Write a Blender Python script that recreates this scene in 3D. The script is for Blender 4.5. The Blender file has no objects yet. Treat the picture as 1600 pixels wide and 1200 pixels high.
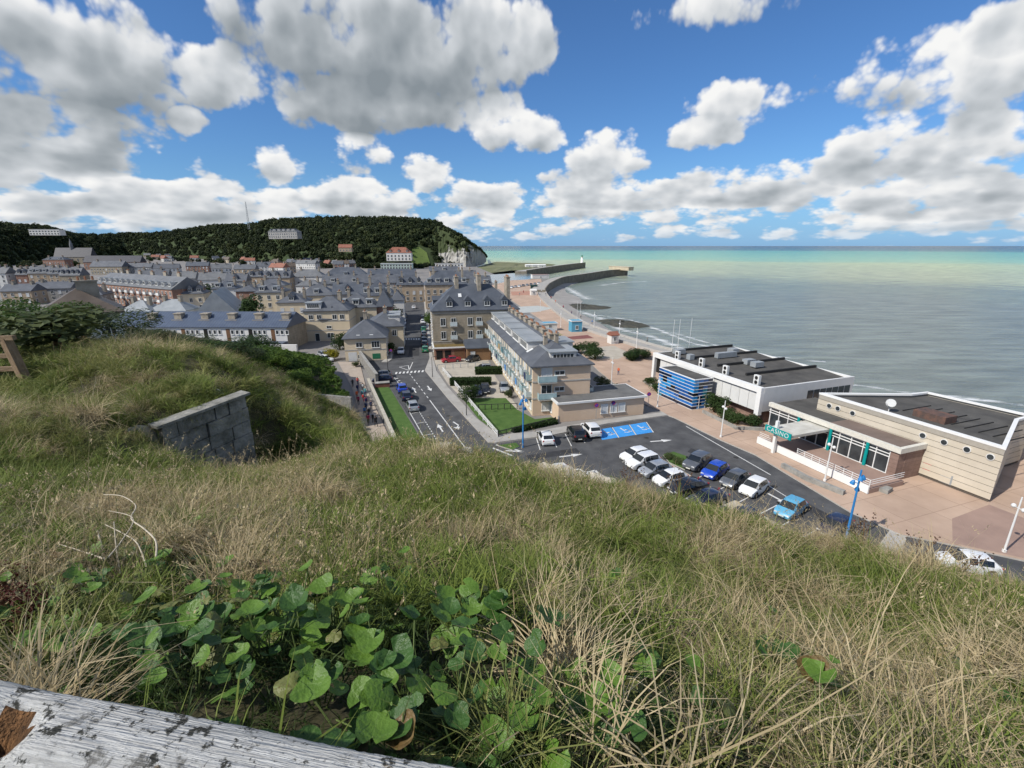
import bpy, bmesh, math, random
import numpy as np
from mathutils import Vector, Matrix
R = math.radians
random.seed(7); rng = np.random.default_rng(7)
sc = bpy.context.scene
col = sc.collection

# ---------------------------------------------------------------- camera
CAMZ = 26.0; FPX = 740.0; PITCH = math.atan(216.0/FPX)
cam = bpy.data.cameras.new('camera'); camo = bpy.data.objects.new('camera', cam); col.objects.link(camo)
camo.location = (0, 0, CAMZ); camo.rotation_euler = (math.pi/2-PITCH, 0, 0)
cam.sensor_fit = 'HORIZONTAL'; cam.sensor_width = 36.0; cam.lens = FPX/1600*36
cam.clip_start = 0.05; cam.clip_end = 120000
sc.camera = camo
CP, SP = math.cos(PITCH), math.sin(PITCH)
def ray(x, y):
    dx, dy = (x-800)/FPX, (y-600)/FPX
    return dx, CP-SP*dy, -(SP+CP*dy)
def P(x, y, z=0.0):                      # where the sight line of a photograph point meets height z
    a, b, c = ray(x, y); t = (z-CAMZ)/c
    return Vector((a*t, b*t, z))
def PY(x, y, Y):
    a, b, c = ray(x, y); t = Y/b
    return Vector((a*t, Y, CAMZ+c*t))

# ---------------------------------------------------------------- render + view
sc.render.engine = 'CYCLES'
sc.cycles.use_denoising = True
sc.cycles.use_adaptive_sampling = True; sc.cycles.adaptive_threshold = 0.02
sc.cycles.max_bounces = 5; sc.cycles.diffuse_bounces = 2; sc.cycles.glossy_bounces = 2
sc.cycles.transmission_bounces = 2; sc.cycles.transparent_max_bounces = 6
sc.cycles.caustics_reflective = False; sc.cycles.caustics_refractive = False
sc.view_settings.view_transform = 'Standard'; sc.view_settings.look = 'None'
sc.view_settings.gamma = 1.0; sc.view_settings.use_curve_mapping = False
sc.view_settings.exposure = 0.12

# ---------------------------------------------------------------- sun and sky
SUN_AZ = math.atan2(-0.85, -0.50)        # direction towards the sun, measured from +Y to +X
SUN_EL = R(43)
sd = Vector((math.sin(SUN_AZ)*math.cos(SUN_EL), math.cos(SUN_AZ)*math.cos(SUN_EL), math.sin(SUN_EL)))
sl = bpy.data.lights.new('sun', 'SUN'); sl.energy = 4.4; sl.angle = R(0.5); sl.color = (1.0, 0.95, 0.87)
so = bpy.data.objects.new('sun', sl); col.objects.link(so)
so.rotation_euler = (-sd).to_track_quat('-Z', 'Y').to_euler()

world = bpy.data.worlds.new('World'); sc.world = world; world.use_nodes = True
nt = world.node_tree; N = nt.nodes; L = nt.links
for n in list(N): N.remove(n)
def nd(t, **k):
    n = N.new(t)
    for a, b in k.items(): setattr(n, a, b)
    return n
def setin(n, i, v):
    if hasattr(v, 'is_output') or isinstance(v, bpy.types.NodeSocket): L.new(v, n.inputs[i])
    else: n.inputs[i].default_value = v
def m_(op, a, b=None, c=None, clamp=False):
    n = nd('ShaderNodeMath', operation=op, use_clamp=clamp)
    setin(n, 0, a)
    if b is not None: setin(n, 1, b)
    if c is not None: setin(n, 2, c)
    return n.outputs[0]
def vm_(op, a, b=None, c=None):
    n = nd('ShaderNodeVectorMath', operation=op)
    setin(n, 0, a)
    if b is not None: setin(n, 1, b)
    if c is not None: setin(n, 2, c)
    return n.outputs['Value'] if op in ('DOT_PRODUCT', 'LENGTH') else n.outputs[0]
def mr_(v, a, b, c, d, smooth=False):
    n = nd('ShaderNodeMapRange'); n.interpolation_type = 'SMOOTHSTEP' if smooth else 'LINEAR'
    setin(n, 0, v)
    for i, q in enumerate((a, b, c, d)): n.inputs[i+1].default_value = q
    return n.outputs[0]
def mixc(f, a, b):
    n = nd('ShaderNodeMix'); n.data_type = 'RGBA'; setin(n, 0, f); setin(n, 6, a); setin(n, 7, b)
    return n.outputs[2]
skyt = nd('ShaderNodeTexSky'); skyt.sky_type = 'NISHITA'; skyt.sun_disc = False
skyt.sun_elevation = SUN_EL; skyt.sun_rotation = SUN_AZ; skyt.air_density = 1.0; skyt.dust_density = 0.4; skyt.ozone_density = 2.5
skyt.altitude = 30
tc = nd('ShaderNodeTexCoord'); sep = nd('ShaderNodeSeparateXYZ'); L.new(tc.outputs['Generated'], sep.inputs[0])
az = m_('MULTIPLY', m_('ARCTAN2', sep.outputs[0], sep.outputs[1]), 57.2958)
el = m_('MULTIPLY', m_('ARCSINE', sep.outputs[2]), 57.2958)
# cloud texture space: features shrink towards the horizon
elw = m_('MULTIPLY', m_('LOGARITHM', m_('ADD', m_('MAXIMUM', el, 0.0), 7.0), 2.71828), 14.0)
cv = nd('ShaderNodeCombineXYZ'); L.new(m_('MULTIPLY', az, 0.62), cv.inputs[0]); L.new(elw, cv.inputs[1]); cv.inputs[2].default_value = 3.3
def noise(vec, s, det, rough, off=0.0, dist=0.0):
    n = nd('ShaderNodeTexNoise'); n.inputs['Scale'].default_value = s; n.inputs['Detail'].default_value = det
    n.inputs['Roughness'].default_value = rough; n.inputs['Distortion'].default_value = dist
    L.new(vm_('ADD', vec, (off, off*0.7, off)), n.inputs['Vector']); return n.outputs['Fac']
def billow(vec, s, det, off=0.0):
    n = nd('ShaderNodeTexVoronoi'); n.voronoi_dimensions = '2D'; n.feature = 'SMOOTH_F1'; n.inputs['Scale'].default_value = s; n.inputs['Detail'].default_value = det; n.inputs['Roughness'].default_value = .5; n.inputs['Lacunarity'].default_value = 2.2; n.inputs['Smoothness'].default_value = .35
    L.new(vm_('ADD', vec, (off, off*0.7, 0)), n.inputs['Vector']); return n.outputs['Distance']
n_big = noise(cv.outputs[0], 0.16, 2.0, 0.5, 5.1)
n_fine = noise(cv.outputs[0], 0.36, 6.0, 0.55, 1.7, 0.2)
warp = cv.outputs[0]
b0 = billow(warp, .34, 3.0, 2.0)
b1 = billow(vm_('ADD', warp, (-.45, .55, 0.0)), .34, 2.0, 2.0)
n_mid = m_('ADD', m_('MULTIPLY', n_fine, .62), m_('MULTIPLY_ADD', b0, -.55, .44))
n_soft = noise(cv.outputs[0], 0.30, 2.0, 0.45, 1.7)
n_up = noise(vm_('ADD', cv.outputs[0], (-0.6, 0.9, 0.0)), 0.30, 2.0, 0.45, 1.7)
ae = nd('ShaderNodeCombineXYZ'); L.new(az, ae.inputs[0]); L.new(el, ae.inputs[1])
def azel(x, y):
    a, b, c = ray(x, y); return math.degrees(math.atan2(a, b)), math.degrees(math.atan2(c, math.hypot(a, b)))
# the cumulus of the photograph: centre, radii, weight, how grey the base is
CL = [(610, 65, 320, 165, 1.25, .74), (560, 175, 170, 55, .9, .75), (120, 95, 270, 150, 1.15, .70), (90, 215, 220, 62, 1.0, .62),
      (350, 125, 75, 65, 1.0, .15), (295, 190, 36, 26, .8, .2), (430, 250, 70, 44, 1.0, .15), (560, 240, 70, 34, .9, .3),
      (668, 258, 50, 48, 1.0, .2), (800, 200, 105, 58, 1.05, .25), (815, 60, 60, 90, .8, .2), (930, 258, 100, 66, 1.1, .25),
      (1150, 165, 105, 66, 1.1, .3), (1090, 215, 80, 34, .9, .3), (1110, 15, 150, 55, .9, .4), (1400, 105, 115, 85, 1.1, .25),
      (1530, 120, 130, 110, 1.1, .3), (1590, 20, 90, 70, .8, .4), (1360, 235, 110, 60, 1.1, .3), (1520, 235, 140, 60, 1.0, .4),
      (760, 310, 70, 34, .9, .2), (1180, 285, 170, 42, .95, .3), (1000, 305, 150, 26, .8, .3), (560, 310, 110, 34, .95, .3), (300, 315, 200, 38, .95, .35),
      (70, 290, 150, 50, 1.0, .4), (1480, 310, 200, 38, .9, .4)]
W = None; A = None
for (x, y, rx, ry, wt, gb) in CL:
    a0, e0 = azel(x, y); a1, _ = azel(x+rx, y); a2, _ = azel(x-rx, y); _, e1 = azel(x, y-ry); _, e2 = azel(x, y+ry)
    sx, sy = 2/(a1-a2), 2/(e1-e2)
    q = vm_('MULTIPLY_ADD', ae.outputs[0], (sx, sy, 0), (-a0*sx, -e0*sy, 0))
    r2 = vm_('DOT_PRODUCT', q, q)
    w = m_('MULTIPLY_ADD', r2, -wt, wt, clamp=False)
    w = m_('MAXIMUM', w, 0.0)
    v = vm_('DOT_PRODUCT', q, (0, 0.68, 0))
    g = m_('MULTIPLY', w, m_('ADD', v, 1.0-gb))
    W = w if W is None else m_('ADD', W, w); A = g if A is None else m_('ADD', A, g)
gen = mr_(n_big, .40, .62, 0.0, .9)                                    # the same kind of cloud goes on all round
outf = m_('MAXIMUM', mr_(m_('ABSOLUTE', az), 44, 60, 0, 1, True), mr_(el, 24, 34, 0, 1, True))
genw = m_('MULTIPLY', gen, outf)
band = m_('MULTIPLY', mr_(el, -0.2, 1.2, 0, 1, True), mr_(el, 4.0, 9.0, .66, 0, True))
Wt = m_('ADD', m_('ADD', W, genw), band)
At = m_('ADD', A, m_('MULTIPLY', m_('ADD', genw, band), .68))
val = m_('DIVIDE', At, m_('ADD', Wt, 0.02))
F = m_('ADD', m_('MULTIPLY', m_('MINIMUM', Wt, 1.1), 1.25), m_('MULTIPLY_ADD', n_mid, 2.1, -1.36))
alpha = mr_(F, -0.10, 0.38, 0, 1, True)
relief = m_('ADD', m_('MULTIPLY', m_('SUBTRACT', n_soft, n_up), 1.1), m_('MULTIPLY', m_('SUBTRACT', b1, b0), .38))
thick = mr_(F, 0.15, 1.4, 0.16, -0.14)
lum = m_('ADD', m_('ADD', m_('MULTIPLY', val, .80), .16), m_('ADD', relief, thick), clamp=True)
ccol = nd('ShaderNodeValToRGB'); L.new(lum, ccol.inputs[0])
e = ccol.color_ramp.elements
e[0].position = 0.0; e[0].color = (2.3, 2.65, 2.95, 1)
e[1].position = 1.0; e[1].color = (8.6, 8.6, 8.5, 1)
for p_, c_ in ((.35, (3.6, 3.95, 4.25, 1)), (.65, (5.6, 5.9, 6.2, 1)), (.85, (7.6, 7.7, 7.8, 1))):
    k = ccol.color_ramp.elements.new(p_); k.color = c_
hz = mr_(el, 0.0, 8.0, .55, 0.0, True)
skyc = mixc(hz, skyt.outputs[0], (3.6, 5.2, 7.2, 1))
skyb = nd('ShaderNodeMix'); skyb.data_type = 'RGBA'; skyb.blend_type = 'MULTIPLY'; skyb.inputs[0].default_value = 1.0
L.new(skyc, skyb.inputs[6]); skyb.inputs[7].default_value = (0.50, 0.78, 1.10, 1)
al2 = m_('MULTIPLY', alpha, mr_(el, -0.3, 2.5, .5, 1.0, True))
fin = mixc(al2, skyb.outputs[2], ccol.outputs[0])
bg = nd('ShaderNodeBackground'); L.new(fin, bg.inputs[0]); bg.inputs[1].default_value = 0.1
wo = nd('ShaderNodeOutputWorld'); L.new(bg.outputs[0], wo.inputs[0])
world.cycles.sampling_method = 'MANUAL'; world.cycles.sample_map_resolution = 512

# ---------------------------------------------------------------- material helpers
MATS = {}
def mat(name, c, rough=.8, var=.15, scale=3.0, c2=None, bump=0.0, bscale=None, spec=.3, metal=0.0, det=4.0, space='Object', stretch=None, extra=None):
    if name in MATS: return MATS[name]
    m = bpy.data.materials.new(name); m.use_nodes = True; t = m.node_tree; b = t.nodes['Principled BSDF']
    b.inputs['Roughness'].default_value = rough; b.inputs['Specular IOR Level'].default_value = spec; b.inputs['Metallic'].default_value = metal
    tcn = t.nodes.new('ShaderNodeTexCoord'); vec = tcn.outputs[space] if space != 'World' else t.nodes.new('ShaderNodeNewGeometry').outputs['Position']
    if stretch:
        mp = t.nodes.new('ShaderNodeMapping'); mp.inputs['Scale'].default_value = stretch; t.links.new(vec, mp.inputs[0]); vec = mp.outputs[0]
    n = t.nodes.new('ShaderNodeTexNoise'); n.inputs['Scale'].default_value = scale; n.inputs['Detail'].default_value = det
    n.inputs['Roughness'].default_value = .62
    t.links.new(vec, n.inputs['Vector'])
    mx = t.nodes.new('ShaderNodeMix'); mx.data_type = 'RGBA'
    if c2 is None:
        a = tuple(max(0, x*(1-var)) for x in c); bb = tuple(min(1, x*(1+var)) for x in c)
    else: a, bb = c, c2
    mx.inputs[6].default_value = (*a, 1); mx.inputs[7].default_value = (*bb, 1)
    rm = t.nodes.new('ShaderNodeMapRange'); rm.inputs[1].default_value = .3; rm.inputs[2].default_value = .7
    t.links.new(n.outputs['Fac'], rm.inputs[0]); t.links.new(rm.outputs[0], mx.inputs[0])
    t.links.new(mx.outputs[2], b.inputs['Base Color'])
    if bump:
        bn = t.nodes.new('ShaderNodeBump'); bn.inputs['Strength'].default_value = bump; bn.inputs['Distance'].default_value = .05
        n2 = t.nodes.new('ShaderNodeTexNoise'); n2.inputs['Scale'].default_value = bscale or scale*6; n2.inputs['Detail'].default_value = 4
        t.links.new(vec, n2.inputs['Vector']); t.links.new(n2.outputs['Fac'], bn.inputs['Height']); t.links.new(bn.outputs[0], b.inputs['Normal'])
    if extra: extra(t, b, mx, vec)
    MATS[name] = m; return m
def lines(scale, axis, dark=.75, width=.12):
    # joints or courses: thin darker lines across the material
    def f(t, b, mx, vec):
        s = t.nodes.new('ShaderNodeSeparateXYZ'); t.links.new(vec, s.inputs[0])
        a = t.nodes.new('ShaderNodeMath'); a.operation = 'MULTIPLY'; a.inputs[1].default_value = scale; t.links.new(s.outputs[axis], a.inputs[0])
        fr = t.nodes.new('ShaderNodeMath'); fr.operation = 'FRACT'; t.links.new(a.outputs[0], fr.inputs[0])
        lt = t.nodes.new('ShaderNodeMath'); lt.operation = 'LESS_THAN'; lt.inputs[1].default_value = width; t.links.new(fr.outputs[0], lt.inputs[0])
        mm = t.nodes.new('ShaderNodeMix'); mm.data_type = 'RGBA'; mm.blend_type = 'MULTIPLY'
        t.links.new(lt.outputs[0], mm.inputs[0]); t.links.new(mx.outputs[2], mm.inputs[6]); mm.inputs[7].default_value = (dark, dark, dark, 1)
        t.links.new(mm.outputs[2], b.inputs['Base Color'])
    return f

# ---------------------------------------------------------------- mesh helpers
class MB:
    def __init__(s): s.v = []; s.f = []; s.m = []
    def add(s, vs, fs, mi=0):
        o = len(s.v); s.v += [tuple(v) for v in vs]; s.f += [tuple(i+o for i in f) for f in fs]; s.m += [mi]*len(fs); return s
    def box(s, x0, x1, y0, y1, z0, z1, mi=0, M=None):
        vs = [(x, y, z) for z in (z0, z1) for y in (y0, y1) for x in (x0, x1)]
        if M is not None: vs = [M @ Vector(v) for v in vs]
        return s.add(vs, [(0, 2, 3, 1), (4, 5, 7, 6), (0, 1, 5, 4), (1, 3, 7, 5), (3, 2, 6, 7), (2, 0, 4, 6)], mi)
    def prism(s, poly, z0, z1, mi=0, mtop=None, bottom=False):
        n = len(poly); a = sum(poly[i][0]*poly[(i+1) % n][1]-poly[(i+1) % n][0]*poly[i][1] for i in range(n))
        if a < 0: poly = poly[::-1]
        vs = [(p[0], p[1], z0) for p in poly]+[(p[0], p[1], z1) for p in poly]
        s.add(vs, [(i, (i+1) % n, n+(i+1) % n, n+i) for i in range(n)], mi)
        s.add([(p[0], p[1], z1) for p in poly], [tuple(range(n))], mi if mtop is None else mtop)
        if bottom: s.add([(p[0], p[1], z0) for p in poly], [tuple(range(n))[::-1]], mi)
        return s
    def tube(s, pts, rad, seg=8, mi=0, cap=True):
        pts = [Vector(p) for p in pts]; rad = rad if isinstance(rad, (list, tuple)) else [rad]*len(pts)
        vs = []; fs = []
        for i, p in enumerate(pts):
            d = (pts[min(i+1, len(pts)-1)]-pts[max(i-1, 0)]).normalized()
            a = d.cross(Vector((0, 0, 1)) if abs(d.z) < .9 else Vector((1, 0, 0))).normalized(); b = d.cross(a)
            for k in range(seg):
                t = 2*math.pi*k/seg; vs.append(p+(a*math.cos(t)+b*math.sin(t))*rad[i])
        for i in range(len(pts)-1):
            for k in range(seg): fs.append((i*seg+k, i*seg+(k+1) % seg, (i+1)*seg+(k+1) % seg, (i+1)*seg+k))
        if cap: fs.append(tuple(range(seg))[::-1]); fs.append(tuple((len(pts)-1)*seg+k for k in range(seg)))
        return s.add(vs, fs, mi)
    def ball(s, c, r, mi=0, seg=10, rings=6):
        vs = []; fs = []
        rr = r if isinstance(r, (tuple, list)) else (r, r, r)
        for i in range(rings+1):
            ph = math.pi*i/rings
            for k in range(seg):
                t = 2*math.pi*k/seg; vs.append((c[0]+rr[0]*math.sin(ph)*math.cos(t), c[1]+rr[1]*math.sin(ph)*math.sin(t), c[2]+rr[2]*math.cos(ph)))
        for i in range(rings):
            for k in range(seg): fs.append((i*seg+k, (i+1)*seg+k, (i+1)*seg+(k+1) % seg, i*seg+(k+1) % seg))
        return s.add(vs, fs, mi)
    def mesh(s, name, mats, smooth=False):
        me = bpy.data.meshes.new(name); me.from_pydata(s.v, [], s.f)
        for m in (mats if isinstance(mats, (list, tuple)) else [mats]): me.materials.append(m)
        me.polygons.foreach_set('material_index', s.m)
        if smooth: me.polygons.foreach_set('use_smooth', [True]*len(s.f))
        me.update(); return me
    def build(s, name, mats, parent=None, smooth=False):
        return obj(name, s.mesh(name, mats, smooth), parent)
def obj(name, me, parent=None, loc=None, rz=None):
    o = bpy.data.objects.new(name, me); col.objects.link(o)
    if parent is not None: o.parent = parent
    if loc is not None: o.location = loc
    if rz is not None: o.rotation_euler = (0, 0, rz)
    return o
def tag(o, label=None, cat=None, group=None, kind=None):
    if label: o['label'] = label
    if cat: o['category'] = cat
    if group: o['group'] = group
    if kind: o['kind'] = kind
    return o
def thing(name, label, cat, loc=(0, 0, 0), rz=0.0, group=None):
    return tag(obj(name, None, None, loc, rz), label, cat, group)
def copy_tree(o, parent=None, label=None, group=None):
    c = o.copy(); col.objects.link(c); c.parent = parent
    if label: c['label'] = label
    if group: c['group'] = group
    for ch in o.children: copy_tree(ch, c)
    return c
def sheet(name, pix, z, m, parent=None, kind='structure'):
    pts = [P(x, y, 0) if len(q) == 2 else Vector(q) for q in pix for (x, y) in [q[:2]]]
    me = bpy.data.meshes.new(name); me.from_pydata([(p.x, p.y, z) for p in pts], [], [tuple(range(len(pts)))]); me.materials.append(m)
    me.update()
    if me.polygons[0].normal.z < 0: me.flip_normals()
    o = obj(name, me, parent)
    if kind and parent is None: o['kind'] = kind
    return o
def slab(name, pix, z0, z1, mats, parent=None, mtop=1):
    pts = [(P(x, y, 0).x, P(x, y, 0).y) for x, y in pix]
    o = MB().prism(pts, z0, z1, 0, mtop).build(name, mats, parent)
    if parent is None: o['kind'] = 'structure'
    return o
def instancer(name, src, pts, rot, scl, mats=None, label=None, cat=None):
    # one stuff object: the source mesh repeated on points with own turn and size
    me = bpy.data.meshes.new(name); pts = np.asarray(pts, 'f'); n = len(pts)
    me.vertices.add(n); me.vertices.foreach_set('co', pts.ravel())
    a = me.attributes.new('rot', 'FLOAT_VECTOR', 'POINT'); a.data.foreach_set('vector', np.asarray(rot, 'f').ravel())
    a = me.attributes.new('scl', 'FLOAT_VECTOR', 'POINT'); a.data.foreach_set('vector', np.asarray(scl, 'f').ravel())
    o = obj(name, me); so_ = bpy.data.objects.new(name+'_source', src)
    g = bpy.data.node_groups.new(name, 'GeometryNodeTree')
    g.interface.new_socket('Geometry', in_out='INPUT', socket_type='NodeSocketGeometry'); g.interface.new_socket('Geometry', in_out='OUTPUT', socket_type='NodeSocketGeometry')
    gi = g.nodes.new('NodeGroupInput'); go = g.nodes.new('NodeGroupOutput')
    oi = g.nodes.new('GeometryNodeObjectInfo'); oi.inputs['Object'].default_value = so_
    ip = g.nodes.new('GeometryNodeInstanceOnPoints')
    r_ = g.nodes.new('GeometryNodeInputNamedAttribute'); r_.data_type = 'FLOAT_VECTOR'; r_.inputs[0].default_value = 'rot'
    s_ = g.nodes.new('GeometryNodeInputNamedAttribute'); s_.data_type = 'FLOAT_VECTOR'; s_.inputs[0].default_value = 'scl'
    e2r = g.nodes.new('FunctionNodeEulerToRotation')
    g.links.new(gi.outputs[0], ip.inputs['Points']); g.links.new(oi.outputs['Geometry'], ip.inputs['Instance'])
    g.links.new(r_.outputs[0], e2r.inputs[0]); g.links.new(e2r.outputs[0], ip.inputs['Rotation']); g.links.new(s_.outputs[0], ip.inputs['Scale'])
    g.links.new(ip.outputs[0], go.inputs[0])
    md = o.modifiers.new('spread', 'NODES'); md.node_group = g
    tag(o, label, cat, kind='stuff'); return o
# ================================================================ THE SETTING
ANG = math.atan2(0.20, 0.98)                    # the far street's grid is turned by this
U = Vector((-math.sin(ANG), math.cos(ANG), 0)); V = Vector((math.cos(ANG), math.sin(ANG), 0))
m_asph = mat('asphalt', (.052, .053, .056), .9, c2=(.105, .106, .108), scale=.45, det=12, bump=.2, bscale=30, space='World')
m_pave = mat('pavement_concrete', (.30, .285, .26), .9, c2=(.40, .385, .355), scale=.5, det=8, space='World', bump=.1, bscale=20)
m_kerb = mat('kerb_stone', (.40, .38, .35), .9, var=.12, scale=2, space='World')
m_plaza = mat('pink_paving', (.46, .285, .195), .9, c2=(.56, .36, .255), scale=.22, det=9, space='World', bump=.1, bscale=25)
m_plaza2 = mat('brown_paving', (.27, .185, .15), .9, c2=(.36, .25, .20), scale=.3, det=9, space='World', bump=.1, bscale=25)
m_white = mat('road_paint', (.72, .72, .70), .8, c2=(.50, .50, .48), scale=4, det=8, space='World')
m_bluep = mat('blue_bay_paint', (.03, .24, .62), .8, c2=(.07, .32, .70), scale=1.2, det=6, space='World')
m_town = mat('town_ground', (.17, .16, .15), .95, c2=(.26, .245, .23), scale=.08, det=8, space='World')
m_court = mat('courtyard_gravel', (.36, .32, .26), .95, c2=(.46, .42, .35), scale=.6, det=8, space='World', bump=.2, bscale=30)
m_lawn = mat('lawn', (.045, .095, .018), .95, c2=(.085, .15, .035), scale=.8, det=8, space='World', bump=.6, bscale=14)
m_conc = mat('weathered_concrete', (.20, .195, .18), .95, c2=(.36, .35, .32), scale=1.3, det=9, bump=.4, bscale=14)
m_stone = mat('harbour_stone', (.12, .105, .085), .95, c2=(.24, .215, .17), scale=.25, det=9, space='World', bump=.4, bscale=2)
m_sand = mat('shingle', (.25, .235, .22), .95, c2=(.36, .345, .32), scale=.15, det=10, space='World', bump=.4, bscale=6)
m_rock = mat('dark_wet_rock', (.035, .037, .028), .7, c2=(.085, .08, .06), scale=.5, det=9, space='World', bump=.8, bscale=2)

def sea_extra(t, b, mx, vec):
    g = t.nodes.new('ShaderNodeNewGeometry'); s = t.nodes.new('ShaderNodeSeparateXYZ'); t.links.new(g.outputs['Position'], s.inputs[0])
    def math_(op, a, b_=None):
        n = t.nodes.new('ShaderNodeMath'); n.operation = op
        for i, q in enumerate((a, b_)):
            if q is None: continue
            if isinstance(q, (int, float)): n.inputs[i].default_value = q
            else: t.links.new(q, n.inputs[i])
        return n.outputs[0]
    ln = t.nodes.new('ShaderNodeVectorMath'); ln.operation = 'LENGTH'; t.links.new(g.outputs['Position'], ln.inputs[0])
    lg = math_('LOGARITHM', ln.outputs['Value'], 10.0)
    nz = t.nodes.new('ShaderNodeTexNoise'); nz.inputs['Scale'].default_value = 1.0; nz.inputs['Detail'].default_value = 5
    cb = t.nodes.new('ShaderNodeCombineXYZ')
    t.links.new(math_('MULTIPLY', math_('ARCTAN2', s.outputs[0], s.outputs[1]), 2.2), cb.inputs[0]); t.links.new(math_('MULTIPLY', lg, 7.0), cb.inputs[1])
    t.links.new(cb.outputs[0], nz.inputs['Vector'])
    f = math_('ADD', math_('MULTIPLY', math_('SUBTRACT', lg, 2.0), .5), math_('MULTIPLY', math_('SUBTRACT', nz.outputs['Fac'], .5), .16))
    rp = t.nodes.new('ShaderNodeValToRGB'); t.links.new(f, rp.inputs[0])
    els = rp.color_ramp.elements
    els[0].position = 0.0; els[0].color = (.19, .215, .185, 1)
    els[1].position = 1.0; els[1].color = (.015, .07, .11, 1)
    for p_, c_ in ((.26, (.18, .21, .18)), (.32, (.19, .23, .18)), (.41, (.38, .42, .25)), (.50, (.42, .50, .27)), (.57, (.22, .46, .31)), (.72, (.12, .38, .29)), (.80, (.04, .15, .17))):  # bands mix water depth and silt with cloud shadow painted into the colour
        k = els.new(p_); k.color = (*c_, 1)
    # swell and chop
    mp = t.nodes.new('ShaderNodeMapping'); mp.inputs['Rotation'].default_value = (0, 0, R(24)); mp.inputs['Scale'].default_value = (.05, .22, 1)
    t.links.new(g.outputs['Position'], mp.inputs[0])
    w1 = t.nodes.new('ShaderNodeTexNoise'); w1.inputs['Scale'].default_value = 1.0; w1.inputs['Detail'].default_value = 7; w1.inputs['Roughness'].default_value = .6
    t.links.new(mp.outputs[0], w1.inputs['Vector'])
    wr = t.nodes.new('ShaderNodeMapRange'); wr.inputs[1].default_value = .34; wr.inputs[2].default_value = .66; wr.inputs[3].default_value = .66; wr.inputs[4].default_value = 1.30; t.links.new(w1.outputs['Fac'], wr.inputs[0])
    sc_c = t.nodes.new('ShaderNodeVectorMath'); sc_c.operation = 'SCALE'; t.links.new(rp.outputs[0], sc_c.inputs[0]); t.links.new(wr.outputs[0], sc_c.inputs['Scale']); t.links.new(sc_c.outputs[0], b.inputs['Base Color'])   # crest light and trough shade put into the colour, from the swell noise
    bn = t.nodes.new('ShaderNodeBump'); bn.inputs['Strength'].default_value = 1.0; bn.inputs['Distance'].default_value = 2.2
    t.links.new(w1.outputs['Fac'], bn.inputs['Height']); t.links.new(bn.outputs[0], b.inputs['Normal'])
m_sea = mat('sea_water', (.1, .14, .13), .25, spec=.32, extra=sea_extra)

# ground of the low town, with the sea wall as its edge on the seaward side
SEAZ = -4.0
shore = [P(1700, 700), P(1600, 660), P(1340, 600), P(1200, 572), P(1100, 560), P(1040, 548), P(976, 529), P(912, 508), P(876, 482), P(857, 466), P(851, 456), P(856, 447), P(880, 436)]
shore[0] = Vector((90, 40, 0)); shore[1] = Vector((72, 52, 0)); shore[2] = Vector((62, 74, 0)); shore[3] = Vector((53, 100, 0))
shore = [Vector((110, -60, 0)), Vector((100, 0, 0))]+shore
land = [(p.x, p.y) for p in shore]+[(P(790, 436).x, P(790, 436).y), (P(745, 417).x, P(745, 417).y), (-60, 800), (-100, 1100), (-1500, 1300), (-1500, -60)]
g_ = MB().prism(land, -8, -0.02, 1, 0).build('ground', [m_town, m_stone]); g_['kind'] = 'structure'
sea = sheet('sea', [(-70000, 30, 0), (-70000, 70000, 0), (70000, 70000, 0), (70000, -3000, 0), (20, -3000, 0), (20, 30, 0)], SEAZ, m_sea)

# parapet of the sea wall and its walkway
ww = MB()
def offs(line, d):
    out = []
    for i, p in enumerate(line):
        a = line[max(i-1, 0)]; b = line[min(i+1, len(line)-1)]; t = (b-a).normalized(); out.append(p+Vector((-t.y, t.x, 0))*d)
    return out
pl = shore[4:]
def strip(name, line, d0, d1, z0, z1, m, parent=None):
    A_, B_ = offs(line, d0), offs(line, d1); mb = MB()
    for i in range(len(line)-1):
        q = [A_[i], A_[i+1], B_[i+1], B_[i]]
        mb.add([(p.x, p.y, z0) for p in q]+[(p.x, p.y, z1) for p in q], [(0, 1, 2, 3), (7, 6, 5, 4), (0, 4, 5, 1), (1, 5, 6, 2), (2, 6, 7, 3), (3, 7, 4, 0)])
    return mb.build(name, m, parent)
dense = []
for i in range(len(pl)-1):
    for k in range(4): dense.append(pl[i].lerp(pl[i+1], k/4))
dense.append(pl[-1])
# smooth the curve a little
for _ in range(3): dense = [dense[0]]+[(dense[i-1]+dense[i]*2+dense[i+1])/4 for i in range(1, len(dense)-1)]+[dense[-1]]
sw = thing('sea_wall', 'long pale concrete sea wall with a low parapet along the curving beach', 'sea wall')
strip('parapet', dense, -.35, .05, -.1, .85, m_kerb, sw)
strip('walkway', dense, .06, 4.5, -.015, .35, m_pave, sw)
strip('wall_face', dense, -.9, -.36, -6, -.1, m_stone, sw)
sp_ = strip('inner_parapet', dense, 4.52, 4.8, -.015, .8, m_kerb, sw)

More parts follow.
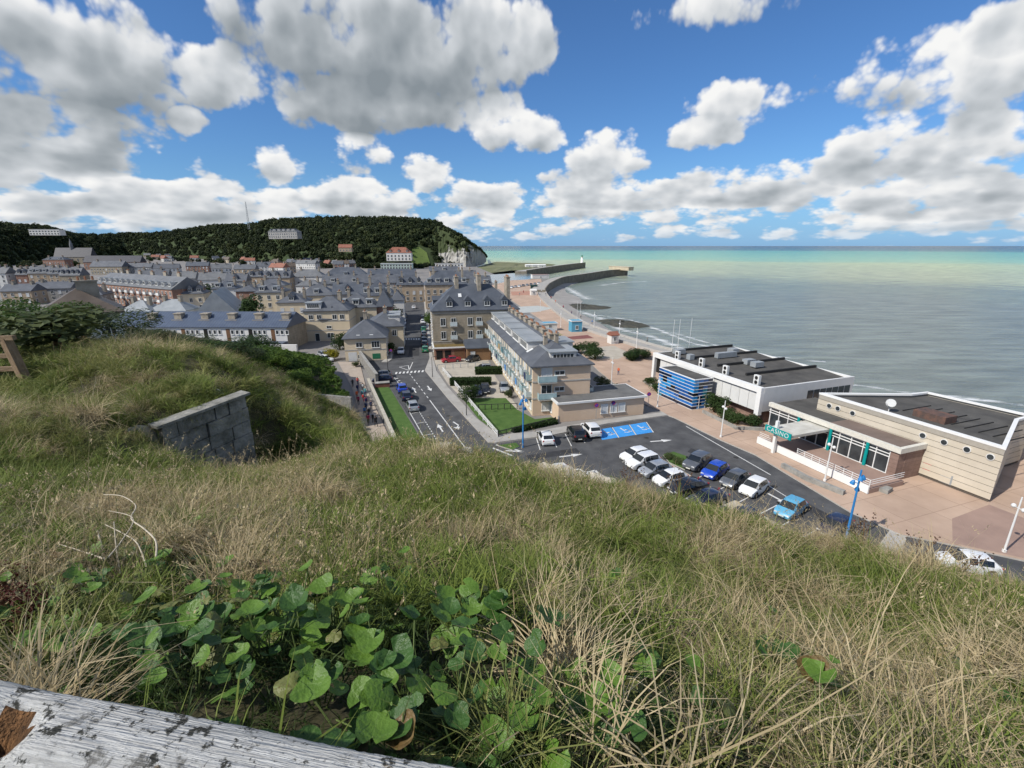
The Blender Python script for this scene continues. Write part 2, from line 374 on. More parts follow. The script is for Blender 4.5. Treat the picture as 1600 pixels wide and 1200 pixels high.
# beach, rocks
def blob_sheet(name, pts, z, m, h=0.0, kind='structure', n=40):
    # filled outline with a gently raised, uneven middle
    c = sum((Vector(p) for p in pts), Vector((0, 0, 0)))/len(pts)
    mb = MB(); k = len(pts); rings = 7; vs = []; fs = []
    for r in range(rings+1):
        s = 1-r/rings
        for p in pts:
            q = c+(Vector(p)-c)*s; jit = (random.random()-.5)*h*.35 if r else 0
            vs.append((q.x+(random.random()-.5)*h*.5, q.y+(random.random()-.5)*h*.8, z+h*(1-s**2.2)+jit))
    for r in range(rings):
        for i in range(k): fs.append((r*k+i, r*k+(i+1) % k, (r+1)*k+(i+1) % k, (r+1)*k+i))
    o = mb.add(vs, fs).build(name, m); me = o.data
    if sum(p.normal.z for p in me.polygons) < 0: me.flip_normals()
    o['kind'] = kind; return o
def densify(pts, n=6, jit=0.0):
    out = []
    for i in range(len(pts)):
        a, b = Vector(pts[i]), Vector(pts[(i+1) % len(pts)])
        for k in range(n):
            q = a.lerp(b, k/n); out.append(q+Vector((random.uniform(-jit, jit), random.uniform(-jit, jit), 0)))
    return out
bz = SEAZ
outer = [(851, 447), (862, 442), (885, 437), (920, 432), (908, 441), (884, 449), (888, 457), (912, 465), (917, 472), (906, 481), (910, 489), (935, 501), (965, 518), (1012, 530), (1062, 549), (1125, 563)]
op = [P(x, y, SEAZ) for x, y in outer]
oo = []
for i in range(len(op)-1):
    for k in range(5): oo.append(op[i].lerp(op[i+1], k/5))
vs = []; fs = []
for i, p in enumerate(oo):
    q = min(dense, key=lambda d: (d-p).length); q = q+(q-p).normalized()*.2
    for k in range(5):
        s_ = k/4; w_ = p.lerp(q, s_); vs.append((w_.x, w_.y, -4.25+(2.3*s_)+random.uniform(-.06, .06)))
for i in range(len(oo)-1):
    for k in range(4): fs.append((i*5+k, (i+1)*5+k, (i+1)*5+k+1, i*5+k+1))
bo = MB().add(vs, fs).build('beach', m_sand, None, True); bo['kind'] = 'structure'
if sum(p.normal.z for p in bo.data.polygons) < 0: bo.data.flip_normals()
def rocks(name, px, label):
    o = blob_sheet(name, densify([P(x, y, bz) for x, y in px], 5, .6), bz-.2, m_rock, 1.3, None)
    return tag(o, label, 'rocks')
rocks('rock_reef', [(876, 478), (892, 474), (935, 478), (962, 481), (940, 484), (900, 484)], 'dark weedy rock reef beside the shingle beach')
rocks('rock_reef', [(925, 501), (950, 498), (990, 503), (1024, 510), (1000, 514), (960, 512)], 'dark weedy rock reef ringed by white surf')

# surf along the beach: broken white water
def foam_mat():
    m = bpy.data.materials.new('surf_foam'); m.use_nodes = True; t = m.node_tree; b = t.nodes['Principled BSDF']
    b.inputs['Base Color'].default_value = (.8, .82, .82, 1); b.inputs['Roughness'].default_value = .9
    g = t.nodes.new('ShaderNodeNewGeometry'); mp = t.nodes.new('ShaderNodeMapping'); mp.inputs['Scale'].default_value = (.12, .38, 1); mp.inputs['Rotation'].default_value = (0, 0, R(20))
    n = t.nodes.new('ShaderNodeTexNoise'); n.inputs['Scale'].default_value = 1.0; n.inputs['Detail'].default_value = 9; n.inputs['Roughness'].default_value = .7
    t.links.new(g.outputs['Position'], mp.inputs[0]); t.links.new(mp.outputs[0], n.inputs['Vector'])
    uv = t.nodes.new('ShaderNodeAttribute'); uv.attribute_name = 'edge'
    ad = t.nodes.new('ShaderNodeMath'); ad.operation = 'MULTIPLY_ADD'; t.links.new(uv.outputs['Fac'], ad.inputs[0]); ad.inputs[1].default_value = .42; ad.inputs[2].default_value = -.27
    a2 = t.nodes.new('ShaderNodeMath'); a2.operation = 'ADD'; t.links.new(n.outputs['Fac'], a2.inputs[0]); t.links.new(ad.outputs[0], a2.inputs[1])
    r = t.nodes.new('ShaderNodeMapRange'); r.inputs[1].default_value = .50; r.inputs[2].default_value = .80; t.links.new(a2.outputs[0], r.inputs[0])
    t.links.new(r.outputs[0], b.inputs['Alpha']); return m
m_foam = foam_mat()
def foam(px, w):
    line = []
    base = [P(x, y, SEAZ) for x, y in px]
    for i in range(len(base)-1):
        for k in range(8): line.append(base[i].lerp(base[i+1], k/8))
    line.append(base[-1]); vs = []; fs = []; at = []
    cols = 9
    for d in range(cols):
        for p in offs(line, (d/(cols-1)-.5)*w): vs.append((p.x, p.y, SEAZ+.06)); at.append(1-abs(d/(cols-1)*2-1))
    n = len(line)
    for d in range(cols-1):
        for i in range(n-1): fs.append((d*n+i, d*n+i+1, (d+1)*n+i+1, (d+1)*n+i))
    me = bpy.data.meshes.new('surf'); me.from_pydata(vs, [], fs); me.materials.append(m_foam)
    a = me.attributes.new('edge', 'FLOAT', 'POINT'); a.data.foreach_set('value', at)
    me.update()
    if me.polygons[0].normal.z < 0: me.flip_normals()
    o = obj('surf', me); tag(o, 'broken white surf running up to the beach', 'surf', kind='stuff')
foam([(870, 450), (884, 449), (905, 461), (920, 468)], 20)
foam([(905, 486), (935, 496), (970, 515), (1015, 525), (1060, 543), (1120, 558), (1200, 566)], 12)
foam([(935, 493), (985, 500), (1030, 516), (1080, 536), (1150, 552)], 7)
foam([(1050, 520), (1120, 540), (1200, 556), (1290, 566)], 6)
foam([(1318, 598), (1400, 612), (1500, 622), (1600, 634)], 8)
foam([(940, 446), (975, 441), (1010, 440)], 14)
foam([(900, 437), (930, 433), (985, 431)], 14)

# harbour arms
def pier(px, w, top, m, name, label, z0=-7):
    line = [P(x, y, top) for x, y in px]; d = []
    for i in range(len(line)-1):
        for k in range(4): d.append(line[i].lerp(line[i+1], k/4))
    d.append(line[-1])
    for _ in range(2): d = [d[0]]+[(d[i-1]+d[i]*2+d[i+1])/4 for i in range(1, len(d)-1)]+[d[-1]]
    t = thing(name, label, 'pier'); strip('pier_body', d, 0, w, z0, top, m, t); strip('deck', d, .6, w-.6, top+.004, top+.12, m_pave, t)
    strip('parapet', d, 0, .55, top+.004, top+1.0, m, t); return t
pier([(853, 453), (858, 445), (880, 434), (912, 430), (955, 423), (981, 422)], 9, 1.6, m_stone, 'harbour_pier', 'long curved dark stone pier reaching out from the beach')
pier([(823, 424), (860, 418), (890, 414), (915, 411)], 12, 2.4, m_stone, 'harbour_pier', 'dark stone pier carrying the small white lighthouse')
# low slab on the head of the curved pier, sunlight put into its colour
q0 = P(950, 421, 1.8); q1 = P(981, 423, 1.8)
hb = MB(); M_ = Matrix.Translation(q0) @ Matrix.Rotation(math.atan2(q1.y-q0.y, q1.x-q0.x), 4, 'Z')
hb.box(0, (q1-q0).length, 1, 7.5, 0, 3.2, 0, M_); hb.box(-.3, (q1-q0).length+.3, .7, 7.8, 3.203, 3.6, 0, M_)
tag(hb.build('pier_head_block', mat('sunlit_stone', (.50, .43, .31), .9, var=.15, scale=.3, space='World')), 'low stone block coloured as if sunlit on the head of the curved pier', 'pier block')
# lighthouse
lp = P(909, 411, 2.5); lh = thing('lighthouse', 'small white round lighthouse with green lantern on the stone pier', 'lighthouse', lp)
m_wp = mat('white_paint', (.78, .78, .75), .6, var=.06, scale=1)
m_green = mat('green_paint', (.03, .16, .08), .5, var=.1)
MB().tube([(0, 0, 0), (0, 0, 1.2), (0, 0, 1.21), (0, 0, 8)], [2.1, 2.0, 1.7, 1.3], 16).build('tower', m_wp, lh, True)
MB().tube([(0, 0, 8), (0, 0, 8.4)], 1.9, 16).build('gallery', m_wp, lh)
MB().tube([(0, 0, 8.4), (0, 0, 10), (0, 0, 10.05), (0, 0, 11.1)], [1.0, 1.0, 1.2, .1], 12).build('lantern', m_green, lh)
# land beyond the harbour mouth, harbour water, quay
far_m = mat('foreshore', (.10, .12, .05), .95, c2=(.22, .21, .13), scale=.02, det=8, space='World')
fo = blob_sheet('foreshore', densify([P(x, y, 0) for x, y in [(745, 416), (775, 408), (800, 409), (850, 411), (868, 412), (860, 416), (826, 422), (800, 421), (760, 426)]], 4), -1.0, far_m, 2.4)
hw = sheet('harbour_water', [(755, 430), (800, 427), (826, 427), (845, 432), (815, 439), (780, 445), (765, 440)], -.010, mat('harbour_water', (.20, .23, .23), .15, spec=.5, bump=.2, bscale=.5, space='World'))

# ---------------------------------------------------------------- roads
road = sheet('road', [(596, 584), (610, 606), (648, 664), (662, 686), (690, 735), (700, 1000), (1700, 1100), (1700, 905), (1600, 878), (1487, 853), (1407, 837), (1329, 802), (1228, 741), (1180, 712), (1124, 688), (1054, 654), (1043, 650), (950, 663), (864, 681), (775, 693), (762, 692), (700, 624), (664, 580)], 0.0, m_asph)
road2 = sheet('street', [(596, 584.05), (664, 580), (671, 560), (665, 500), (662, 470), (634, 470), (629, 495), (613, 562), (560, 560), (540, 566), (560, 575), (585, 580)], .004, m_asph)
for i, px in enumerate(([(690, 640), (700, 638), (722, 664), (710, 668)], [(820, 712), (900, 700), (906, 706), (828, 720)], [(960, 700), (1010, 694), (1018, 700), (968, 706)], [(1080, 700), (1130, 720), (1124, 726), (1074, 706)], [(1120, 700), (1180, 734), (1174, 740), (1112, 705)], [(1240, 775), (1330, 822), (1320, 830), (1230, 782)], [(650, 590), (662, 589), (672, 603), (660, 604)], [(640, 540), (655, 540), (655, 556), (638, 556)])):
    sheet('tarmac_patch', px, .0055 if i < 7 else .0075, mat('tarmac_patch_%s' % ('dark' if i % 2 else 'pale'), (.040, .041, .044) if i % 2 else (.085, .085, .086), .9, var=.25, scale=1.2, det=10, space='World'), road)
for x, y in ((700, 650), (735, 700), (880, 705), (1010, 684), (1150, 715), (1210, 760), (650, 600), (645, 560)):
    p = P(x, y); c_ = MB().add([(p.x+.34*math.cos(t), p.y+.34*math.sin(t), .0068 if y > 570 else .0085) for t in np.linspace(0, 6.283, 15)[:-1]], [tuple(range(14))]).build('manhole_cover', mat('iron_cover', (.035, .034, .032), .7, var=.3, scale=8, space='World'), road)
mk_w = {}
def mark(name, px, m=None, z=.008, parent=None):
    return sheet(name, px, z, m or m_white, parent or road, None)
def line_mark(name, a, b, w=.12, dash=None, gap=0, m=None, z=.008):
    p, q = P(*a), P(*b); d = (q-p); ln = d.length; d.normalize(); n = Vector((-d.y, d.x, 0))*(w/2)
    s = 0
    while s < ln-.05:
        e_ = ln if dash is None else min(ln, s+dash)
        a_, b_ = p+d*s, p+d*e_
        me = bpy.data.meshes.new(name); me.from_pydata([(k.x, k.y, z) for k in (a_-n, b_-n, b_+n, a_+n)], [], [(0, 1, 2, 3)]); me.materials.append(m or m_white); obj(name, me, road)
        if dash is None: break
        s += dash+gap
# crosswalk near the corner, centre lines, arrows, bays
for i in range(9):
    x = 617+i*5.9; y = 584.5-i*.42
    if i < 8: mark('crosswalk_stripe', [(x, y), (x+3.0, y-.2), (x+4.3, y-3.2), (x+1.4, y-3.0)])
for i in range(7): mark('crosswalk_stripe', [(634+i*3.9, 531), (636+i*3.9, 531), (636+i*3.9, 528.6), (634+i*3.9, 528.6)], z=.012)
line_mark('centre_line', (640, 584), (672, 626), .14, 1.2, 1.2)
line_mark('centre_line', (672, 626), (748, 728), .16)
line_mark('edge_line', (616, 590), (628, 606), .12)
line_mark('lane_line', (655, 643), (684, 690), .14, .5, .5)
for i in range(6): line_mark('hatching', (618+i*2.6, 592+i*3.6), (622+i*3.2, 591+i*3.4), .3)
for a, b in (((643, 646), (655, 643.5)), ((652, 661.5), (665, 659)), ((662, 680), (676, 678))): line_mark('bay_line', a, b, .12)
line_mark('bay_line', (640, 644), (664, 686), .12)
def arrow(pa, pb, w=.9, bend=0):
    p, q = P(*pa), P(*pb); d = q-p; ln = d.length; d.normalize(); n = Vector((-d.y, d.x, 0))
    if bend: pts = [p-n*.12, p+d*ln*.55-n*.12, p+d*ln*.7-n*bend*.6-n*.12, p+d*ln*.62-n*bend*.6-n*.5, q-n*bend*.9, p+d*ln*.72-n*bend*.6+n*.5, p+d*ln*.74-n*bend*.6+n*.14, p+d*ln*.5+n*.12, p+n*.12]
    else: pts = [p-n*.13, p+d*ln*.55-n*.13, p+d*ln*.55-n*w/2, q, p+d*ln*.55+n*w/2, p+d*ln*.55+n*.13, p+n*.13]
    me = bpy.data.meshes.new('arrow_marking'); me.from_pydata([(k.x, k.y, .008) for k in pts], [], [tuple(range(len(pts)))]); me.materials.append(m_white); me.update()
    if me.polygons[0].normal.z < 0: me.flip_normals()
    obj('arrow_marking', me, road)
arrow((650, 613.5), (644, 605)); arrow((668, 603), (674, 611)); arrow((692, 674.5), (684, 662.5)); arrow((708, 659), (724, 669.5), bend=.9)
arrow((874, 714), (910, 709.5)); arrow((1016, 690), (1050, 687.5)); arrow((1200, 771), (1235, 790))
# give-way triangle
for a, b in (((624, 573.5), (638, 571)), ((638, 571), (639.5, 579)), ((624, 573.5), (639.5, 579)), ((639, 579), (645, 566))): line_mark('giveway_line', a, b, .16)
# parking bays on the quay side
for i in range(3):
    x0, x1 = 937+i*27.3, 937+(i+1)*27.3
    mark('blue_bay', [(x0+5-i*.2, 688-i*4.1), (x1+5-i*.2, 684-i*4.1), (x1+16-27.3+27.3-16-13+13-11, 668-(i+1)*4.1+3), (x0-11, 668-i*4.1+3)] if 0 else [(941+i*27, 687.4-i*4.1), (966+i*27, 683.6-i*4.1), (955+i*26.6, 668-i*4.2), (931+i*26.6, 672-i*4.2)], m_bluep, .008)
for i in range(4):
    if i: line_mark('bay_line', (940+i*27, 688-i*4.1), (930+i*26.6, 672-i*4.2), .13, z=.012)
    cx, cy = 951+i*27, 677.5-i*4.1
    if i < 3:   # wheelchair emblem: wheel, seat and head
        c = P(cx, cy); rot = Matrix.Rotation(R(18), 4, 'Z')
        mbb = MB(); ring = [(math.cos(t), math.sin(t)) for t in np.linspace(-2.6, 1.3, 12)]
        for k in range(11):
            a, b = ring[k], ring[k+1]; mbb.add([(a[0]*.62, a[1]*.62, 0), (b[0]*.62, b[1]*.62, 0), (b[0]*.46, b[1]*.46, 0), (a[0]*.46, a[1]*.46, 0)], [(0, 1, 2, 3)])
        mbb.add([(-.25, .1, 0), (-.05, .1, 0), (-.05, .9, 0), (-.25, .9, 0)], [(0, 1, 2, 3)]); mbb.add([(-.05, .25, 0), (.55, .25, 0), (.55, .4, 0), (-.05, .4, 0)], [(0, 1, 2, 3)])
        mbb.add([(.4, -.45, 0), (.85, -.45, 0), (.85, -.3, 0), (.55, -.3, 0), (.55, .25, 0), (.4, .25, 0)], [(0, 1, 2, 3, 4, 5)])
        mbb.add([(-.15+.17*math.cos(t), 1.1+.17*math.sin(t), 0) for t in np.linspace(0, 5.5, 8)], [tuple(range(8))])
        o = mbb.build('wheelchair_emblem', m_white, road); o.location = (c.x, c.y, .012); o.rotation_euler = (0, 0, R(20))
for a, b in (((838, 684), (844, 703)), ((862, 681), (870, 699)), ((883, 678), (893, 697)), ((905, 676), (914, 692))): line_mark('bay_line', a, b, .12)
line_mark('edge_line', (1072, 666), (1204, 742), .14)
line_mark('edge_line', (1198, 757), (1245, 786), .12)
# central reservation of the lot with its bays
slab('central_reservation', [(1008, 712), (1018, 709), (1130, 773), (1250, 838), (1350, 890), (1335, 900), (1240, 848), (1120, 784)], -.01, .10, [m_kerb, mat('pale_slabs', (.46, .41, .33), .9, var=.12, scale=1, space='World')])
for i in range(6):
    t0 = P(1066+i*36, 748+i*19.2); 
    line_mark('bay_line', (1084+i*33.5, 750+i*18.2), (1112+i*34, 736+i*17.8), .12)
line_mark('bay_dashes', (1040, 728), (1290, 862), .14, .9, .5)
for i in range(5): line_mark('bay_line', (972+i*30, 722+i*17), (1004+i*31, 716+i*17.5), .12)
for a, b in (((848, 742), (905, 733)), ((860, 752), (930, 735)), ((905, 733), (940, 752)), ((930, 735), (955, 760)), ((775, 695), (818, 706)), ((790, 704), (818, 706)), ((770, 700), (800, 712))): line_mark('hatching', a, b, .3)

# ---------------------------------------------------------------- pavements, promenade, courts, lawns
slab('pavement', [(664, 579), (700, 623), (763, 691.6), (775, 692.3), (864, 680.4), (950, 662.5), (1043, 649.6), (1036, 645), (960, 655), (900, 664), (830, 676), (778, 680), (745, 655), (700, 606), (682, 580), (676, 556), (669, 500), (666, 470), (662.2, 470), (665.2, 500), (671.2, 560)], -.01, .13, [m_kerb, m_pave])
slab('pavement', [(612, 562), (628, 495), (633, 470), (629, 470), (622, 495), (603, 560), (596, 566), (606, 566)], -.01, .12, [m_kerb, m_pave])
slab('pavement', [(594, 585), (609, 607), (647, 665), (661, 687), (690, 740), (684, 742), (652, 690), (640, 668), (602, 610), (589, 587)], -.01, .13, [m_kerb, mat('dark_pavement', (.15, .14, .135), .9, var=.15, space='World')])
# promenade between the car park, the casino and the sea wall
pr = [(1700, 904), (1600, 877.5), (1487, 852.5), (1407, 836.5), (1329, 801.5), (1228, 740.5), (1180, 711.5), (1124, 687.5), (1054, 653.5), (1043, 649.5), (1036, 645), (985, 622), (960, 600), (935, 580), (900, 545), (860, 510), (800, 470), (780, 452), (760, 448), (800, 438), (845, 436), (850, 452)]
pp = [(P(x, y).x, P(x, y).y) for x, y in pr]
inner = offs(dense, 4.85)
pp += [(p.x, p.y) for p in inner[::-1] if p.y < 228][:]
pp2 = pp[:22]+[(p.x, p.y) for p in sorted(inner, key=lambda q: -q.y) if p.y < 225]+[(66, 60), (80, 46), (95, 20)]
def prom_extra(t, b, mx, vec):
    br = t.nodes.new('ShaderNodeTexBrick'); br.inputs['Scale'].default_value = 1.0; br.inputs['Mortar Size'].default_value = .035; br.inputs['Brick Width'].default_value = 4.2; br.inputs['Row Height'].default_value = 4.2; br.offset = 0
    br.inputs['Color1'].default_value = (1, 1, 1, 1); br.inputs['Color2'].default_value = (.93, .93, .93, 1); br.inputs['Mortar'].default_value = (.66, .64, .62, 1)
    mp = t.nodes.new('ShaderNodeMapping'); mp.inputs['Rotation'].default_value = (0, 0, R(-20)); t.links.new(vec, mp.inputs[0]); t.links.new(mp.outputs[0], br.inputs['Vector'])
    mm = t.nodes.new('ShaderNodeMix'); mm.data_type = 'RGBA'; mm.blend_type = 'MULTIPLY'; mm.inputs[0].default_value = 1
    t.links.new(mx.outputs[2], mm.inputs[6]); t.links.new(br.outputs['Color'], mm.inputs[7]); t.links.new(mm.outputs[2], b.inputs['Base Color'])
m_prom = mat('promenade_paving', (.38, .27, .20), .9, c2=(.53, .39, .295), scale=.16, det=9, space='World', bump=.1, bscale=25, extra=prom_extra)
po = MB().prism(pp2, -.01, .12, 0, 1).build('promenade', [m_kerb, m_prom]); po['kind'] = 'structure'
# brown paving and ramp at the right, concrete pad
o = sheet('brown_terrace', [(1487, 812), (1545, 790), (1700, 850), (1700, 900), (1600, 874), (1488, 850)], .125, m_plaza2)
# tarmac courts, gardens and plots of the sea front
for nm, px, m, z in (('play_court', [(815, 516), (858, 513), (880, 524), (845, 530), (822, 528)], mat('ochre_court', (.30, .25, .13), .95, var=.15, scale=.5, space='World'), .128),
                     ('play_court', [(790, 492), (838, 488), (866, 482), (840, 478), (806, 480)], mat('pale_court', (.42, .44, .42), .95, var=.12, scale=.5, space='World'), .128),
                     ('play_court', [(800, 462), (838, 461), (826, 455), (798, 456)], mat('red_court', (.40, .22, .16), .95, var=.12, scale=.5, space='World'), .128),
                     ('paved_square', [(905, 545), (960, 541), (985, 553), (965, 562), (920, 560)], m_court, .128),
                     ('red_strip', [(884, 527), (918, 524), (928, 529), (895, 531)], mat('dark_red_strip', (.20, .08, .07), .95, var=.12, scale=.5, space='World'), .132)):
    sheet(nm, px, z, m)
sheet('courtyard', [(684, 575), (672, 556), (760, 556), (775, 590), (812, 640), (748, 640), (722, 622), (700, 600)], .004, m_court)
sheet('lawn', [(722, 622), (790, 622), (808, 640), (836, 655), (862, 652), (872, 656), (838, 669), (780, 678), (748, 655)], .012, m_lawn)
sheet('verge_lawn', [(583, 607), (608, 606), (646, 668), (690, 745), (640, 745), (604, 665)], .16, m_lawn)
sheet('footpath', [(541, 566), (562, 566), (572, 606), (600, 666), (625, 720), (590, 720), (566, 660), (550, 606), (528, 566)], .10, mat('sandy_path', (.33, .27, .22), .95, c2=(.42, .36, .30), scale=.6, det=8, space='World'))
# ================================================================ FAR HILL, CLIFF AND WOOD
def tps(pts):
    pts = np.array(pts, float); X = pts[:, :2]; n = len(X)
    def K(A, B):
        d2 = ((A[:, None]-B[None])**2).sum(-1); return np.where(d2 > 0, d2*np.log(np.maximum(d2, 1e-9))*.5, 0)
    Pm = np.c_[np.ones(n), X]; A = np.zeros((n+3, n+3)); A[:n, :n] = K(X, X)+np.eye(n)*.02; A[:n, n:] = Pm; A[n:, :n] = Pm.T
    w = np.linalg.solve(A, np.r_[pts[:, 2], 0, 0, 0])
    def f(Q):
        Q = np.asarray(Q, float); return K(Q, X) @ w[:n]+np.c_[np.ones(len(Q)), Q] @ w[n:]
    return f
hill_sil = [(-60, 350), (0, 352), (45, 357), (85, 357), (125, 369), (160, 370), (200, 367), (240, 368), (290, 362), (350, 355), (400, 355), (430, 348), (520, 345), (600, 345), (650, 346), (690, 353), (712, 364), (730, 376), (742, 386)]
hill_base = [(-60, 420), (0, 416), (60, 410), (130, 404), (200, 400), (300, 404), (380, 408), (470, 412), (560, 417), (640, 418), (690, 416), (712, 415), (730, 414), (742, 413)]
def interp(tab, x): return float(np.interp(x, [t[0] for t in tab], [t[1] for t in tab]))
m_hill = mat('hill_ground', (.028, .045, .016), .95, c2=(.05, .07, .025), scale=.02, det=8, space='World')
vs = []; fs = []; cols_ = list(range(-60, 743, 8))+[742]; RO = 15; HP = {}
for ci, x in enumerate(cols_):
    b = P(x, interp(hill_base, x)); a0 = Vector((b.x, b.y, 0)).normalized(); rb = math.hypot(b.x, b.y)
    rise = 260 if x < 640 else 260-(x-640)*1.9
    rt = rb+rise; rx, ry, rz_ = ray(x, interp(hill_sil, x)); el_ = rz_/math.hypot(rx, ry); zt = CAMZ+el_*rt
    for k in range(RO):
        s = k/(RO-1)*1.7
        z = zt*(1-(1-min(s, 1))**1.7) if s <= 1 else zt+(s-1)*4-((s-1)**2)*30
        r = rb+rise*s; vs.append((a0.x*r, a0.y*r, z-.5))
for ci in range(len(cols_)-1):
    for k in range(RO-1): fs.append((ci*RO+k, (ci+1)*RO+k, (ci+1)*RO+k+1, ci*RO+k+1))
hill = MB().add(vs, fs).build('hill', m_hill, None, True); hill['kind'] = 'structure'
hv = np.array(vs).reshape(len(cols_), RO, 3)
def hill_at(u, s):
    u = min(max(u, 0), len(cols_)-1.001); s = min(max(s, 0), RO-1.001); i, j = int(u), int(s); fu, fs_ = u-i, s-j
    return hv[i, j]*(1-fu)*(1-fs_)+hv[i+1, j]*fu*(1-fs_)+hv[i, j+1]*(1-fu)*fs_+hv[i+1, j+1]*fu*fs_
# chalk head: steep face turned to the sea
def chalk_extra(t, b, mx, vec):
    g = t.nodes.new('ShaderNodeNewGeometry'); s = t.nodes.new('ShaderNodeSeparateXYZ'); t.links.new(g.outputs['Position'], s.inputs[0])
    n = t.nodes.new('ShaderNodeTexNoise'); n.inputs['Scale'].default_value = .045; n.inputs['Detail'].default_value = 9; n.inputs['Roughness'].default_value = .7; t.links.new(g.outputs['Position'], n.inputs['Vector'])
    a = t.nodes.new('ShaderNodeMath'); a.operation = 'MULTIPLY_ADD'; t.links.new(s.outputs[2], a.inputs[0]); a.inputs[1].default_value = .016; a.inputs[2].default_value = -.31
    a2 = t.nodes.new('ShaderNodeMath'); a2.operation = 'ADD'; t.links.new(a.outputs[0], a2.inputs[0]); t.links.new(n.outputs['Fac'], a2.inputs[1])
    r = t.nodes.new('ShaderNodeMapRange'); r.inputs[1].default_value = .47; r.inputs[2].default_value = .54; t.links.new(a2.outputs[0], r.inputs[0])
    mm = t.nodes.new('ShaderNodeMix'); mm.data_type = 'RGBA'; t.links.new(r.outputs[0], mm.inputs[0]); t.links.new(mx.outputs[2], mm.inputs[6]); mm.inputs[7].default_value = (.045, .06, .022, 1)
    t.links.new(mm.outputs[2], b.inputs['Base Color'])
m_chalk = mat('chalk_face', (.22, .21, .185), .95, c2=(.46, .445, .41), scale=.10, det=9, space='World', bump=.8, bscale=.25, extra=chalk_extra)
edge = [(686, 416, 352), (700, 416, 357), (714, 416.5, 365), (728, 417, 375), (740, 416.5, 384), (750, 414, 390), (757, 411, 397), (760, 408, 402), (759, 403, 399)]
vs = []; fs = []; KH = 14; fine = []
for i in range(len(edge)-1):
    for k in range(6):
        t_ = k/6; fine.append(tuple(edge[i][j]*(1-t_)+edge[i+1][j]*t_ for j in range(3)))
fine.append(edge[-1])
for i, (x, yb, yt) in enumerate(fine):
    b = P(x, yb); back = 14+60*max(0, (714-x)/30) if x < 714 else 14
    rb = math.hypot(b.x, b.y); d = Vector((b.x, b.y, 0)).normalized(); rx, ry, rz_ = ray(x, yt); zt = CAMZ+(rz_/math.hypot(rx, ry))*(rb+back)
    for k in range(KH):
        s = k/(KH-1); jag = (math.sin(i*.9+3*s)+math.sin(i*2.3+s*7)+random.uniform(-1, 1))*2.6*(s*(1-s)*3)
        r = rb+back*s**1.6+jag; vs.append((d.x*r, d.y*r, zt*s-.5))
for i in range(len(fine)-1):
    for k in range(KH-1): fs.append((i*KH+k, (i+1)*KH+k, (i+1)*KH+k+1, i*KH+k+1))
cl = MB().add(vs, fs).build('chalk_cliff', m_chalk); cl['kind'] = 'structure'; CLV = np.array(vs).reshape(len(fine), KH, 3)

# ---------------------------------------------------------------- foliage
def leaf_mat(name, c, c2, trans=.25):
    m = bpy.data.materials.new(name); m.use_nodes = True; t = m.node_tree; b = t.nodes['Principled BSDF']
    b.inputs['Roughness'].default_value = .6; b.inputs['Specular IOR Level'].default_value = .2
    oi = t.nodes.new('ShaderNodeObjectInfo'); g = t.nodes.new('ShaderNodeNewGeometry')
    a = t.nodes.new('ShaderNodeMath'); a.operation = 'ADD'; t.links.new(g.outputs['Random Per Island'], a.inputs[0]); t.links.new(oi.outputs['Random'], a.inputs[1])
    h = t.nodes.new('ShaderNodeMath'); h.operation = 'MULTIPLY'; h.inputs[1].default_value = .5; t.links.new(a.outputs[0], h.inputs[0])
    mx = t.nodes.new('ShaderNodeMix'); mx.data_type = 'RGBA'; t.links.new(h.outputs[0], mx.inputs[0]); mx.inputs[6].default_value = (*c, 1); mx.inputs[7].default_value = (*c2, 1)
    t.links.new(mx.outputs[2], b.inputs['Base Color'])
    if trans:
        tr = t.nodes.new('ShaderNodeBsdfTranslucent'); t.links.new(mx.outputs[2], tr.inputs[0]); ms = t.nodes.new('ShaderNodeMixShader'); ms.inputs[0].default_value = trans
        t.links.new(b.outputs[0], ms.inputs[1]); t.links.new(tr.outputs[0], ms.inputs[2]); t.links.new(ms.outputs[0], t.nodes['Material Output'].inputs[0])
    MATS[name] = m; return m
def crown_mesh(name, n, leaf, m, seed, lobes=9, squash=.8, core=.0, flat=0.0):
    # leaf faces gathered in uneven clumps through a unit crown
    r = np.random.default_rng(seed); cs = r.normal(size=(lobes, 3)); cs /= np.linalg.norm(cs, axis=1)[:, None]; cs *= r.uniform(.25, .72, (lobes, 1)); cs[:, 2] *= squash
    rad = r.uniform(.28, .5, lobes); idx = r.integers(0, lobes, n)
    d = r.normal(size=(n, 3)); d /= np.linalg.norm(d, axis=1)[:, None]
    p = cs[idx]+d*(rad[idx]*r.uniform(.55, 1.05, n)**.5)[:, None]
    nrm = d+r.normal(size=(n, 3))*.55+np.array([0, 0, .25]); nrm /= np.linalg.norm(nrm, axis=1)[:, None]
    a = np.cross(nrm, r.normal(size=(n, 3))); a /= np.linalg.norm(a, axis=1)[:, None]; b = np.cross(nrm, a)
    sz = leaf*r.uniform(.6, 1.4, n)[:, None]; w = .5
    v = np.stack([p-a*sz, p+b*sz*w+nrm*sz*.12, p+a*sz, p-b*sz*w+nrm*sz*.12], 1).reshape(-1, 3)
    f = np.arange(n*4).reshape(-1, 4)
    me = bpy.data.meshes.new(name); me.from_pydata(v.tolist(), [], f.tolist()); me.materials.append(m); me.update(); return me
lm_forest = leaf_mat('forest_leaf', (.010, .020, .006), (.035, .050, .016), .1)
lm_forest2 = leaf_mat('forest_leaf_light', (.026, .042, .010), (.075, .088, .03), .1)
lm_green = leaf_mat('green_leaf', (.03, .065, .012), (.09, .15, .03))
lm_bright = leaf_mat('bright_leaf', (.05, .10, .012), (.14, .21, .035))
lm_olive = leaf_mat('olive_leaf', (.035, .055, .018), (.10, .12, .045))
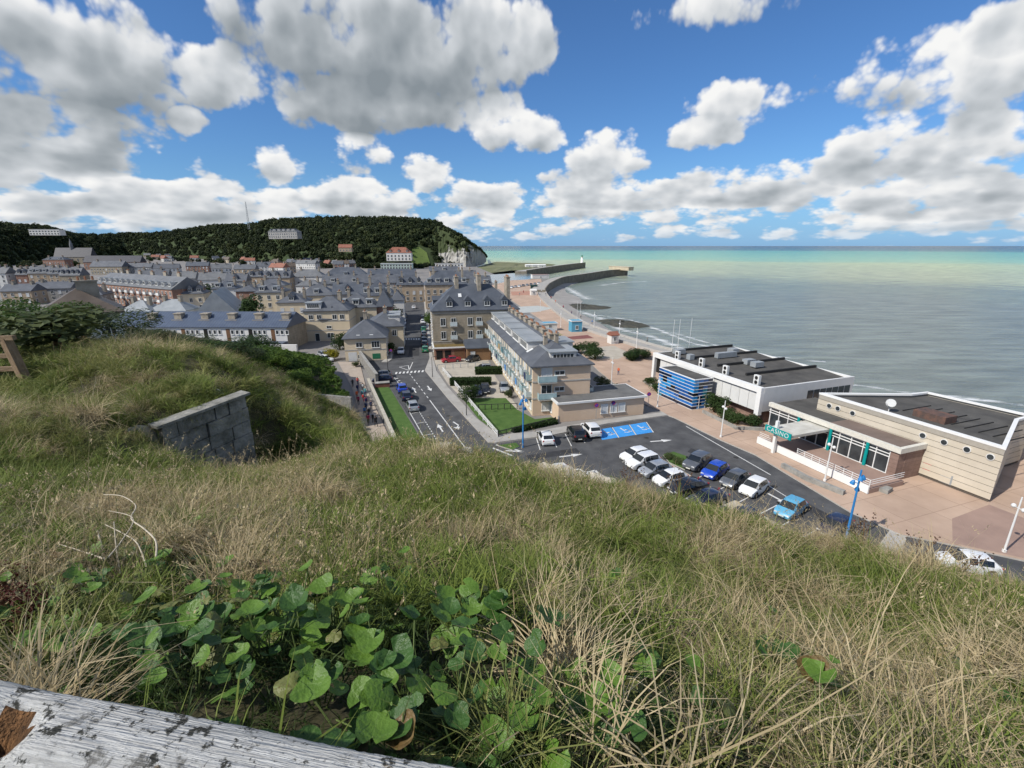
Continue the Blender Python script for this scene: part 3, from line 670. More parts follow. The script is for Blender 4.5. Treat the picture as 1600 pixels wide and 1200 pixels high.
lm_hedge = leaf_mat('hedge_leaf', (.02, .045, .012), (.055, .09, .025))
# far wood, one mass
for vi, (m, frac) in enumerate(((lm_forest, .45), (lm_forest, .27), (lm_forest2, .28))):
    src = crown_mesh('forest_crown', 420, .17, m, 40+vi, 10, .75)
    pts = []; sc_ = []; ro = []
    for _ in range(int(5200*frac)):
        u = random.uniform(0, len(cols_)-1); s = random.uniform(0.2, RO-1.5)*.78
        x = cols_[int(u)]
        p = hill_at(u, s)
        if p[2] < 4 and random.random() < .6: continue
        if 640 < x < 674 and s < 1.9: continue        # the meadow
        if x > 715 and s < 1.0: continue
        h = random.uniform(3.0, 8.0)*(1.15 if random.random() < .1 else 1)*(.6 if x > 690 else 1)
        pts.append((p[0], p[1], p[2]+h*.55)); sc_.append((h*.9, h*.9, h)); ro.append((0, 0, random.uniform(0, 6.28)))
    for _ in range(int(420*frac)):       # trees at the foot of the hill and scrub on the cliff brow
        if _ % 3:
            x = random.uniform(-20, 735); p = P(x, interp(hill_base, x)+random.uniform(-.5, 5.5)*(1 if x < 520 else .4)); h = random.uniform(3, 6.5); p = (p.x, p.y, 0)
        else:
            k = random.randint(0, len(fine)-3); j = random.choice([8, 9, 10, 11, 12, 13, 13]) if fine[k][0] < 735 else 13; p = CLV[k][j]; h = random.uniform(1.5, 3.6)
        pts.append((p[0], p[1], p[2]+h*.5)); sc_.append((h, h, h)); ro.append((0, 0, random.uniform(0, 6.28)))
    instancer('woodland', src, pts, ro, sc_, label='dark woodland covering the far hill', cat='woodland')
sheet('meadow', [(640, 421), (650, 404), (672, 401), (690, 412), (668, 424)], 6, mat('meadow_grass', (.06, .10, .02), .95, c2=(.09, .13, .035), scale=.03, space='World')) if 0 else None
mp_ = [hill_at(u, s) for u, s in ((87.5, .2), (88.2, 1.8), (89.5, 2.0), (91, 1.4), (91.5, .3))]
mo = MB().add([(p[0], p[1], p[2]+1.2) for p in mp_], [tuple(range(5))]).build('meadow', mat('meadow_grass', (.07, .12, .02), .95, c2=(.11, .15, .04), scale=.03, space='World')); mo['kind'] = 'structure'
if mo.data.polygons[0].normal.z < 0: mo.data.flip_normals()

# ================================================================ TOWN HOUSES
def slate(name, c, c2): return mat(name, c, .55, c2=c2, scale=.35, det=9, spec=.4, extra=None, bump=.3, bscale=5)
r_slate = slate('slate', (.068, .075, .087), (.125, .133, .148)); r_slate2 = slate('blue_slate', (.055, .064, .08), (.10, .112, .132)); r_slate3 = slate('pale_slate', (.11, .115, .12), (.18, .185, .19))
r_brown = slate('brown_tile', (.075, .058, .045), (.14, .11, .085)); r_red = slate('red_tile', (.20, .075, .045), (.30, .13, .085)); r_zinc = slate('zinc', (.22, .24, .25), (.33, .35, .36))
w_cream = mat('cream_render', (.55, .46, .32), .9, c2=(.66, .56, .41), scale=.25, det=8); w_stone = mat('buff_stone', (.24, .205, .15), .9, c2=(.36, .31, .235), scale=.9, det=9, extra=lines(1.6, 2, .82, .08))
w_white = mat('white_render', (.58, .565, .53), .9, c2=(.70, .685, .65), scale=.3, det=8); w_brick = mat('red_brick', (.22, .125, .09), .9, c2=(.33, .20, .15), scale=.8, det=9, extra=lines(2.2, 2, .85, .1))
w_tan = mat('tan_stone', (.33, .25, .17), .9, c2=(.45, .36, .26), scale=.6, det=9); w_grey = mat('grey_render', (.26, .25, .24), .9, c2=(.38, .37, .35), scale=.4, det=8)
w_pink = mat('pink_render', (.56, .42, .30), .9, c2=(.66, .51, .38), scale=.2, det=8); w_chim = mat('chimney_render', (.25, .215, .165), .95, c2=(.40, .355, .29), scale=1.5, det=8)
m_glass = mat('window_glass', (.018, .022, .026), .12, c2=(.05, .06, .065), scale=.7, spec=.6); m_frame = mat('window_frame', (.66, .66, .64), .6, var=.06); m_shut = mat('white_shutter', (.62, .63, .62), .7, var=.08, extra=lines(12, 2, .8, .25))
m_dark = mat('dark_opening', (.015, .014, .013), .9, var=.3); m_wood = mat('brown_wood', (.16, .085, .045), .8, var=.25, scale=4)
WM = {}
def window_mesh(w, h, bars=1, shut=False):
    k = (round(w, 2), round(h, 2), bars, shut)
    if k in WM: return WM[k]
    f = MB(); t = .09
    f.box(-w/2-t, -w/2, -.07, .02, -t, h+t); f.box(w/2, w/2+t, -.07, .02, -t, h+t); f.box(-w/2, w/2, -.07, .02, -t, 0); f.box(-w/2, w/2, -.07, .02, h, h+t)
    for i in range(bars): x = -w/2+w*(i+1)/(bars+1); f.box(x-.035, x+.035, -.06, .02, 0, h)
    f.box(-w/2-.16, w/2+.16, -.16, .02, -t-.08, -t-.003)
    p = MB().box(-w/2, w/2, -.025, .015, 0, h)
    WM[k] = (f.mesh('window', m_frame), p.mesh('pane', m_shut if shut else m_glass)); return WM[k]
def window(parent, x, y, z, rz, w, h, bars=1, shut=False):
    a, b = window_mesh(w, h, bars, shut); o = obj('window', a, parent, (x, y, z), rz); obj('shutter' if shut else 'pane', b, o); return o
FROT = {'S': 0, 'W': -math.pi/2, 'E': math.pi/2, 'N': math.pi}
def face_pt(face, w, d, s, off=0.0):
    return {'S': (s, -off), 'N': (w-s, d+off), 'W': (-off, d-s), 'E': (w+off, s)}[face]
def roof_mesh(kind, w, d, h, rh, over, m, axis='x'):
    o = over; mb = MB(); x0, x1, y0, y1 = -o, w+o, -o, d+o; e = .22
    b = [(x0, y0), (x1, y0), (x1, y1), (x0, y1)]
    if kind == 'hip':
        if w >= d: i = (d/2+o)*.95; r = [(x0+i, d/2), (x1-i, d/2)]
        else: i = (w/2+o)*.95; r = [(w/2, y0+i), (w/2, y1-i)]
    elif kind == 'gable': r = [(x0, d/2), (x1, d/2)] if axis == 'x' else [(w/2, y0), (w/2, y1)]
    vs = [(x, y, h) for x, y in b]+[(x, y, h+e) for x, y in b]+[(x, y, h+e+rh) for x, y in r]
    horiz = (kind == 'hip' and w >= d) or (kind == 'gable' and axis == 'x')
    fs = [(0, 3, 2, 1), (0, 1, 5, 4), (1, 2, 6, 5), (2, 3, 7, 6), (3, 0, 4, 7)]
    fs += [(4, 5, 9, 8), (6, 7, 8, 9), (5, 6, 9), (7, 4, 8)] if horiz else [(4, 5, 8), (5, 6, 9, 8), (6, 7, 9), (7, 4, 8, 9)]
    return mb.add(vs, fs)
def building(name, label, o, ang, w, d, h, roof='hip', rh=3.0, wall=None, roofm=None, wins=(), chim=(), dorm=(), over=.35, z=0.0, cat='house', group=None, axis='x', bands=(), sky=()):
    wall = wall or w_cream; roofm = roofm or r_slate
    t = thing(name, label, cat, (o[0], o[1], z), ang, group)
    if roof == 'flat':
        MB().box(0, w, 0, d, 0, h).build('wall', wall, t)
        mb = MB(); mb.box(-over, w+over, -over, d+over, h+.003, h+.3, 1); mb.box(-over+.3, w+over-.3, -over+.3, d+over-.3, h+.303, h+.34, 0); mb.build('roof', [roofm, m_frame], t)
    else:
        mb = MB().box(0, w, 0, d, 0, h)
        if roof == 'gable':
            k = rh*(1-.12)
            if axis == 'x': mb.add([(0, 0, h), (0, d, h), (0, d/2, h+k), (w, 0, h), (w, d, h), (w, d/2, h+k)], [(0, 2, 1), (3, 4, 5)])
            else: mb.add([(0, 0, h), (w, 0, h), (w/2, 0, h+k), (0, d, h), (w, d, h), (w/2, d, h+k)], [(0, 1, 2), (4, 3, 5)])
        mb.build('wall', wall, t)
        roof_mesh(roof, w, d, h, rh, over, roofm, axis).build('roof', roofm, t)
    for (face, zs, ss, ww, wh, *rest) in wins:
        bars = rest[0] if rest else 1; shut = rest[1] if len(rest) > 1 else 0
        span = w if face in 'SN' else d
        ss_ = [span*(i+.5)/ss for i in range(ss)] if isinstance(ss, int) else ss
        for zz in zs:
            for s in ss_:
                x, y = face_pt(face, w, d, s, .02); window(t, x, y, zz, FROT[face], ww, wh, bars, shut and random.random() < shut)
    for b_ in bands: MB().box(-.06, w+.06, -.06, d+.06, b_, b_+.22).build('string_course', m_kerb, t)
    for (cx, cy, sx, sy, zt, *r_) in chim:
        mb = MB(); zb = h-.2; mb.box(cx-sx/2, cx+sx/2, cy-sy/2, cy+sy/2, zb, zt); mb.box(cx-sx/2-.1, cx+sx/2+.1, cy-sy/2-.1, cy+sy/2+.1, zt+.002, zt+.18)
        c = mb.build('chimney', w_chim, t); n = max(2, int(max(sx, sy)/.55))
        p = MB()
        for i in range(n):
            q = (i+.5)/n-.5; p.tube([(cx+(q*sx if sx > sy else 0), cy+(q*sy if sy >= sx else 0), zt+.18), (cx+(q*sx if sx > sy else 0), cy+(q*sy if sy >= sx else 0), zt+.6)], .13, 6)
        p.build('chimney_pots', mat('clay_pot', (.30, .15, .09), .9, var=.2), c)
    for (face, ss, dw, dh, back, kind) in dorm:
        span = w if face in 'SN' else d; half = (d if face in 'SN' else w)/2+over
        ss_ = [span*(i+.5)/ss for i in range(ss)] if isinstance(ss, int) else ss
        zf = h+.22+rh*((back+over)/half)          # roof height where the dormer front stands
        for s in ss_:
            x, y = face_pt(face, w, d, s, -back); dep = min(dh/rh*half+.2, half-back)
            mb = MB(); mb.box(-dw/2, dw/2, 0, dep, -.25, dh, 0)
            if kind == 'flat': mb.box(-dw/2-.2, dw/2+.2, -.25, dep+.2, dh+.003, dh+.18, 1)
            else: mb.add([(-dw/2-.15, -.2, dh), (dw/2+.15, -.2, dh), (0, -.2, dh+dw*.75), (-dw/2-.15, dep, dh), (dw/2+.15, dep, dh), (0, dep+.6, dh+dw*.75)], [(0, 1, 2), (0, 2, 5, 3), (1, 4, 5, 2), (0, 3, 4, 1)], 1)
            dd = mb.build('dormer', [w_white if kind == 'flat' else roofm, r_zinc if kind == 'flat' else roofm], t); dd.location = (x, y, zf); dd.rotation_euler = (0, 0, FROT[face])
            nb = max(1, int(dw/.8)); window(dd, 0, -.01, dh*.16, 0, dw*.78, dh*.66, nb if dw > 1.8 else 1)
    for (face, s, back) in sky:
        half = (d if face in 'SN' else w)/2+over; x, y = face_pt(face, w, d, s, -back); sl_ = math.atan2(rh, half)
        o_ = MB().box(-.4, .4, -.6, .6, .05, .14, 0).build('skylight', m_shut, t); o_.location = (x, y, h+.22+rh*((back+over)/half))
        o_.rotation_euler = Matrix.Rotation(FROT[face], 3, 'Z').to_4x4().to_3x3().to_euler(); o_.rotation_euler = (Matrix.Rotation(FROT[face], 3, 'Z') @ Matrix.Rotation(sl_, 3, 'X')).to_euler()
    return t
def at(x, y, h):
    p = P(x, y, h); return (p.x, p.y)
G2 = [1.0, 3.7]; G3 = [1.0, 3.8, 6.6]
# --- nearer named buildings ---
building('apartment_block', 'long cream seafront apartment block with pink gable end and blue balconies', at(833, 574, 8), ANG, 9.4, 51, 8, 'hip', 2.6, w_pink, r_slate,
         wins=[('S', [4.0, 6.6], [4.3], 1.5, .6, 1), ('S', [.9], [2.2], 1.3, 1.3, 1, 1), ('W', [1.0, 3.8, 6.2], 24, 1.0, 1.35, 1, .5), ('E', [1.0, 3.8, 6.2], 16, 1.1, 1.35, 1, .3)],
         chim=[(3.6, 6.2, .6, .7, 11.6), (5.6, 6.6, .6, .7, 11.8)]+[(5.4, y, .9, 2.2, 11.4) for y in (9.5, 14, 18.5, 23, 27.5, 32, 36.5, 41, 45.5)], bands=(2.75, 5.5), over=.5,
         dorm=[('S', [5.2], 4.3, 1.5, 1.2, 'flat')]+[('W', [s], 6.0, 1.5, .9, 'flat') for s in (6, 13, 20, 27, 34, 40.5)]+[('E', [s], 5.0, 1.4, .9, 'flat') for s in (9, 18, 27, 36)], sky=[('S', 1.8, .9), ('W', 44, 1.2)], cat='apartments')
apt = bpy.data.objects['apartment_block']
MB().box(-.012, 0.0, .3, 50.7, 0, 7.95).build('rendered_front', w_cream, apt)
m_bal = mat('blue_balcony_panel', (.24, .37, .40), .4, c2=(.36, .47, .49), scale=1); m_bal2 = mat('pale_balcony_panel', (.50, .56, .56), .5, var=.1)
def balcony(parent, x, y, z, rz, w, m, dep=1.0):
    o = MB().box(-w/2, w/2, -dep, -.02, -.15, 0).build('balcony', m_kerb, parent); o.location = (x, y, z); o.rotation_euler = (0, 0, rz)
    b = MB(); b.box(-w/2, w/2, -dep, -dep+.05, .08, 1.0); b.box(-w/2, -w/2+.05, -dep, -.03, .08, 1.0); b.box(w/2-.05, w/2, -dep, -.03, .08, 1.0); b.build('balcony_panel', m, o)
    r = MB(); r.tube([(-w/2, -dep+.02, 1.05), (w/2, -dep+.02, 1.05)], .035, 6); r.build('handrail', m_frame, o)
for i in range(2): balcony(apt, 2.2, 0, 2.9+i*2.75, 0, 2.9, m_bal); window(apt, 2.2, -.02, 3.0+i*2.75, 0, 1.6, 2.0, 1, i == 1)
for i in range(15):
    for k in range(2):
        balcony(apt, 0, 50-(2.2+i*3.3), 2.9+k*2.75, -math.pi/2, 2.0, random.choice([m_bal, m_bal2, m_bal2, m_bal]), .9)
for i in range(4): balcony(apt, 9.4, 2+i*7, 2.9+(i % 2)*2.75, math.pi/2, 2.4, m_bal2)
cl_m = [mat('cloth_'+n, c, .9, var=.1) for n, c in (('blue', (.08, .25, .55)), ('teal', (.1, .35, .4)), ('navy', (.03, .04, .10)), ('white', (.7, .7, .68)), ('ochre', (.45, .30, .10)))]
for i in range(8):   # washing and awnings hung on the balconies
    o = MB().box(-.5, .5, -1.02, -.98, .1, 1.2).build('hanging_cloth', cl_m[i % 5], apt); o.location = (0, 50-(2.2+random.randint(1, 14)*3.3), 2.9+random.randint(0, 1)*2.75); o.rotation_euler = (0, 0, -math.pi/2)
# low flat annex in front of it
ax = P(868, 650); a0 = at(842+28, 657, 0)
building('flat_annex', 'low pink flat-roofed annex at the corner of the apartment block', at(873, 632, 2.9), ANG+.06, 14.5, 6.5, 2.9, 'flat', 0, w_pink, mat('roof_felt', (.10, .10, .098), .95, c2=(.17, .17, .165), scale=.5, det=8),
         wins=[('S', [.9], [7.6, 9.2, 10.6], 1.0, 1.3, 0, 1), ('W', [.7], [1.6, 3.2], .9, 1.6, 0, 1)], cat='annex')
# stone house with steep slate roof on the corner
building('stone_mansion', 'tall buff stone house with steep slate roof and pointed dormers', at(675, 487, 11), ANG, 21, 13, 11, 'hip', 5.6, w_stone, r_slate2,
         wins=[('S', [1.2], 7, 1.1, 1.6), ('S', [4.4, 7.6], [2.5, 5, 9, 11.2, 15, 18.5], 1.05, 1.7, 1, .35), ('W', [1.2, 4.4, 7.6], 4, 1.05, 1.7)],
         chim=[(6.5, 6.5, .9, 2.6, 18.6), (12, 6, .9, 3.0, 19), (19.3, 6, .9, 3.4, 18.4)], dorm=[('S', [4.2, 8.6, 13.3, 17.6], 1.5, 1.5, .5, 'gable'), ('W', [6.5], 1.4, 1.4, .5, 'gable')], bands=(3.6, 10.5), sky=[('S', 7, 3.4)], cat='house')
sm = bpy.data.objects['stone_mansion']
for x in (5, 11.2, 15, 18.5):
    for z in (4.2, 7.4): balcony(sm, x, 0, z, 0, 1.7, m_bal2, .6)
# garages with mossy roof
ga = building('garage_row', 'low brick garage row with mossy roof and dark open bays', at(679, 545, 2.7), ANG, 11.5, 6.5, 2.7, 'flat', 0, mat('garage_brick', (.26, .14, .095), .9, var=.2, scale=2), mat('mossy_roof', (.10, .075, .03), .95, c2=(.20, .14, .05), scale=.7, det=8), cat='garage')
for i, x in enumerate((1.1, 3.1, 8.0, 10.4)): MB().box(x-.75, x+.75, -.03, .01, .02, 2.2).build('open_bay', m_dark, ga)
MB().box(4.6, 7.0, -.04, .01, .02, 2.2).build('garage_door', m_wood, ga)
building('slate_lean_to', 'small dark slate lean-to beside the brick garages', at(730, 545, 2.9), ANG, 5.5, 7, 2.9, 'gable', 1.4, mat('lean_brick', (.22, .13, .07), .9, var=.2), r_slate2, wins=[('S', [.2], [1.3], .9, 1.9, 0, 1)], cat='shed')
# cream corner house on the near crossroads
building('corner_house', 'cream two-storey corner house with hipped slate roof by the stone wall', at(537, 530.5, 5.2), ANG, 9.4, 12, 5.2, 'hip', 3.6, w_cream, r_slate,
         wins=[('S', [3.3], [3.3], 1.3, 1.0, 1), ('S', [3.1], [7.0], 1.7, 1.4, 2), ('S', [.6], [3.4], 1.1, .8, 1), ('E', [.9, 3.4], 4, 1.0, 1.3)], chim=[(4.6, 6.5, .8, 1.8, 10.6)], bands=(2.5,), over=.45, sky=[('S', 3.2, .9), ('S', 6.2, .9)])
ch_ = bpy.data.objects['corner_house']; MB().box(6.1, 7.9, -.05, .01, .35, 1.6).build('green_shutter', m_green, ch_); MB().box(.7, 2.6, -.04, .01, .02, 2.1).build('garage_door', m_shut, ch_)
building('town_house', 'cream house with large white box dormer behind the corner house', at(573, 512, 6), ANG, 9, 14, 6, 'hip', 3, w_cream, r_slate, wins=[('E', [1, 3.8], 5, 1, 1.4), ('S', [3.8], 2, 1, 1.4)], dorm=[('E', [4, 9], 4, 1.6, .8, 'flat')], chim=[(4.5, 5, .8, 2, 10.4)])
building('town_house', 'tall cream three-storey house with white roof box next to the blue-roofed school', at(473, 487, 8.4), ANG*.6, 12.3, 11, 8.4, 'hip', 3.4, w_cream, r_slate,
         wins=[('S', [6.2], [2.0, 4.2, 8.4, 10.4], 1.1, 1.2), ('S', [1.0], [6.8], 1.6, 1.3, 1), ('S', [3.6], [6.6], 1.2, .7), ('S', [.05], [3.2], 1.1, 2.1, 0)], bands=(2.9, 5.6), dorm=[('S', [2.8], 4.0, 1.6, .4, 'flat')], chim=[(9, 6, .9, 2, 13.2)], over=.4)
# the school with its long blue roof
def seam(t, b, mx, vec): lines(1.4, 0, .62, .16)(t, b, mx, vec)
m_blue = mat('blue_metal_roof', (.062, .082, .125), .42, c2=(.09, .115, .16), scale=.5, spec=.5, extra=seam)
sl0 = P(172, 511.5, 6); sl1 = P(447, 512, 6)
sch = building('school', 'long white two-storey building with shallow blue metal roof and stubby chimneys', (sl0.x, sl0.y), math.atan2(sl1.y-sl0.y, sl1.x-sl0.x), (sl1-sl0).length, 11.5, 6, 'gable', 3.1, w_white, m_blue, over=.4, cat='school')
Ls = (sl1-sl0).length
for i in range(8):
    x = 2.2+i*5.75
    for k in range(3): window(sch, x+.3+k*1.25, -.02, 4.35, 0, .62, .95, 0)
    if i: MB().box(x-1.3, x-.35, -.06, .01, .2, 5.6).build('dark_panel', m_wood if i % 2 else m_dark, sch)
for i in range(6):
    x = 9+i*7.0; mb = MB(); mb.box(x-.9, x+.9, 2.6, 4.2, 6.6, 9.0); mb.box(x-1.05, x+1.05, 2.45, 4.35, 9.002, 9.25); mb.box(x-1.5, x+1.5, 2.1, 4.3, 7.5, 7.62, 0); c = mb.build('chimney', w_chim, sch)
MB().box(0.02, Ls-.02, -2.4, -.02, 2.3, 2.55).build('canopy', m_blue, sch)
MB().box(Ls-9, Ls+3.5, -3.2, -2.45, 0, 2.2).build('low_wall', w_white, sch)
MB().box(Ls+.012, Ls+.03, .1, 11.4, 0, 5.95).build('stone_gable', w_stone, sch)
# steep barn-like roof behind it
building('steep_roof_hall', 'hall with very steep pale zinc roof and dark timber gable', at(305, 497, 3), .35, 13, 18, 3.2, 'gable', 8.2, m_dark, r_zinc, axis='y', over=.5, cat='hall')
# brown-roofed house on the bank with its broad chimney
hh = PY(62, 497, 50); hz_ = hh.z
building('bank_house', 'old house with mossy brown hipped roof and one broad rendered chimney', (hh.x, hh.y), .70, 6.6, 7, 5.0, 'hip', 2.5, w_white, r_brown, chim=[(4.3, 3.2, 1.9, .8, 8.4)], wins=[('S', [2.6], 3, .9, 1.2), ('E', [2.6], 2, .9, 1.2)], z=hz_-5.0, over=.5)
# the long red-brick apartments
b0 = P(150, 443, 9); b1 = P(268, 453, 9)
rb = building('brick_apartments', 'long brick apartment range with white dormers and balconies across the quay', (b0.x, b0.y), math.atan2(b1.y-b0.y, b1.x-b0.x), (b1-b0).length, 13, 9, 'gable', 4.5, w_brick, r_slate3,
     wins=[('S', [1.0, 3.8, 6.6], 22, 1.0, 1.5, 1)], dorm=[('S', 13, 2.0, 1.7, .8, 'flat')], chim=[(6+i*11, 7, 2.2, .8, 15) for i in range(6)], cat='apartments')
for i in range(11):
    for k in range(2): balcony(rb, 3+i*5.4, 0, 3.5+k*2.8, 0, 2.2, m_frame, .9)
mb = MB(); mb.box(-.1, 8.6, -.12, -.02, 0, 6.4)
e_ = MB().box(-.2, -.02, .4, 12.6, 0.2, 8.8).build('brick_end', mat('bright_brick', (.36, .12, .07), .9, var=.15), rb)
for i in range(5): MB().box(-.24, -.205, 1.2+i*2.3, 2.4+i*2.3, .5, 6.2).build('navy_panel', mat('navy_panel', (.02, .035, .10), .5, var=.2), rb)
# --- the wider town, one house after another: left eave point, right eave x, eave height, depth, roof rise, roof, wall, roof colour, dormers, turn
TN = [
 (24, 430, 42, 8, 10, 4, 'gable', w_brick, r_slate, 2, .25), (43, 428, 74, 9, 10, 4.5, 'gable', w_tan, r_slate, 3, .25), (75, 429, 92, 8.5, 10, 4.5, 'gable', w_tan, r_slate2, 2, .22), (93, 431, 124, 8, 10, 5, 'gable', w_stone, r_slate, 4, .2),
 (-12, 428, 8, 9, 10, 4, 'gable', w_white, r_slate3, 0, .2), (66, 406, 100, 11, 12, 3, 'hip', w_brick, r_slate, 2, .1), (276, 460, 318, 7, 10, 3, 'hip', w_cream, r_slate, 3, .3), (330, 452, 368, 8, 10, 3, 'hip', w_white, r_slate2, 2, .2), (368, 456, 400, 9, 11, 2, 'hip', w_brick, r_slate, 0, .15), (398, 458, 440, 9, 11, 3, 'hip', w_cream, r_slate, 2, .15),
 (210, 432, 262, 7, 10, 4, 'gable', w_brick, r_slate, 0, .3), (268, 436, 305, 7, 10, 4, 'gable', w_grey, r_slate3, 0, .3), (310, 438, 352, 7, 10, 4, 'gable', w_white, r_slate3, 0, .3), (352, 440, 384, 7, 10, 4, 'gable', w_grey, r_slate, 1, .2),
 (240, 420, 280, 6, 9, 4, 'gable', w_white, r_slate, 0, .4), (290, 416, 325, 6, 9, 4, 'gable', w_brick, r_slate2, 0, .2), (330, 420, 362, 6, 9, 4, 'gable', w_white, r_slate3, 0, .5), (365, 421, 398, 6, 9, 4, 'gable', w_tan, r_slate, 0, .1),
 (196, 418, 236, 6, 9, 4, 'gable', w_grey, r_slate, 0, .1), (140, 417, 190, 7, 12, 5, 'gable', w_stone, r_slate, 0, .05), (402, 416, 428, 6, 9, 4, 'gable', w_white, r_slate, 1, .3), (420, 418, 442, 6, 9, 4, 'gable', w_white, r_red, 0, -.3), (462, 412, 492, 6, 9, 4, 'gable', w_white, r_slate3, 1, -.2), (444, 417, 462, 6, 9, 4, 'gable', w_tan, r_brown, 0, .5),
 (386, 433, 412, 7, 10, 3, 'gable', w_tan, r_slate, 2, .15), (412, 435, 452, 8, 10, 4, 'gable', w_tan, r_slate, 3, .15), (455, 433, 505, 8, 10, 4, 'hip', w_white, r_slate3, 0, .12), (400, 447, 445, 7, 10, 3, 'hip', w_cream, r_slate, 0, .15), (462, 447, 500, 5, 10, 3, 'hip', w_white, r_slate3, 0, .1),
 (505, 433, 575, 9, 12, 5, 'hip', w_tan, r_slate2, 1, 0), (575, 433, 650, 9, 12, 4, 'gable', w_tan, r_slate2, 0, 0), (503, 444, 570, 8, 11, 4, 'gable', w_grey, r_slate, 2, 0), (570, 443, 622, 8, 11, 4, 'gable', w_grey, r_slate, 0, 0), (620, 446, 662, 8, 10, 4.5, 'hip', w_tan, r_slate2, 3, 0),
 (466, 463, 522, 7, 11, 4, 'hip', w_cream, r_slate, 1, 0), (520, 461, 566, 8, 11, 4, 'gable', w_grey, r_slate2, 1, 0), (564, 463, 616, 9, 12, 5, 'hip', w_cream, r_slate2, 3, 0), (432, 474, 478, 7, 11, 3, 'hip', w_cream, r_slate, 1, 0), (524, 482, 588, 8, 12, 4, 'hip', w_cream, r_slate, 3, 0), (588, 480, 612, 8, 12, 5, 'hip', w_brick, r_slate2, 0, 0), (500, 500, 540, 6, 9, 3, 'hip', w_cream, r_slate2, 1, 0),
 (612, 470, 622, 8, 10, 3, 'hip', w_white, r_slate, 0, 0), (664, 446, 732, 10, 12, 5.5, 'hip', w_tan, r_slate2, 5, 0), (672, 424, 716, 9, 11, 3, 'gable', w_tan, r_slate, 1, 0), (715, 436, 745, 9, 12, 4, 'gable', w_stone, r_slate, 0, 0), (738, 446, 768, 8, 12, 4, 'gable', w_stone, r_slate, 2, 0), (757, 466, 782, 8, 12, 4, 'hip', w_stone, r_slate2, 1, 0),
 (128, 462, 160, 6, 10, 3, 'hip', w_grey, r_slate, 0, .3), (50, 452, 110, 6, 10, 3, 'gable', w_grey, r_slate, 0, .25), (0, 456, 48, 6, 10, 3, 'gable', w_tan, r_slate, 0, .2), (185, 489, 235, 5, 9, 3.4, 'hip', w_white, r_zinc, 0, .1), (232, 487, 290, 5, 9, 3.4, 'hip', w_white, r_zinc, 0, .1), (335, 481, 385, 4, 10, 2.5, 'hip', w_white, r_slate3, 0, .1)]
wn = {id(w_cream): 'cream', id(w_stone): 'buff stone', id(w_white): 'white', id(w_brick): 'red brick', id(w_tan): 'tan stone', id(w_grey): 'grey rendered'}
rn = {id(r_slate): 'slate', id(r_slate2): 'blue slate', id(r_slate3): 'pale slate', id(r_red): 'red tile', id(r_brown): 'brown tile', id(r_zinc): 'zinc'}
wd = {0: 'no dormers', 1: 'one dormer', 2: 'two dormers', 3: 'three dormers', 4: 'four dormers', 5: 'five dormers'}
seen = {}
for (x0, y0, x1, h, d, rh, kind, wl, rf, nd_, turn) in TN:
    a = P(x0, y0, h); ang = turn if turn else ANG
    aa, bb, cc = ray(x1, y0); k_ = aa/bb
    # width so that the right eave corner falls on the sight line x1
    w = (k_*a.y-a.x)/(math.cos(ang)-k_*math.sin(ang)); w = max(4, min(w, 60))
    zs = [1.0+2.8*i for i in range(max(1, int(h/2.8)))]
    nw = max(2, int(w/2.6))
    lab = '%s %s-storey %s house with %s roof, %s' % ('hipped' if kind == 'hip' else 'gabled', ['one', 'two', 'three', 'four'][len(zs)-1], wn[id(wl)], rn[id(rf)], wd[nd_])
    k2 = (lab, ); seen[k2] = seen.get(k2, 0)+1
    lab += ', in the old town'
    building('town_house', lab, (a.x, a.y), ang, w, d, h, kind, rh, wl, rf, wins=[('S', zs, nw, 1.0, 1.45, 1, .25), ('E', zs, 2, 1.0, 1.4)], dorm=[('S', nd_, min(1.8, w/nd_*.5), 1.5, .7, random.choice(['flat', 'gable']))] if nd_ else [],
             chim=[(w*random.uniform(.12, .3), d/2, .8, 1.8, h+rh+1.3), (w*random.uniform(.7, .9), d/2, .8, 1.8, h+rh+1.3)], group='houses of the old town')
rr_ = random.Random(21)
for i in range(26):     # small houses scattered between the town and the wood
    x = rr_.uniform(190, 560); yb = interp(hill_base, x)+rr_.uniform(1.0, 7.0); a = P(x, yb); wl, rf = rr_.choice([w_white, w_white, w_tan, w_cream, w_brick]), rr_.choice([r_slate, r_slate3, r_brown, r_red, r_slate2]); kind = rr_.choice(['gable', 'gable', 'hip']); w = rr_.uniform(8, 14)
    building('edge_house', 'small %s %s house with %s roof at the foot of the wooded hill' % (kind.replace('gable', 'gabled').replace('hip', 'hipped'), wn[id(wl)], rn[id(rf)]), (a.x, a.y), rr_.uniform(-.6, .8), w, 8, 5, kind, 4, wl, rf, wins=[('S', [1, 3.4], 3, 1.1, 1.4), ('E', [1], 2, 1.1, 1.4)], chim=[(w*.8, 4, .8, 1.2, 10)], group='houses at the foot of the hill')
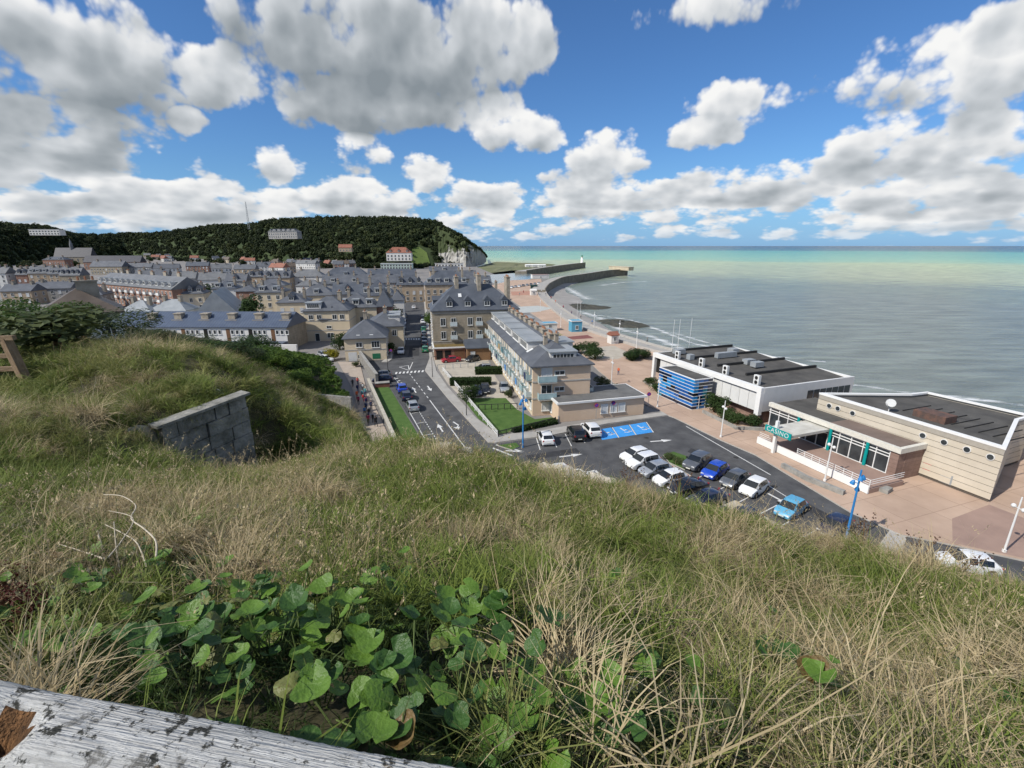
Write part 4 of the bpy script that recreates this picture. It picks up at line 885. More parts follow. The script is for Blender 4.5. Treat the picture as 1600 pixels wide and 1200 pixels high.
# church, chateau, villa and terraces on the hill
c0 = P(84, 402, 10); ch = building('church', 'big dark-roofed church rising above the houses under the wooded hill', (c0.x, c0.y), .2, 46, 18, 10, 'gable', 13, w_stone, slate('church_slate', (.03, .032, .042), (.05, .052, .065)), wins=[('S', [3.5], 7, 1.6, 4.5)], cat='church')
MB().tube([(20, 9, 20), (20, 9, 27), (20, 9, 36)], [2.5, 2.2, .1], 8).build('spire', r_slate3, ch)
c1 = P(130, 410, 8); building('priory_range', 'long dark-roofed range right of the church', (c1.x, c1.y), .15, 58, 13, 8, 'gable', 7, w_brick, slate('church_slate', (.03, .032, .042), (.05, .052, .065)), wins=[('S', [1.2, 4.4], 12, 1.2, 1.8)], cat='range')
def on_hill(x, y, Y): return PY(x, y, Y)
def hill_house(name, label, x, y, Y, w, d, h, **k):
    p = on_hill(x, y, Y); return building(name, label, (p.x, p.y), k.pop('ang', .1), w, d, h, z=p.z-h*0-2, **k)
hill_house('chateau', 'pale stone mansion half hidden in the woods on the far hill', 420, 371, 690, 46, 10, 9, roof='hip', rh=4, wall=w_grey, roofm=r_slate3, wins=[('S', [1.5, 5, 8.5], 13, 1.6, 2.4)], dorm=[('S', 6, 2, 2, .6, 'gable')], cat='mansion', ang=-.25)
hill_house('villa', 'large white villa with red tiled roofs below the woods', 604, 405, 560, 28, 14, 9, roof='hip', rh=6, wall=w_white, roofm=r_red, wins=[('S', [1.2, 4.6], 7, 1.6, 2.0)], dorm=[('S', 3, 2.4, 2, .5, 'gable')], cat='villa')
hill_house('red_roof_house', 'small red-roofed house among the trees of the far hill', 529, 391, 620, 16, 9, 5, roof='gable', rh=4, wall=w_tan, roofm=r_red, wins=[('S', [1.2], 4, 1.2, 1.6)])
hill_house('terrace_building', 'pale green long low building with white windows below the villa', 595, 418, 470, 30, 9, 5.5, roof='flat', wall=mat('pale_green_render', (.40, .50, .45), .9, var=.1), roofm=r_zinc, wins=[('S', [.8, 3.2], 11, 1.6, 1.5)], cat='building')
hill_house('flat_white_block', 'long white modern block in trees at the top of the left hill', 46, 365, 640, 36, 10, 7, roof='flat', wall=w_white, roofm=r_zinc, wins=[('S', [1, 4], 10, 2.2, 1.6)], cat='building')
hill_house('harbour_hotel', 'white low building with balconies at the foot of the chalk cliff', 680, 418, 520, 30, 10, 6, roof='flat', wall=w_white, roofm=r_brown, wins=[('S', [.8, 3.4], 9, 1.6, 1.5)], cat='building')
# mast on the hill
mp2 = PY(389, 352, 760); ms_ = thing('radio_mast', 'thin grey lattice radio mast standing on the wooded hill', 'mast', (mp2.x, mp2.y, mp2.z-6))
mb = MB()
for sx, sy in ((-1, -1), (1, -1), (0, 1.2)): mb.tube([(sx*1.3, sy*1.3, 0), (sx*.5, sy*.5, 40)], [.22, .15], 5)
for i in range(13):
    z = 3*i; k = 1.3-.8*z/40; mb.tube([(-k, -k, z), (k, -k, z+3)], .12, 4); mb.tube([(k, -k, z), (0, 1.2*k, z+3)], .12, 4); mb.tube([(0, 1.2*k, z), (-k, -k, z+3)], .12, 4)
mb.build('lattice', r_zinc, ms_)
# ================================================================ CASINO BY THE SEA
CA = math.atan2(.345, .939)
m_clad = mat('white_cladding', (.60, .60, .58), .6, c2=(.68, .68, .66), scale=.6, det=8, extra=lines(4, 1, .86, .12)); m_fascia = mat('white_fascia', (.74, .74, .72), .6, var=.05, scale=.4, det=8)
m_felt = mat('dark_roof_felt', (.055, .053, .05), .95, c2=(.115, .11, .10), scale=.35, det=9); m_beige = mat('beige_cladding', (.49, .435, .345), .85, c2=(.60, .54, .44), scale=.3, det=8)
m_brown = mat('brown_stone_wall', (.19, .125, .10), .9, c2=(.28, .19, .155), scale=1.2, det=8, extra=lines(2, 2, .75, .1)); m_teal = mat('teal_paint', (.0, .28, .27), .5, var=.08)
hall = thing('casino_hall', 'white-framed seafront hall with stepped dark roof beside the blue glass box', 'building', (36.8, 66.7, .12), CA)
WX, WY = 19.5, 26.0
MB().box(1.6, WX-.4, .4, WY-.3, 0, 5.2).build('core_wall', m_brown, hall)
MB().box(.5, WX-.3, .3, WY-.5, 1.9, 5.15).build('upper_box', m_dark, hall)
for i in range(14):
    y = .7+i*1.8
    if y+1.75 < WY-.4: MB().box(.3, .495, y, y+1.74, 1.95, 4.75).build('wall_panel', m_clad, hall)
f = MB(); f.box(-.1, .6, 0, WY, 4.95, 5.75); f.box(-.1, .6, -.02, .75, 1.5, 4.948); f.box(-.1, .5, WY-.6, WY, .0, 4.948); f.build('white_frame', m_fascia, hall)
f = MB(); f.box(.61, WX, -.02, .32, 2.0, 5.70); f.build('side_wall', m_clad, hall); f = MB(); f.box(.61, WX, WY-.35, WY, 5.0, 5.7); f.box(WX-.35, WX, .33, WY-.36, 1, 5.65); f.build('parapet', m_fascia, hall)
for i in range(7): MB().box(9.5+i*1.35, 10.7+i*1.35, -.05, -.025, 2.9, 4.4).build('side_window', m_glass, hall)
for i in range(4):
    y0, y1 = .35+i*6.3, .35+(i+1)*6.3-.02
    rr = MB(); rr.add([(.62, y0, 5.2), (WX-.4, y0, 5.2), (WX-.4, y1, 5.75), (.62, y1, 5.75)], [(0, 1, 2, 3)]); rr.build('roof_bay', m_felt, hall)
    rr = MB(); rr.box(3.5 if i < 3 else 4, WX-.5, y1-.35, y1-.01, 5.2, 6.15); rr.build('roof_upstand', mat('black_upstand', (.03, .03, .03), .9, var=.2), hall)
for i, (x, y) in enumerate(((1.6, 2.2), (1.6, 8.6), (1.6, 14.2), (1.5, 20.5))):
    a = MB().box(x, x+.45, y, y+1.0, 5.45, 6.9).build('air_conditioner', m_frame, hall); q = MB()
    for z in (5.8, 6.5): q.tube([(x-.02, y+.5, z), (x-.005, y+.5, z)], .3, 12)
    q.build('fan_grille', m_dark, a)
for x, y, sx, sy, sz in ((9, 9.8, 1.9, 1.2, .8), (9.2, 11.8, 1.9, 1.2, .8), (8, 17.5, 4.5, .9, .9), (2.2, 18.2, 1.0, 1.0, .9), (3, 23, 2.2, 1.2, .8), (13, 19, 1.5, 1.5, 1.0)):
    MB().box(x, x+sx, y, y+sy, 5.75, 5.8+sz).build('roof_unit', r_zinc, hall)
# blue glass box
gb = thing('blue_glass_box', 'cube of blue glass strips with white bands in front of the white hall', 'glass pavilion', (29.5, 73.5, .12), CA)
GX, GY, GH = 3.7, 9.0, 5.1
MB().box(.06, GX-.06, .06, GY-.06, 0, GH-.15).build('core', m_dark, gb)
MB().box(.05, GX-.05, .05, GY-.05, GH-.149, GH-.05).build('roof', m_felt, gb)
gcol = [mat('blue_pane_%s' % n, c, .12, var=.08, spec=.6) for n, c in (('azure', (.015, .15, .46)), ('navy', (.008, .018, .05)), ('sky', (.02, .24, .56)), ('teal', (.02, .20, .28)), ('black', (.006, .008, .012)), ('deep', (.012, .08, .28)))]
pw, ps = GY/8, GX/4; rowh = GH/9
pm_w = [MB().box(-.04, .05, .02, pw-.02, .07, rowh-.02).mesh('glass_pane', m) for m in gcol]; pm_s = [MB().box(.02, ps-.02, -.04, .05, .07, rowh-.02).mesh('glass_pane', m) for m in gcol]
for r in range(9):
    c = random.choice([0, 2, 0, 1])
    for k in range(8):
        if random.random() < .5: c = random.choice([0, 1, 1, 2, 3, 4, 5, 5, 0])
        obj('glass_pane', pm_w[c], gb, (0, k*pw, r*rowh))
    for k in range(4): obj('glass_pane', pm_s[random.choice([0, 1, 2, 3, 4, 5])], gb, (k*ps, 0, r*rowh))
bb = MB()
for r in range(9): bb.box(-.08, GX+.05, -.08, GY+.05, r*rowh-.02, r*rowh+.045)
bb.box(-.09, .1, -.09, GY+.05, GH-.08, GH+.05); bb.box(GX-.1, GX+.05, -.09, GY+.05, GH-.08, GH+.05); bb.box(.101, GX-.101, -.09, .1, GH-.08, GH+.05); bb.box(.101, GX-.101, GY-.1, GY+.05, GH-.08, GH+.05)
bb.build('white_bands', m_fascia, gb)
d = MB(); d.box(1.2, 1.28, -.14, -.1, 0, 2.4); d.box(2.5, 2.58, -.14, -.1, 0, 2.4); d.box(1.28, 2.5, -.14, -.1, 2.3, 2.4); d.build('door_frame', m_fascia, gb)
# entrance wing
en = thing('casino_entrance', 'glass-fronted entrance wing with white frames, teal columns and terrace railings', 'building', (43.6, 48.9, .12), CA)
EX, EY, EH = 9.0, 17.5, 4.0
MB().box(1.2, EX, .02, EY, 0, EH-.5).build('inner_wall', m_dark, en)
MB().box(0, 1.2, 0.02, .9, .0, EH-.45).build('stone_pier', m_brown, en); MB().box(1.2, EX-3, -.01, .3, .0, EH-.45).build('stone_end', m_brown, en)
f = MB(); f.box(-.25, .25, -.2, EY, EH-.5, EH+.1); f.box(.25, EX-3, -.2, .25, EH-.5, EH+.1); f.build('fascia', mat('cream_fascia', (.62, .60, .53), .7, var=.08), en)
MB().box(.26, EX, .26, EY-.02, EH-.45, EH-.2).build('roof', m_felt, en)
o = MB().box(.6, EX-3.4, .5, 9, EH-.19, EH-.15).build('roof_patch', mat('brown_felt', (.17, .13, .11), .95, var=.15, scale=.5), en)
nb = 11
for i in range(nb):
    y0 = 1.0+i*(EY-1.2)/nb; y1 = 1.0+(i+1)*(EY-1.2)/nb
    MB().box(.16, .2, y0+.05, y1-.05, .62, 2.55).build('pane', m_glass, en); MB().box(.16, .2, y0+.05, y1-.05, 2.65, 3.45).build('pane', m_glass, en)
fr = MB()
for i in range(nb+1):
    y = 1.0+i*(EY-1.2)/nb; fr.box(.05, .28, y-.045, y+.045, .4, 3.5)
for z in (.55, 2.6, 2.95, 3.3): fr.box(.04, .27, .95, EY, z-.04, z+.04)
fr.build('glazing_bars', m_fascia, en)
for y in (3.4, 8.0, 12.6): MB().tube([(-.1, y, .4), (-.1, y, 3.5)], .18, 10).build('teal_column', m_teal, en)
MB().box(-5.6, .04, -1.0, 13.6, 0, .55).build('terrace', m_plaza2, en); MB().box(-5.8, -5.602, -1.0, 13.8, .05, .95).build('terrace_edge', m_fascia, en)
rl = MB()
for z in (1.15, 1.4, 1.65): rl.tube([(-5.7, -1, z), (-5.7, 7.9, z)], .03, 5); rl.tube([(-5.7, 11.8, z), (-5.7, 13.6, z)], .03, 5); rl.tube([(-5.6, -1, z), (-.2, -1, z)], .03, 5)
for i in range(10): rl.tube([(-5.7, -1+i*.98, .9), (-5.7, -1+i*.98, 1.7)], .035, 5)
rl.build('terrace_railing', m_fascia, en)
for i in range(10):   # second rail line in front of the windows
    pass
MB().box(-6.9, .1, 8.2, 11.6, 3.0, 3.35).build('canopy', mat('stained_white', (.60, .59, .54), .8, c2=(.42, .40, .34), scale=.8, det=9), en)
MB().box(-6.5, -6.15, 10.5, 10.85, .0, 4.4).build('canopy_post', m_fascia, en)
sg = MB().box(-7.05, -6.91, 8.0, 11.8, 2.85, 3.65).build('sign_board', m_teal, en)
tcv = bpy.data.curves.new('sign_lettering', 'FONT'); tcv.body = 'CASINO'; tcv.size = .82; tcv.align_x = 'CENTER'; tcv.align_y = 'CENTER'; tcv.extrude = .01; tcv.space_character = 1.12
to = bpy.data.objects.new('tmp', tcv); col.objects.link(to); bpy.context.view_layer.update()
tme = bpy.data.meshes.new_from_object(to.evaluated_get(bpy.context.evaluated_depsgraph_get())); bpy.data.objects.remove(to); tme.materials.clear(); tme.materials.append(m_frame)
lo = obj('sign_lettering', tme, sg); lo.matrix_local = Matrix.Translation((-7.07, 9.9, 3.24)) @ Matrix.Rotation(-math.pi/2, 4, 'Z') @ Matrix.Rotation(math.pi/2, 4, 'X')
# tall clad block with portholes
au = thing('casino_auditorium', 'tall beige clad block with round portholes and white roof edge by the sea', 'building', (50, 44.2, .12), CA)
def loc_(x, y): q = Matrix.Rotation(-CA, 3, 'Z') @ Vector((x-50, y-44.2, 0)); return (q.x, q.y)
poly = [loc_(*p) for p in ((50, 44.2), (59.7, 52.4), (63, 53.8), (58.3, 63.5), (55.2, 62.6), (42.9, 63))]
def inset(pl, d):
    c = (sum(p[0] for p in pl)/len(pl), sum(p[1] for p in pl)/len(pl)); return [(c[0]+(p[0]-c[0])*(1-d), c[1]+(p[1]-c[1])*(1-d)) for p in pl]
MB().prism(inset(poly, .012), 0, 5.6, 0).build('core_wall', mat('dark_joint', (.10, .085, .07), .9, var=.1), au)
def ring(pl, d0, d1, z0, z1, m, name):
    a, b = inset(pl, d0), inset(pl, d1); mb = MB(); n = len(pl)
    for i in range(n):
        j = (i+1) % n; mb.add([(*a[i], z0), (*a[j], z0), (*b[j], z0), (*b[i], z0), (*a[i], z1), (*a[j], z1), (*b[j], z1), (*b[i], z1)], [(0, 1, 5, 4), (4, 5, 6, 7), (2, 3, 7, 6), (1, 0, 3, 2)])
    return mb.build(name, m, au)
for k in range(7): ring(poly, -.002, .011, .35+k*.72, .35+k*.72+.66, m_beige, 'cladding_board')
ring(poly, .0, .011, 5.4, 6.0, mat('grey_coping', (.36, .33, .28), .8, var=.08), 'upper_band'); ring(poly, -.006, .055, 6.003, 6.25, m_fascia, 'white_roof_edge')
MB().prism(inset(poly, .056), 5.6, 5.75, 0).build('roof', m_felt, au)
rb_ = MB()
for i in range(9): rb_.box(4.0, 9.5, 1.5+i*1.3, 1.6+i*1.3, 5.76, 5.86)
rb_.build('roof_ribs', mat('black_upstand', (.03, .03, .03), .9), au)
for s in (.9, 2.9, 5.0, 7.1, 15.2, 17.2, 18.4):
    a = Vector((*poly[0], 0)); b = Vector((*poly[5], 0)); dd = (b-a).normalized(); q = a+dd*s; nn = Vector((dd.y, -dd.x, 0)); nn = nn if nn.x < 0 else -nn
    p = MB().tube([q+nn*.02+Vector((0, 0, 4.85)), q+nn*.12+Vector((0, 0, 4.85))], .36, 18).build('porthole', m_frame, au); MB().tube([q+nn*.10+Vector((0, 0, 4.85)), q+nn*.135+Vector((0, 0, 4.85))], .29, 18).build('pane', m_glass, p)
u_ = MB().box(3.2, 5.4, 7.0, 10.4, 5.76, 6.6).build('roof_plant', mat('rusty_unit', (.055, .052, .05), .8, c2=(.17, .09, .065), scale=1.6), au)
ds = MB(); ds.tube([(2.0, 12.4, 5.7), (2.0, 12.4, 6.6)], .06, 6); ds.tube([(1.9, 12.3, 6.9), (1.75, 12.1, 7.0)], [.55, .5], 14); ds.build('satellite_dish', m_frame, au)
MB().box(-.06, -.02, 5.6, 6.4, .9, 2.2).build('red_poster', mat('red_poster', (.45, .03, .04), .7, var=.2), au); MB().box(-.05, -.02, 3.4, 4.6, .3, 1.4).build('wall_hatch', r_zinc, au)
w2 = thing('rear_wing', 'low striped beige wing behind the tall clad block', 'building', (64, 50.5, .12), CA-.9)
MB().box(0, 16, 0, 8, 0, 3.4).build('wall', m_beige, w2); MB().box(-.2, 16.2, -.2, 8.2, 3.403, 3.7).build('roof', m_felt, w2)
for k in range(4): MB().box(-.03, 16.03, -.03, 8.03, .6+k*.75, .68+k*.75).build('dark_strip', m_dark, w2)
# low walls of the forecourt
def wall_px(name, label, px, h, th, m, cap=None, z=0.0, cat='wall'):
    t = thing(name, label, cat); line = [P(x, y, 0) for x, y in px]; mb = MB()
    A_, B_ = offs(line, -th/2), offs(line, th/2)
    def run(z0, z1, A2, B2, nm, mm):
        q = MB()
        for i in range(len(line)-1): q.add([(p.x, p.y, z0) for p in (A2[i], A2[i+1], B2[i+1], B2[i])]+[(p.x, p.y, z1) for p in (A2[i], A2[i+1], B2[i+1], B2[i])], [(0, 3, 2, 1), (4, 5, 6, 7), (0, 1, 5, 4), (1, 2, 6, 5), (2, 3, 7, 6), (3, 0, 4, 7)])
        q.build(nm, mm, t)
    run(z, z+h, A_, B_, 'wall_body', m)
    if cap: run(z+h+.003, z+h+.12, offs(line, -th/2-.06), offs(line, th/2+.06), 'coping', cap)
    return t
wall_px('low_wall', 'long low grey concrete wall on the forecourt before the terrace', [(1222, 731), (1260, 752), (1318, 775)], .55, .5, m_conc, z=.1)
wall_px('low_wall', 'short low concrete wall at the end of the terrace railings', [(1362, 762), (1390, 772)], .5, 1.2, m_conc, z=.1)
wall_px('planter_wall', 'low concrete edging of the shrub bed along the white hall', [(1006, 598), (1040, 618)], .5, .3, m_conc, z=.1)
wall_px('planter_wall', 'low concrete edging under the overhanging white hall', [(1098, 646), (1150, 672), (1192, 674)], .5, .3, m_conc, z=.1)
m_rubble = mat('flint_wall', (.13, .125, .115), .95, c2=(.30, .29, .265), scale=3.0, det=9, bump=.8, bscale=5, space='World')
wall_px('stone_wall', 'tall old flint wall climbing beside the corner car bays', [(563, 563), (574, 580), (590, 603)], 2.3, .5, m_rubble, m_conc)
wall_px('garden_wall', 'long low flint wall with pale coping between path and lawn', [(576, 600), (590, 632), (604, 664), (626, 715), (640, 745)], 1.0, .4, m_rubble, mat('pale_coping', (.42, .39, .32), .9, var=.15, scale=1.5), z=.05)
wall_px('brick_planter', 'short red brick wall closing the small car bay', [(586, 606), (609, 604)], .9, 1.2, mat('planter_brick', (.24, .10, .075), .9, var=.2, scale=2), m_conc)
# fences
def fence_px(name, label, a, b, n, h, m, rails=(.35, .7), z=.13, kind='rail'):
    t = thing(name, label, 'fence'); p, q = P(*a), P(*b)
    for i in range(n+1):
        c = p.lerp(q, i/n); MB().box(c.x-.06, c.x+.06, c.y-.06, c.y+.06, z-.1, z+h).build('post', m, t)
    ang = math.atan2(q.y-p.y, q.x-p.x); M_ = Matrix.Translation((p.x, p.y, z)) @ Matrix.Rotation(ang, 4, 'Z'); ln = (q-p).length
    for r in rails: MB().box(0, ln, -.035, .035, r, r+.09, 0, M_).build('rail', m, t)
    if kind == 'picket':
        k = int(ln/.22); pm = MB().box(-.02, .02, -.02, .02, 0, h).mesh('picket', m)
        for i in range(min(k, 120)): c = p.lerp(q, (i+.5)/k); obj('picket', pm, t, (c.x, c.y, z))
fence_px('garden_fence', 'white concrete rail fence along the street pavement', (692, 581), (777, 684), 16, .95, m_frame, (.3, .6, .85))
m_iron = mat('dark_iron', (.03, .03, .032), .6, var=.2)
fence_px('iron_fence', 'dark picket fence in front of the lawn', (779, 683), (868, 661), 8, .85, m_iron, (.15, .7), kind='picket')
fence_px('garden_fence', 'pale rail fence in front of the pink annex', (872, 660), (988, 641), 9, .95, mat('grey_rail', (.42, .41, .38), .8, var=.1), (.35, .75))
fence_px('wire_fence', 'thin wire fence across the parking court', (684, 577), (766, 572), 7, .9, r_zinc, (.85,))
fence_px('wire_fence', 'thin dark fence between the two lawns', (748, 641), (808, 639), 6, .9, m_iron, (.8,))
# ---------------------------------------------------------------- lamps and signs
m_lampw = mat('white_lamp_paint', (.70, .70, .68), .5, var=.06); m_lampb = mat('blue_lamp_paint', (.03, .20, .48), .45, var=.1)
def white_lamp():
    t = thing('promenade_lamp', '', 'street lamp'); MB().tube([(0, 0, 0), (0, 0, .25), (0, 0, .26), (0, 0, 5.4)], [.16, .16, .09, .055], 8).build('pole', m_lampw, t)
    h = MB(); h.tube([(0, -.4, 4.35), (0, .4, 4.35)], .035, 6); h.ball((0, -.42, 4.38), .19); h.ball((0, .42, 4.38), .19); h.build('lamp_heads', m_lampw, t, True)
    return t
L0 = white_lamp(); first = True
for x, y, w_ in ((1288, 753, 'before the casino terrace'), (1126, 684, 'by the shrubs under the white hall'), (1027, 637, 'beside the blue glass box'), (1568, 864, 'on the brown terrace'), (955, 602, 'on the pink paving near the annex'), (876, 512, 'beside the play court'), (928, 513, 'above the surf on the promenade'), (967, 530, 'on the promenade by the white hut'), (994, 545, 'on the promenade before the bushes'), (844, 488, 'where the promenade bends')):
    o = L0 if first else copy_tree(L0); first = False; p = P(x, y); o.location = (p.x, p.y, .1); o['label'] = 'slim white lamp post '+w_; o['group'] = 'white promenade lamps'
def blue_lamp(x, y, label):
    p = P(x, y); t = thing('car_park_lamp', label, 'street lamp', (p.x, p.y, 0), 0, 'blue car park lamps'); MB().tube([(0, 0, 0), (0, 0, 1.0), (0, 0, 7.4)], [.13, .11, .07], 10).build('pole', m_lampb, t)
    for i, (a, z) in enumerate(((0.3, 6.6), (2.6, 6.1), (.9, 5.4), (4.2, 6.7))):
        c, s = math.cos(a), math.sin(a); h = MB(); h.tube([(0, 0, z), (c*.4, s*.4, z+.05)], .035, 6); h.tube([(c*.35, s*.35, z+.25), (c*.4, s*.4, z+.05), (c*.45, s*.45, z-.15)], [.07, .17, .21], 10); h.build('lamp_head', m_lampb, t)
blue_lamp(1320, 850, 'tall blue lamp post standing at the near end of the car park'); blue_lamp(817, 699, 'tall blue lamp post at the corner of the lawn')
for x, y, h, w_ in ((676, 590, 4.2, 'beside the zebra crossing'), (729, 650, 4.0, 'on the pavement by the lawn'), (607, 588, 5, 'by the brick planter')):
    p = P(x, y); t = thing('street_lamp', 'thin dark street lamp '+w_, 'street lamp', (p.x, p.y, .1)); MB().tube([(0, 0, 0), (0, 0, h)], [.07, .04], 8).build('pole', m_iron, t); q = MB(); q.tube([(0, 0, h), (.5, 0, h+.1)], .03, 6); q.box(.35, .95, -.12, .12, h+.03, h+.14); q.build('lamp_head', m_iron, t)
m_red = mat('sign_red', (.45, .02, .02), .5, var=.05); m_sblue = mat('sign_blue', (.02, .05, .30), .5, var=.05)
def sign(x, y, label, face=0.0, h=2.3, pole=True):
    p = P(x, y); t = thing('traffic_sign', label, 'sign', (p.x, p.y, .1), face); MB().tube([(0, 0, 0), (0, 0, h)], .035, 6).build('pole', r_zinc, t)
    d = MB().tube([(0, -.05, h), (0, -.03, h)], .34, 18).build('red_ring', m_red, t); MB().tube([(0, -.06, h), (0, -.052, h)], .27, 18).build('blue_disc', m_sblue, d)
    s_ = MB(); M_ = Matrix.Translation((0, -.065, h)) @ Matrix.Rotation(R(45), 4, 'Y'); s_.box(-.28, .28, -.004, .0, -.035, .035, 0, M_); s_.build('red_bar', m_red, d)
sign(984, 645, 'round blue and red no-parking sign among the shrubs'); sign(1012, 640, 'round blue and red no-parking sign at the edge of the pink paving', 0, 2.6); sign(931, 656, 'round no-parking sign before the annex wall'); sign(957, 652, 'second round no-parking sign before the annex windows'); sign(612, 563, 'round sign on the corner by the hedge')
# ---------------------------------------------------------------- kiosks and huts
def hut(x, y, label, w, d, h, m, rm, rz=.3, flat=False):
    p = P(x, y); building('beach_hut' if not flat else 'kiosk', label, (p.x, p.y), rz, w, d, h, 'gable' if not flat else 'flat', h*.35, m, rm, wins=[('S', [.9], 1, .8, 1.0)], over=.2, z=.12, cat='hut' if not flat else 'kiosk')
m_kb = mat('kiosk_blue', (.10, .32, .46), .6, var=.1)
hut(955, 538.5, 'small white beach hut with red roof on the promenade', 2.2, 2.4, 2.3, w_white, r_red); hut(849, 518, 'low blue kiosk beside the ochre court', 4.5, 3, 2.2, w_white, m_kb, ANG, True); hut(893, 519.5, 'square blue kiosk at the corner of the courts', 3.4, 3, 3.2, m_kb, m_kb, ANG, True)
hut(830, 462, 'small white hut at the bend of the promenade', 3, 3, 2.4, w_white, w_white, ANG); hut(832, 436, 'low red-roofed quay building', 14, 6, 3, w_white, r_red, ANG, True)
for i in range(3): hut(822+i*10, 418, ['white tent nearest the stone pier root', 'white tent in the middle of the sand', 'white tent at the end of the sand'][i]+' beyond the harbour', 9, 7, 2.6, w_white, m_wp, ANG)
p = P(834, 452); tag(MB().box(-2, 2, -1.5, 1.5, 0, 2.2).box(-2.3, 2.3, -1.8, 1.8, 2.203, 2.5).build('quay_cabin', mat('dark_green_cabin', (.02, .06, .055), .7, var=.2)), 'dark green cabin at the foot of the curved pier', 'cabin').location = (p.x, p.y, .12)
# flag poles behind the hall
for i, (x, y) in enumerate(((1049, 553), (1058, 552), (1076, 549), (901, 512), (906, 511))):
    p = P(x, y); tag(MB().tube([(0, 0, 0), (0, 0, 8.5)], [.07, .035], 6).build('flag_pole', m_lampw), 'bare white flagpole '+('behind the white hall' if i < 3 else 'by the blue kiosk'), 'flagpole', 'white flagpoles').location = (p.x, p.y, .1)
# ---------------------------------------------------------------- hedges, shrubs and town trees
def stem_mesh(h, r): return MB().tube([(0, 0, 0), (.02, 0, h*.5), (0, .02, h)], [r, r*.8, r*.5], 6).mesh('trunk', m_wood)
CR = {}
def crown(kind, n, leaf, m, seed):
    k = (kind, seed)
    if k not in CR: CR[k] = crown_mesh('foliage', n, leaf, m, seed, 12 if kind != 'col' else 8, .8)
    return CR[k]
def shrub(name, label, p, w, h, m, seed=0, n=1500, leaf=.07, cat='shrub', trunk=.3, group=None, d=None):
    t = thing(name, label, cat, (p.x, p.y, p.z), random.uniform(0, 6.28) if d is None else ANG, group); c = obj('crown' if cat == 'tree' else 'foliage', crown('b', n, leaf, m, seed+int(leaf*1000)+id(m) % 97), t); c.location = (0, 0, h*(.5 if trunk <= .3 else .62)); c.scale = (w/2*1.15, (d or w)/2*1.15, h/2*(1.15 if trunk <= .3 else .85))
    o = MB().tube([(0, 0, 0), (.03*w, 0, h*.3), (0, .02*w, h*.6)], [max(.04, w*.03), max(.03, w*.025), .02], 6).build('trunk' if cat == 'tree' else 'stem', m_wood, t); return t
for i, (x, y, w, h, nm) in enumerate(((903, 553, 5.5, 3.2, 'left of the paved square'), (922, 551, 5.0, 3.0, 'on the paved square'), (930, 562, 5.5, 3.6, 'next to the annex end'), (990, 562, 6.5, 3.0, 'beside the white hall'), (1006, 560, 5, 2.6, 'near the flagpoles'))):
    shrub('shrub', 'rounded dark evergreen shrub '+nm, P(x, y), w, h, lm_hedge, i % 3, 2600, .06, group='promenade shrubs')
for i, (x, y, w, h) in enumerate(((958, 618, 3.2, 2.6), (970, 626, 3, 2.8), (980, 636, 3.4, 2.6), (990, 642, 2.6, 2.0), (940, 606, 3, 2.4))):
    shrub('shrub', 'bushy green shrub behind the pink annex', P(x, y), w, h, lm_olive, i % 3, 1800, .07, group='annex shrubs')
for i, (x, y, w, h, nm) in enumerate(((1015, 602, 3.2, 1.9, 'at the far end of the bed'), (1027, 612, 3.2, 1.8, 'in the middle of the bed'), (1036, 617, 2.6, 1.6, 'next to the blue glass box'))):
    shrub('shrub', 'low dark shrub '+nm, P(x, y), w, h, lm_hedge, i, 1800, .07)
for i, (x, y, w, h, nm) in enumerate(((1115, 645, 4.4, 3.6, 'tall, against the wall panels'), (1135, 657, 3.2, 2.0, 'small, in the middle'), (1152, 664, 3.4, 2.2, 'under the overhang'), (1174, 667, 3.6, 2.2, 'at the end by the brown wall'))):
    shrub('shrub', 'dark shrub beneath the white hall, '+nm, P(x, y), w, h, lm_hedge, i % 3, 2400, .06)
def hedge(px0, px1, w, h, label):
    p, q = P(*px0), P(*px1); ln = (q-p).length; t = thing('hedge', label, 'hedge', ((p.x+q.x)/2, (p.y+q.y)/2, 0), math.atan2(q.y-p.y, q.x-p.x)); n = int(ln*w*160+ln*h*160)
    r = np.random.default_rng(int(px0[0])); side = r.integers(0, 4, n); a = r.uniform(-ln/2, ln/2, n); pos = np.zeros((n, 3)); pos[:, 0] = a
    top = side < 2; pos[top, 1] = r.uniform(-w/2, w/2, top.sum()); pos[top, 2] = h+r.normal(0, .06, top.sum()); fr_ = side == 2; pos[fr_, 1] = -w/2+r.normal(0, .06, fr_.sum()); pos[fr_, 2] = r.uniform(0, h, fr_.sum()); bk = side == 3; pos[bk, 1] = w/2+r.normal(0, .06, bk.sum()); pos[bk, 2] = r.uniform(0, h, bk.sum())
    nr = r.normal(size=(n, 3)); nr /= np.linalg.norm(nr, axis=1)[:, None]; A_ = np.cross(nr, r.normal(size=(n, 3))); A_ /= np.linalg.norm(A_, axis=1)[:, None]; B_ = np.cross(nr, A_); s = .11
    v = np.stack([pos-A_*s, pos+B_*s*.6, pos+A_*s, pos-B_*s*.6], 1).reshape(-1, 3); me = bpy.data.meshes.new('foliage'); me.from_pydata(v.tolist(), [], np.arange(n*4).reshape(-1, 4).tolist()); me.materials.append(lm_hedge); obj('foliage', me, t)
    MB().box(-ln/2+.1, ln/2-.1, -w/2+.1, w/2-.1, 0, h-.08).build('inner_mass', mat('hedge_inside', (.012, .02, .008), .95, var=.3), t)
hedge((703, 601), (768, 600), 2.0, 1.2, 'long clipped hedge across the parking court'); hedge((742, 584), (786, 583), 2.0, 1.3, 'shorter clipped hedge with a car behind it'); hedge((800, 676), (870, 661), .8, .6, 'low green edging along the lawn front')
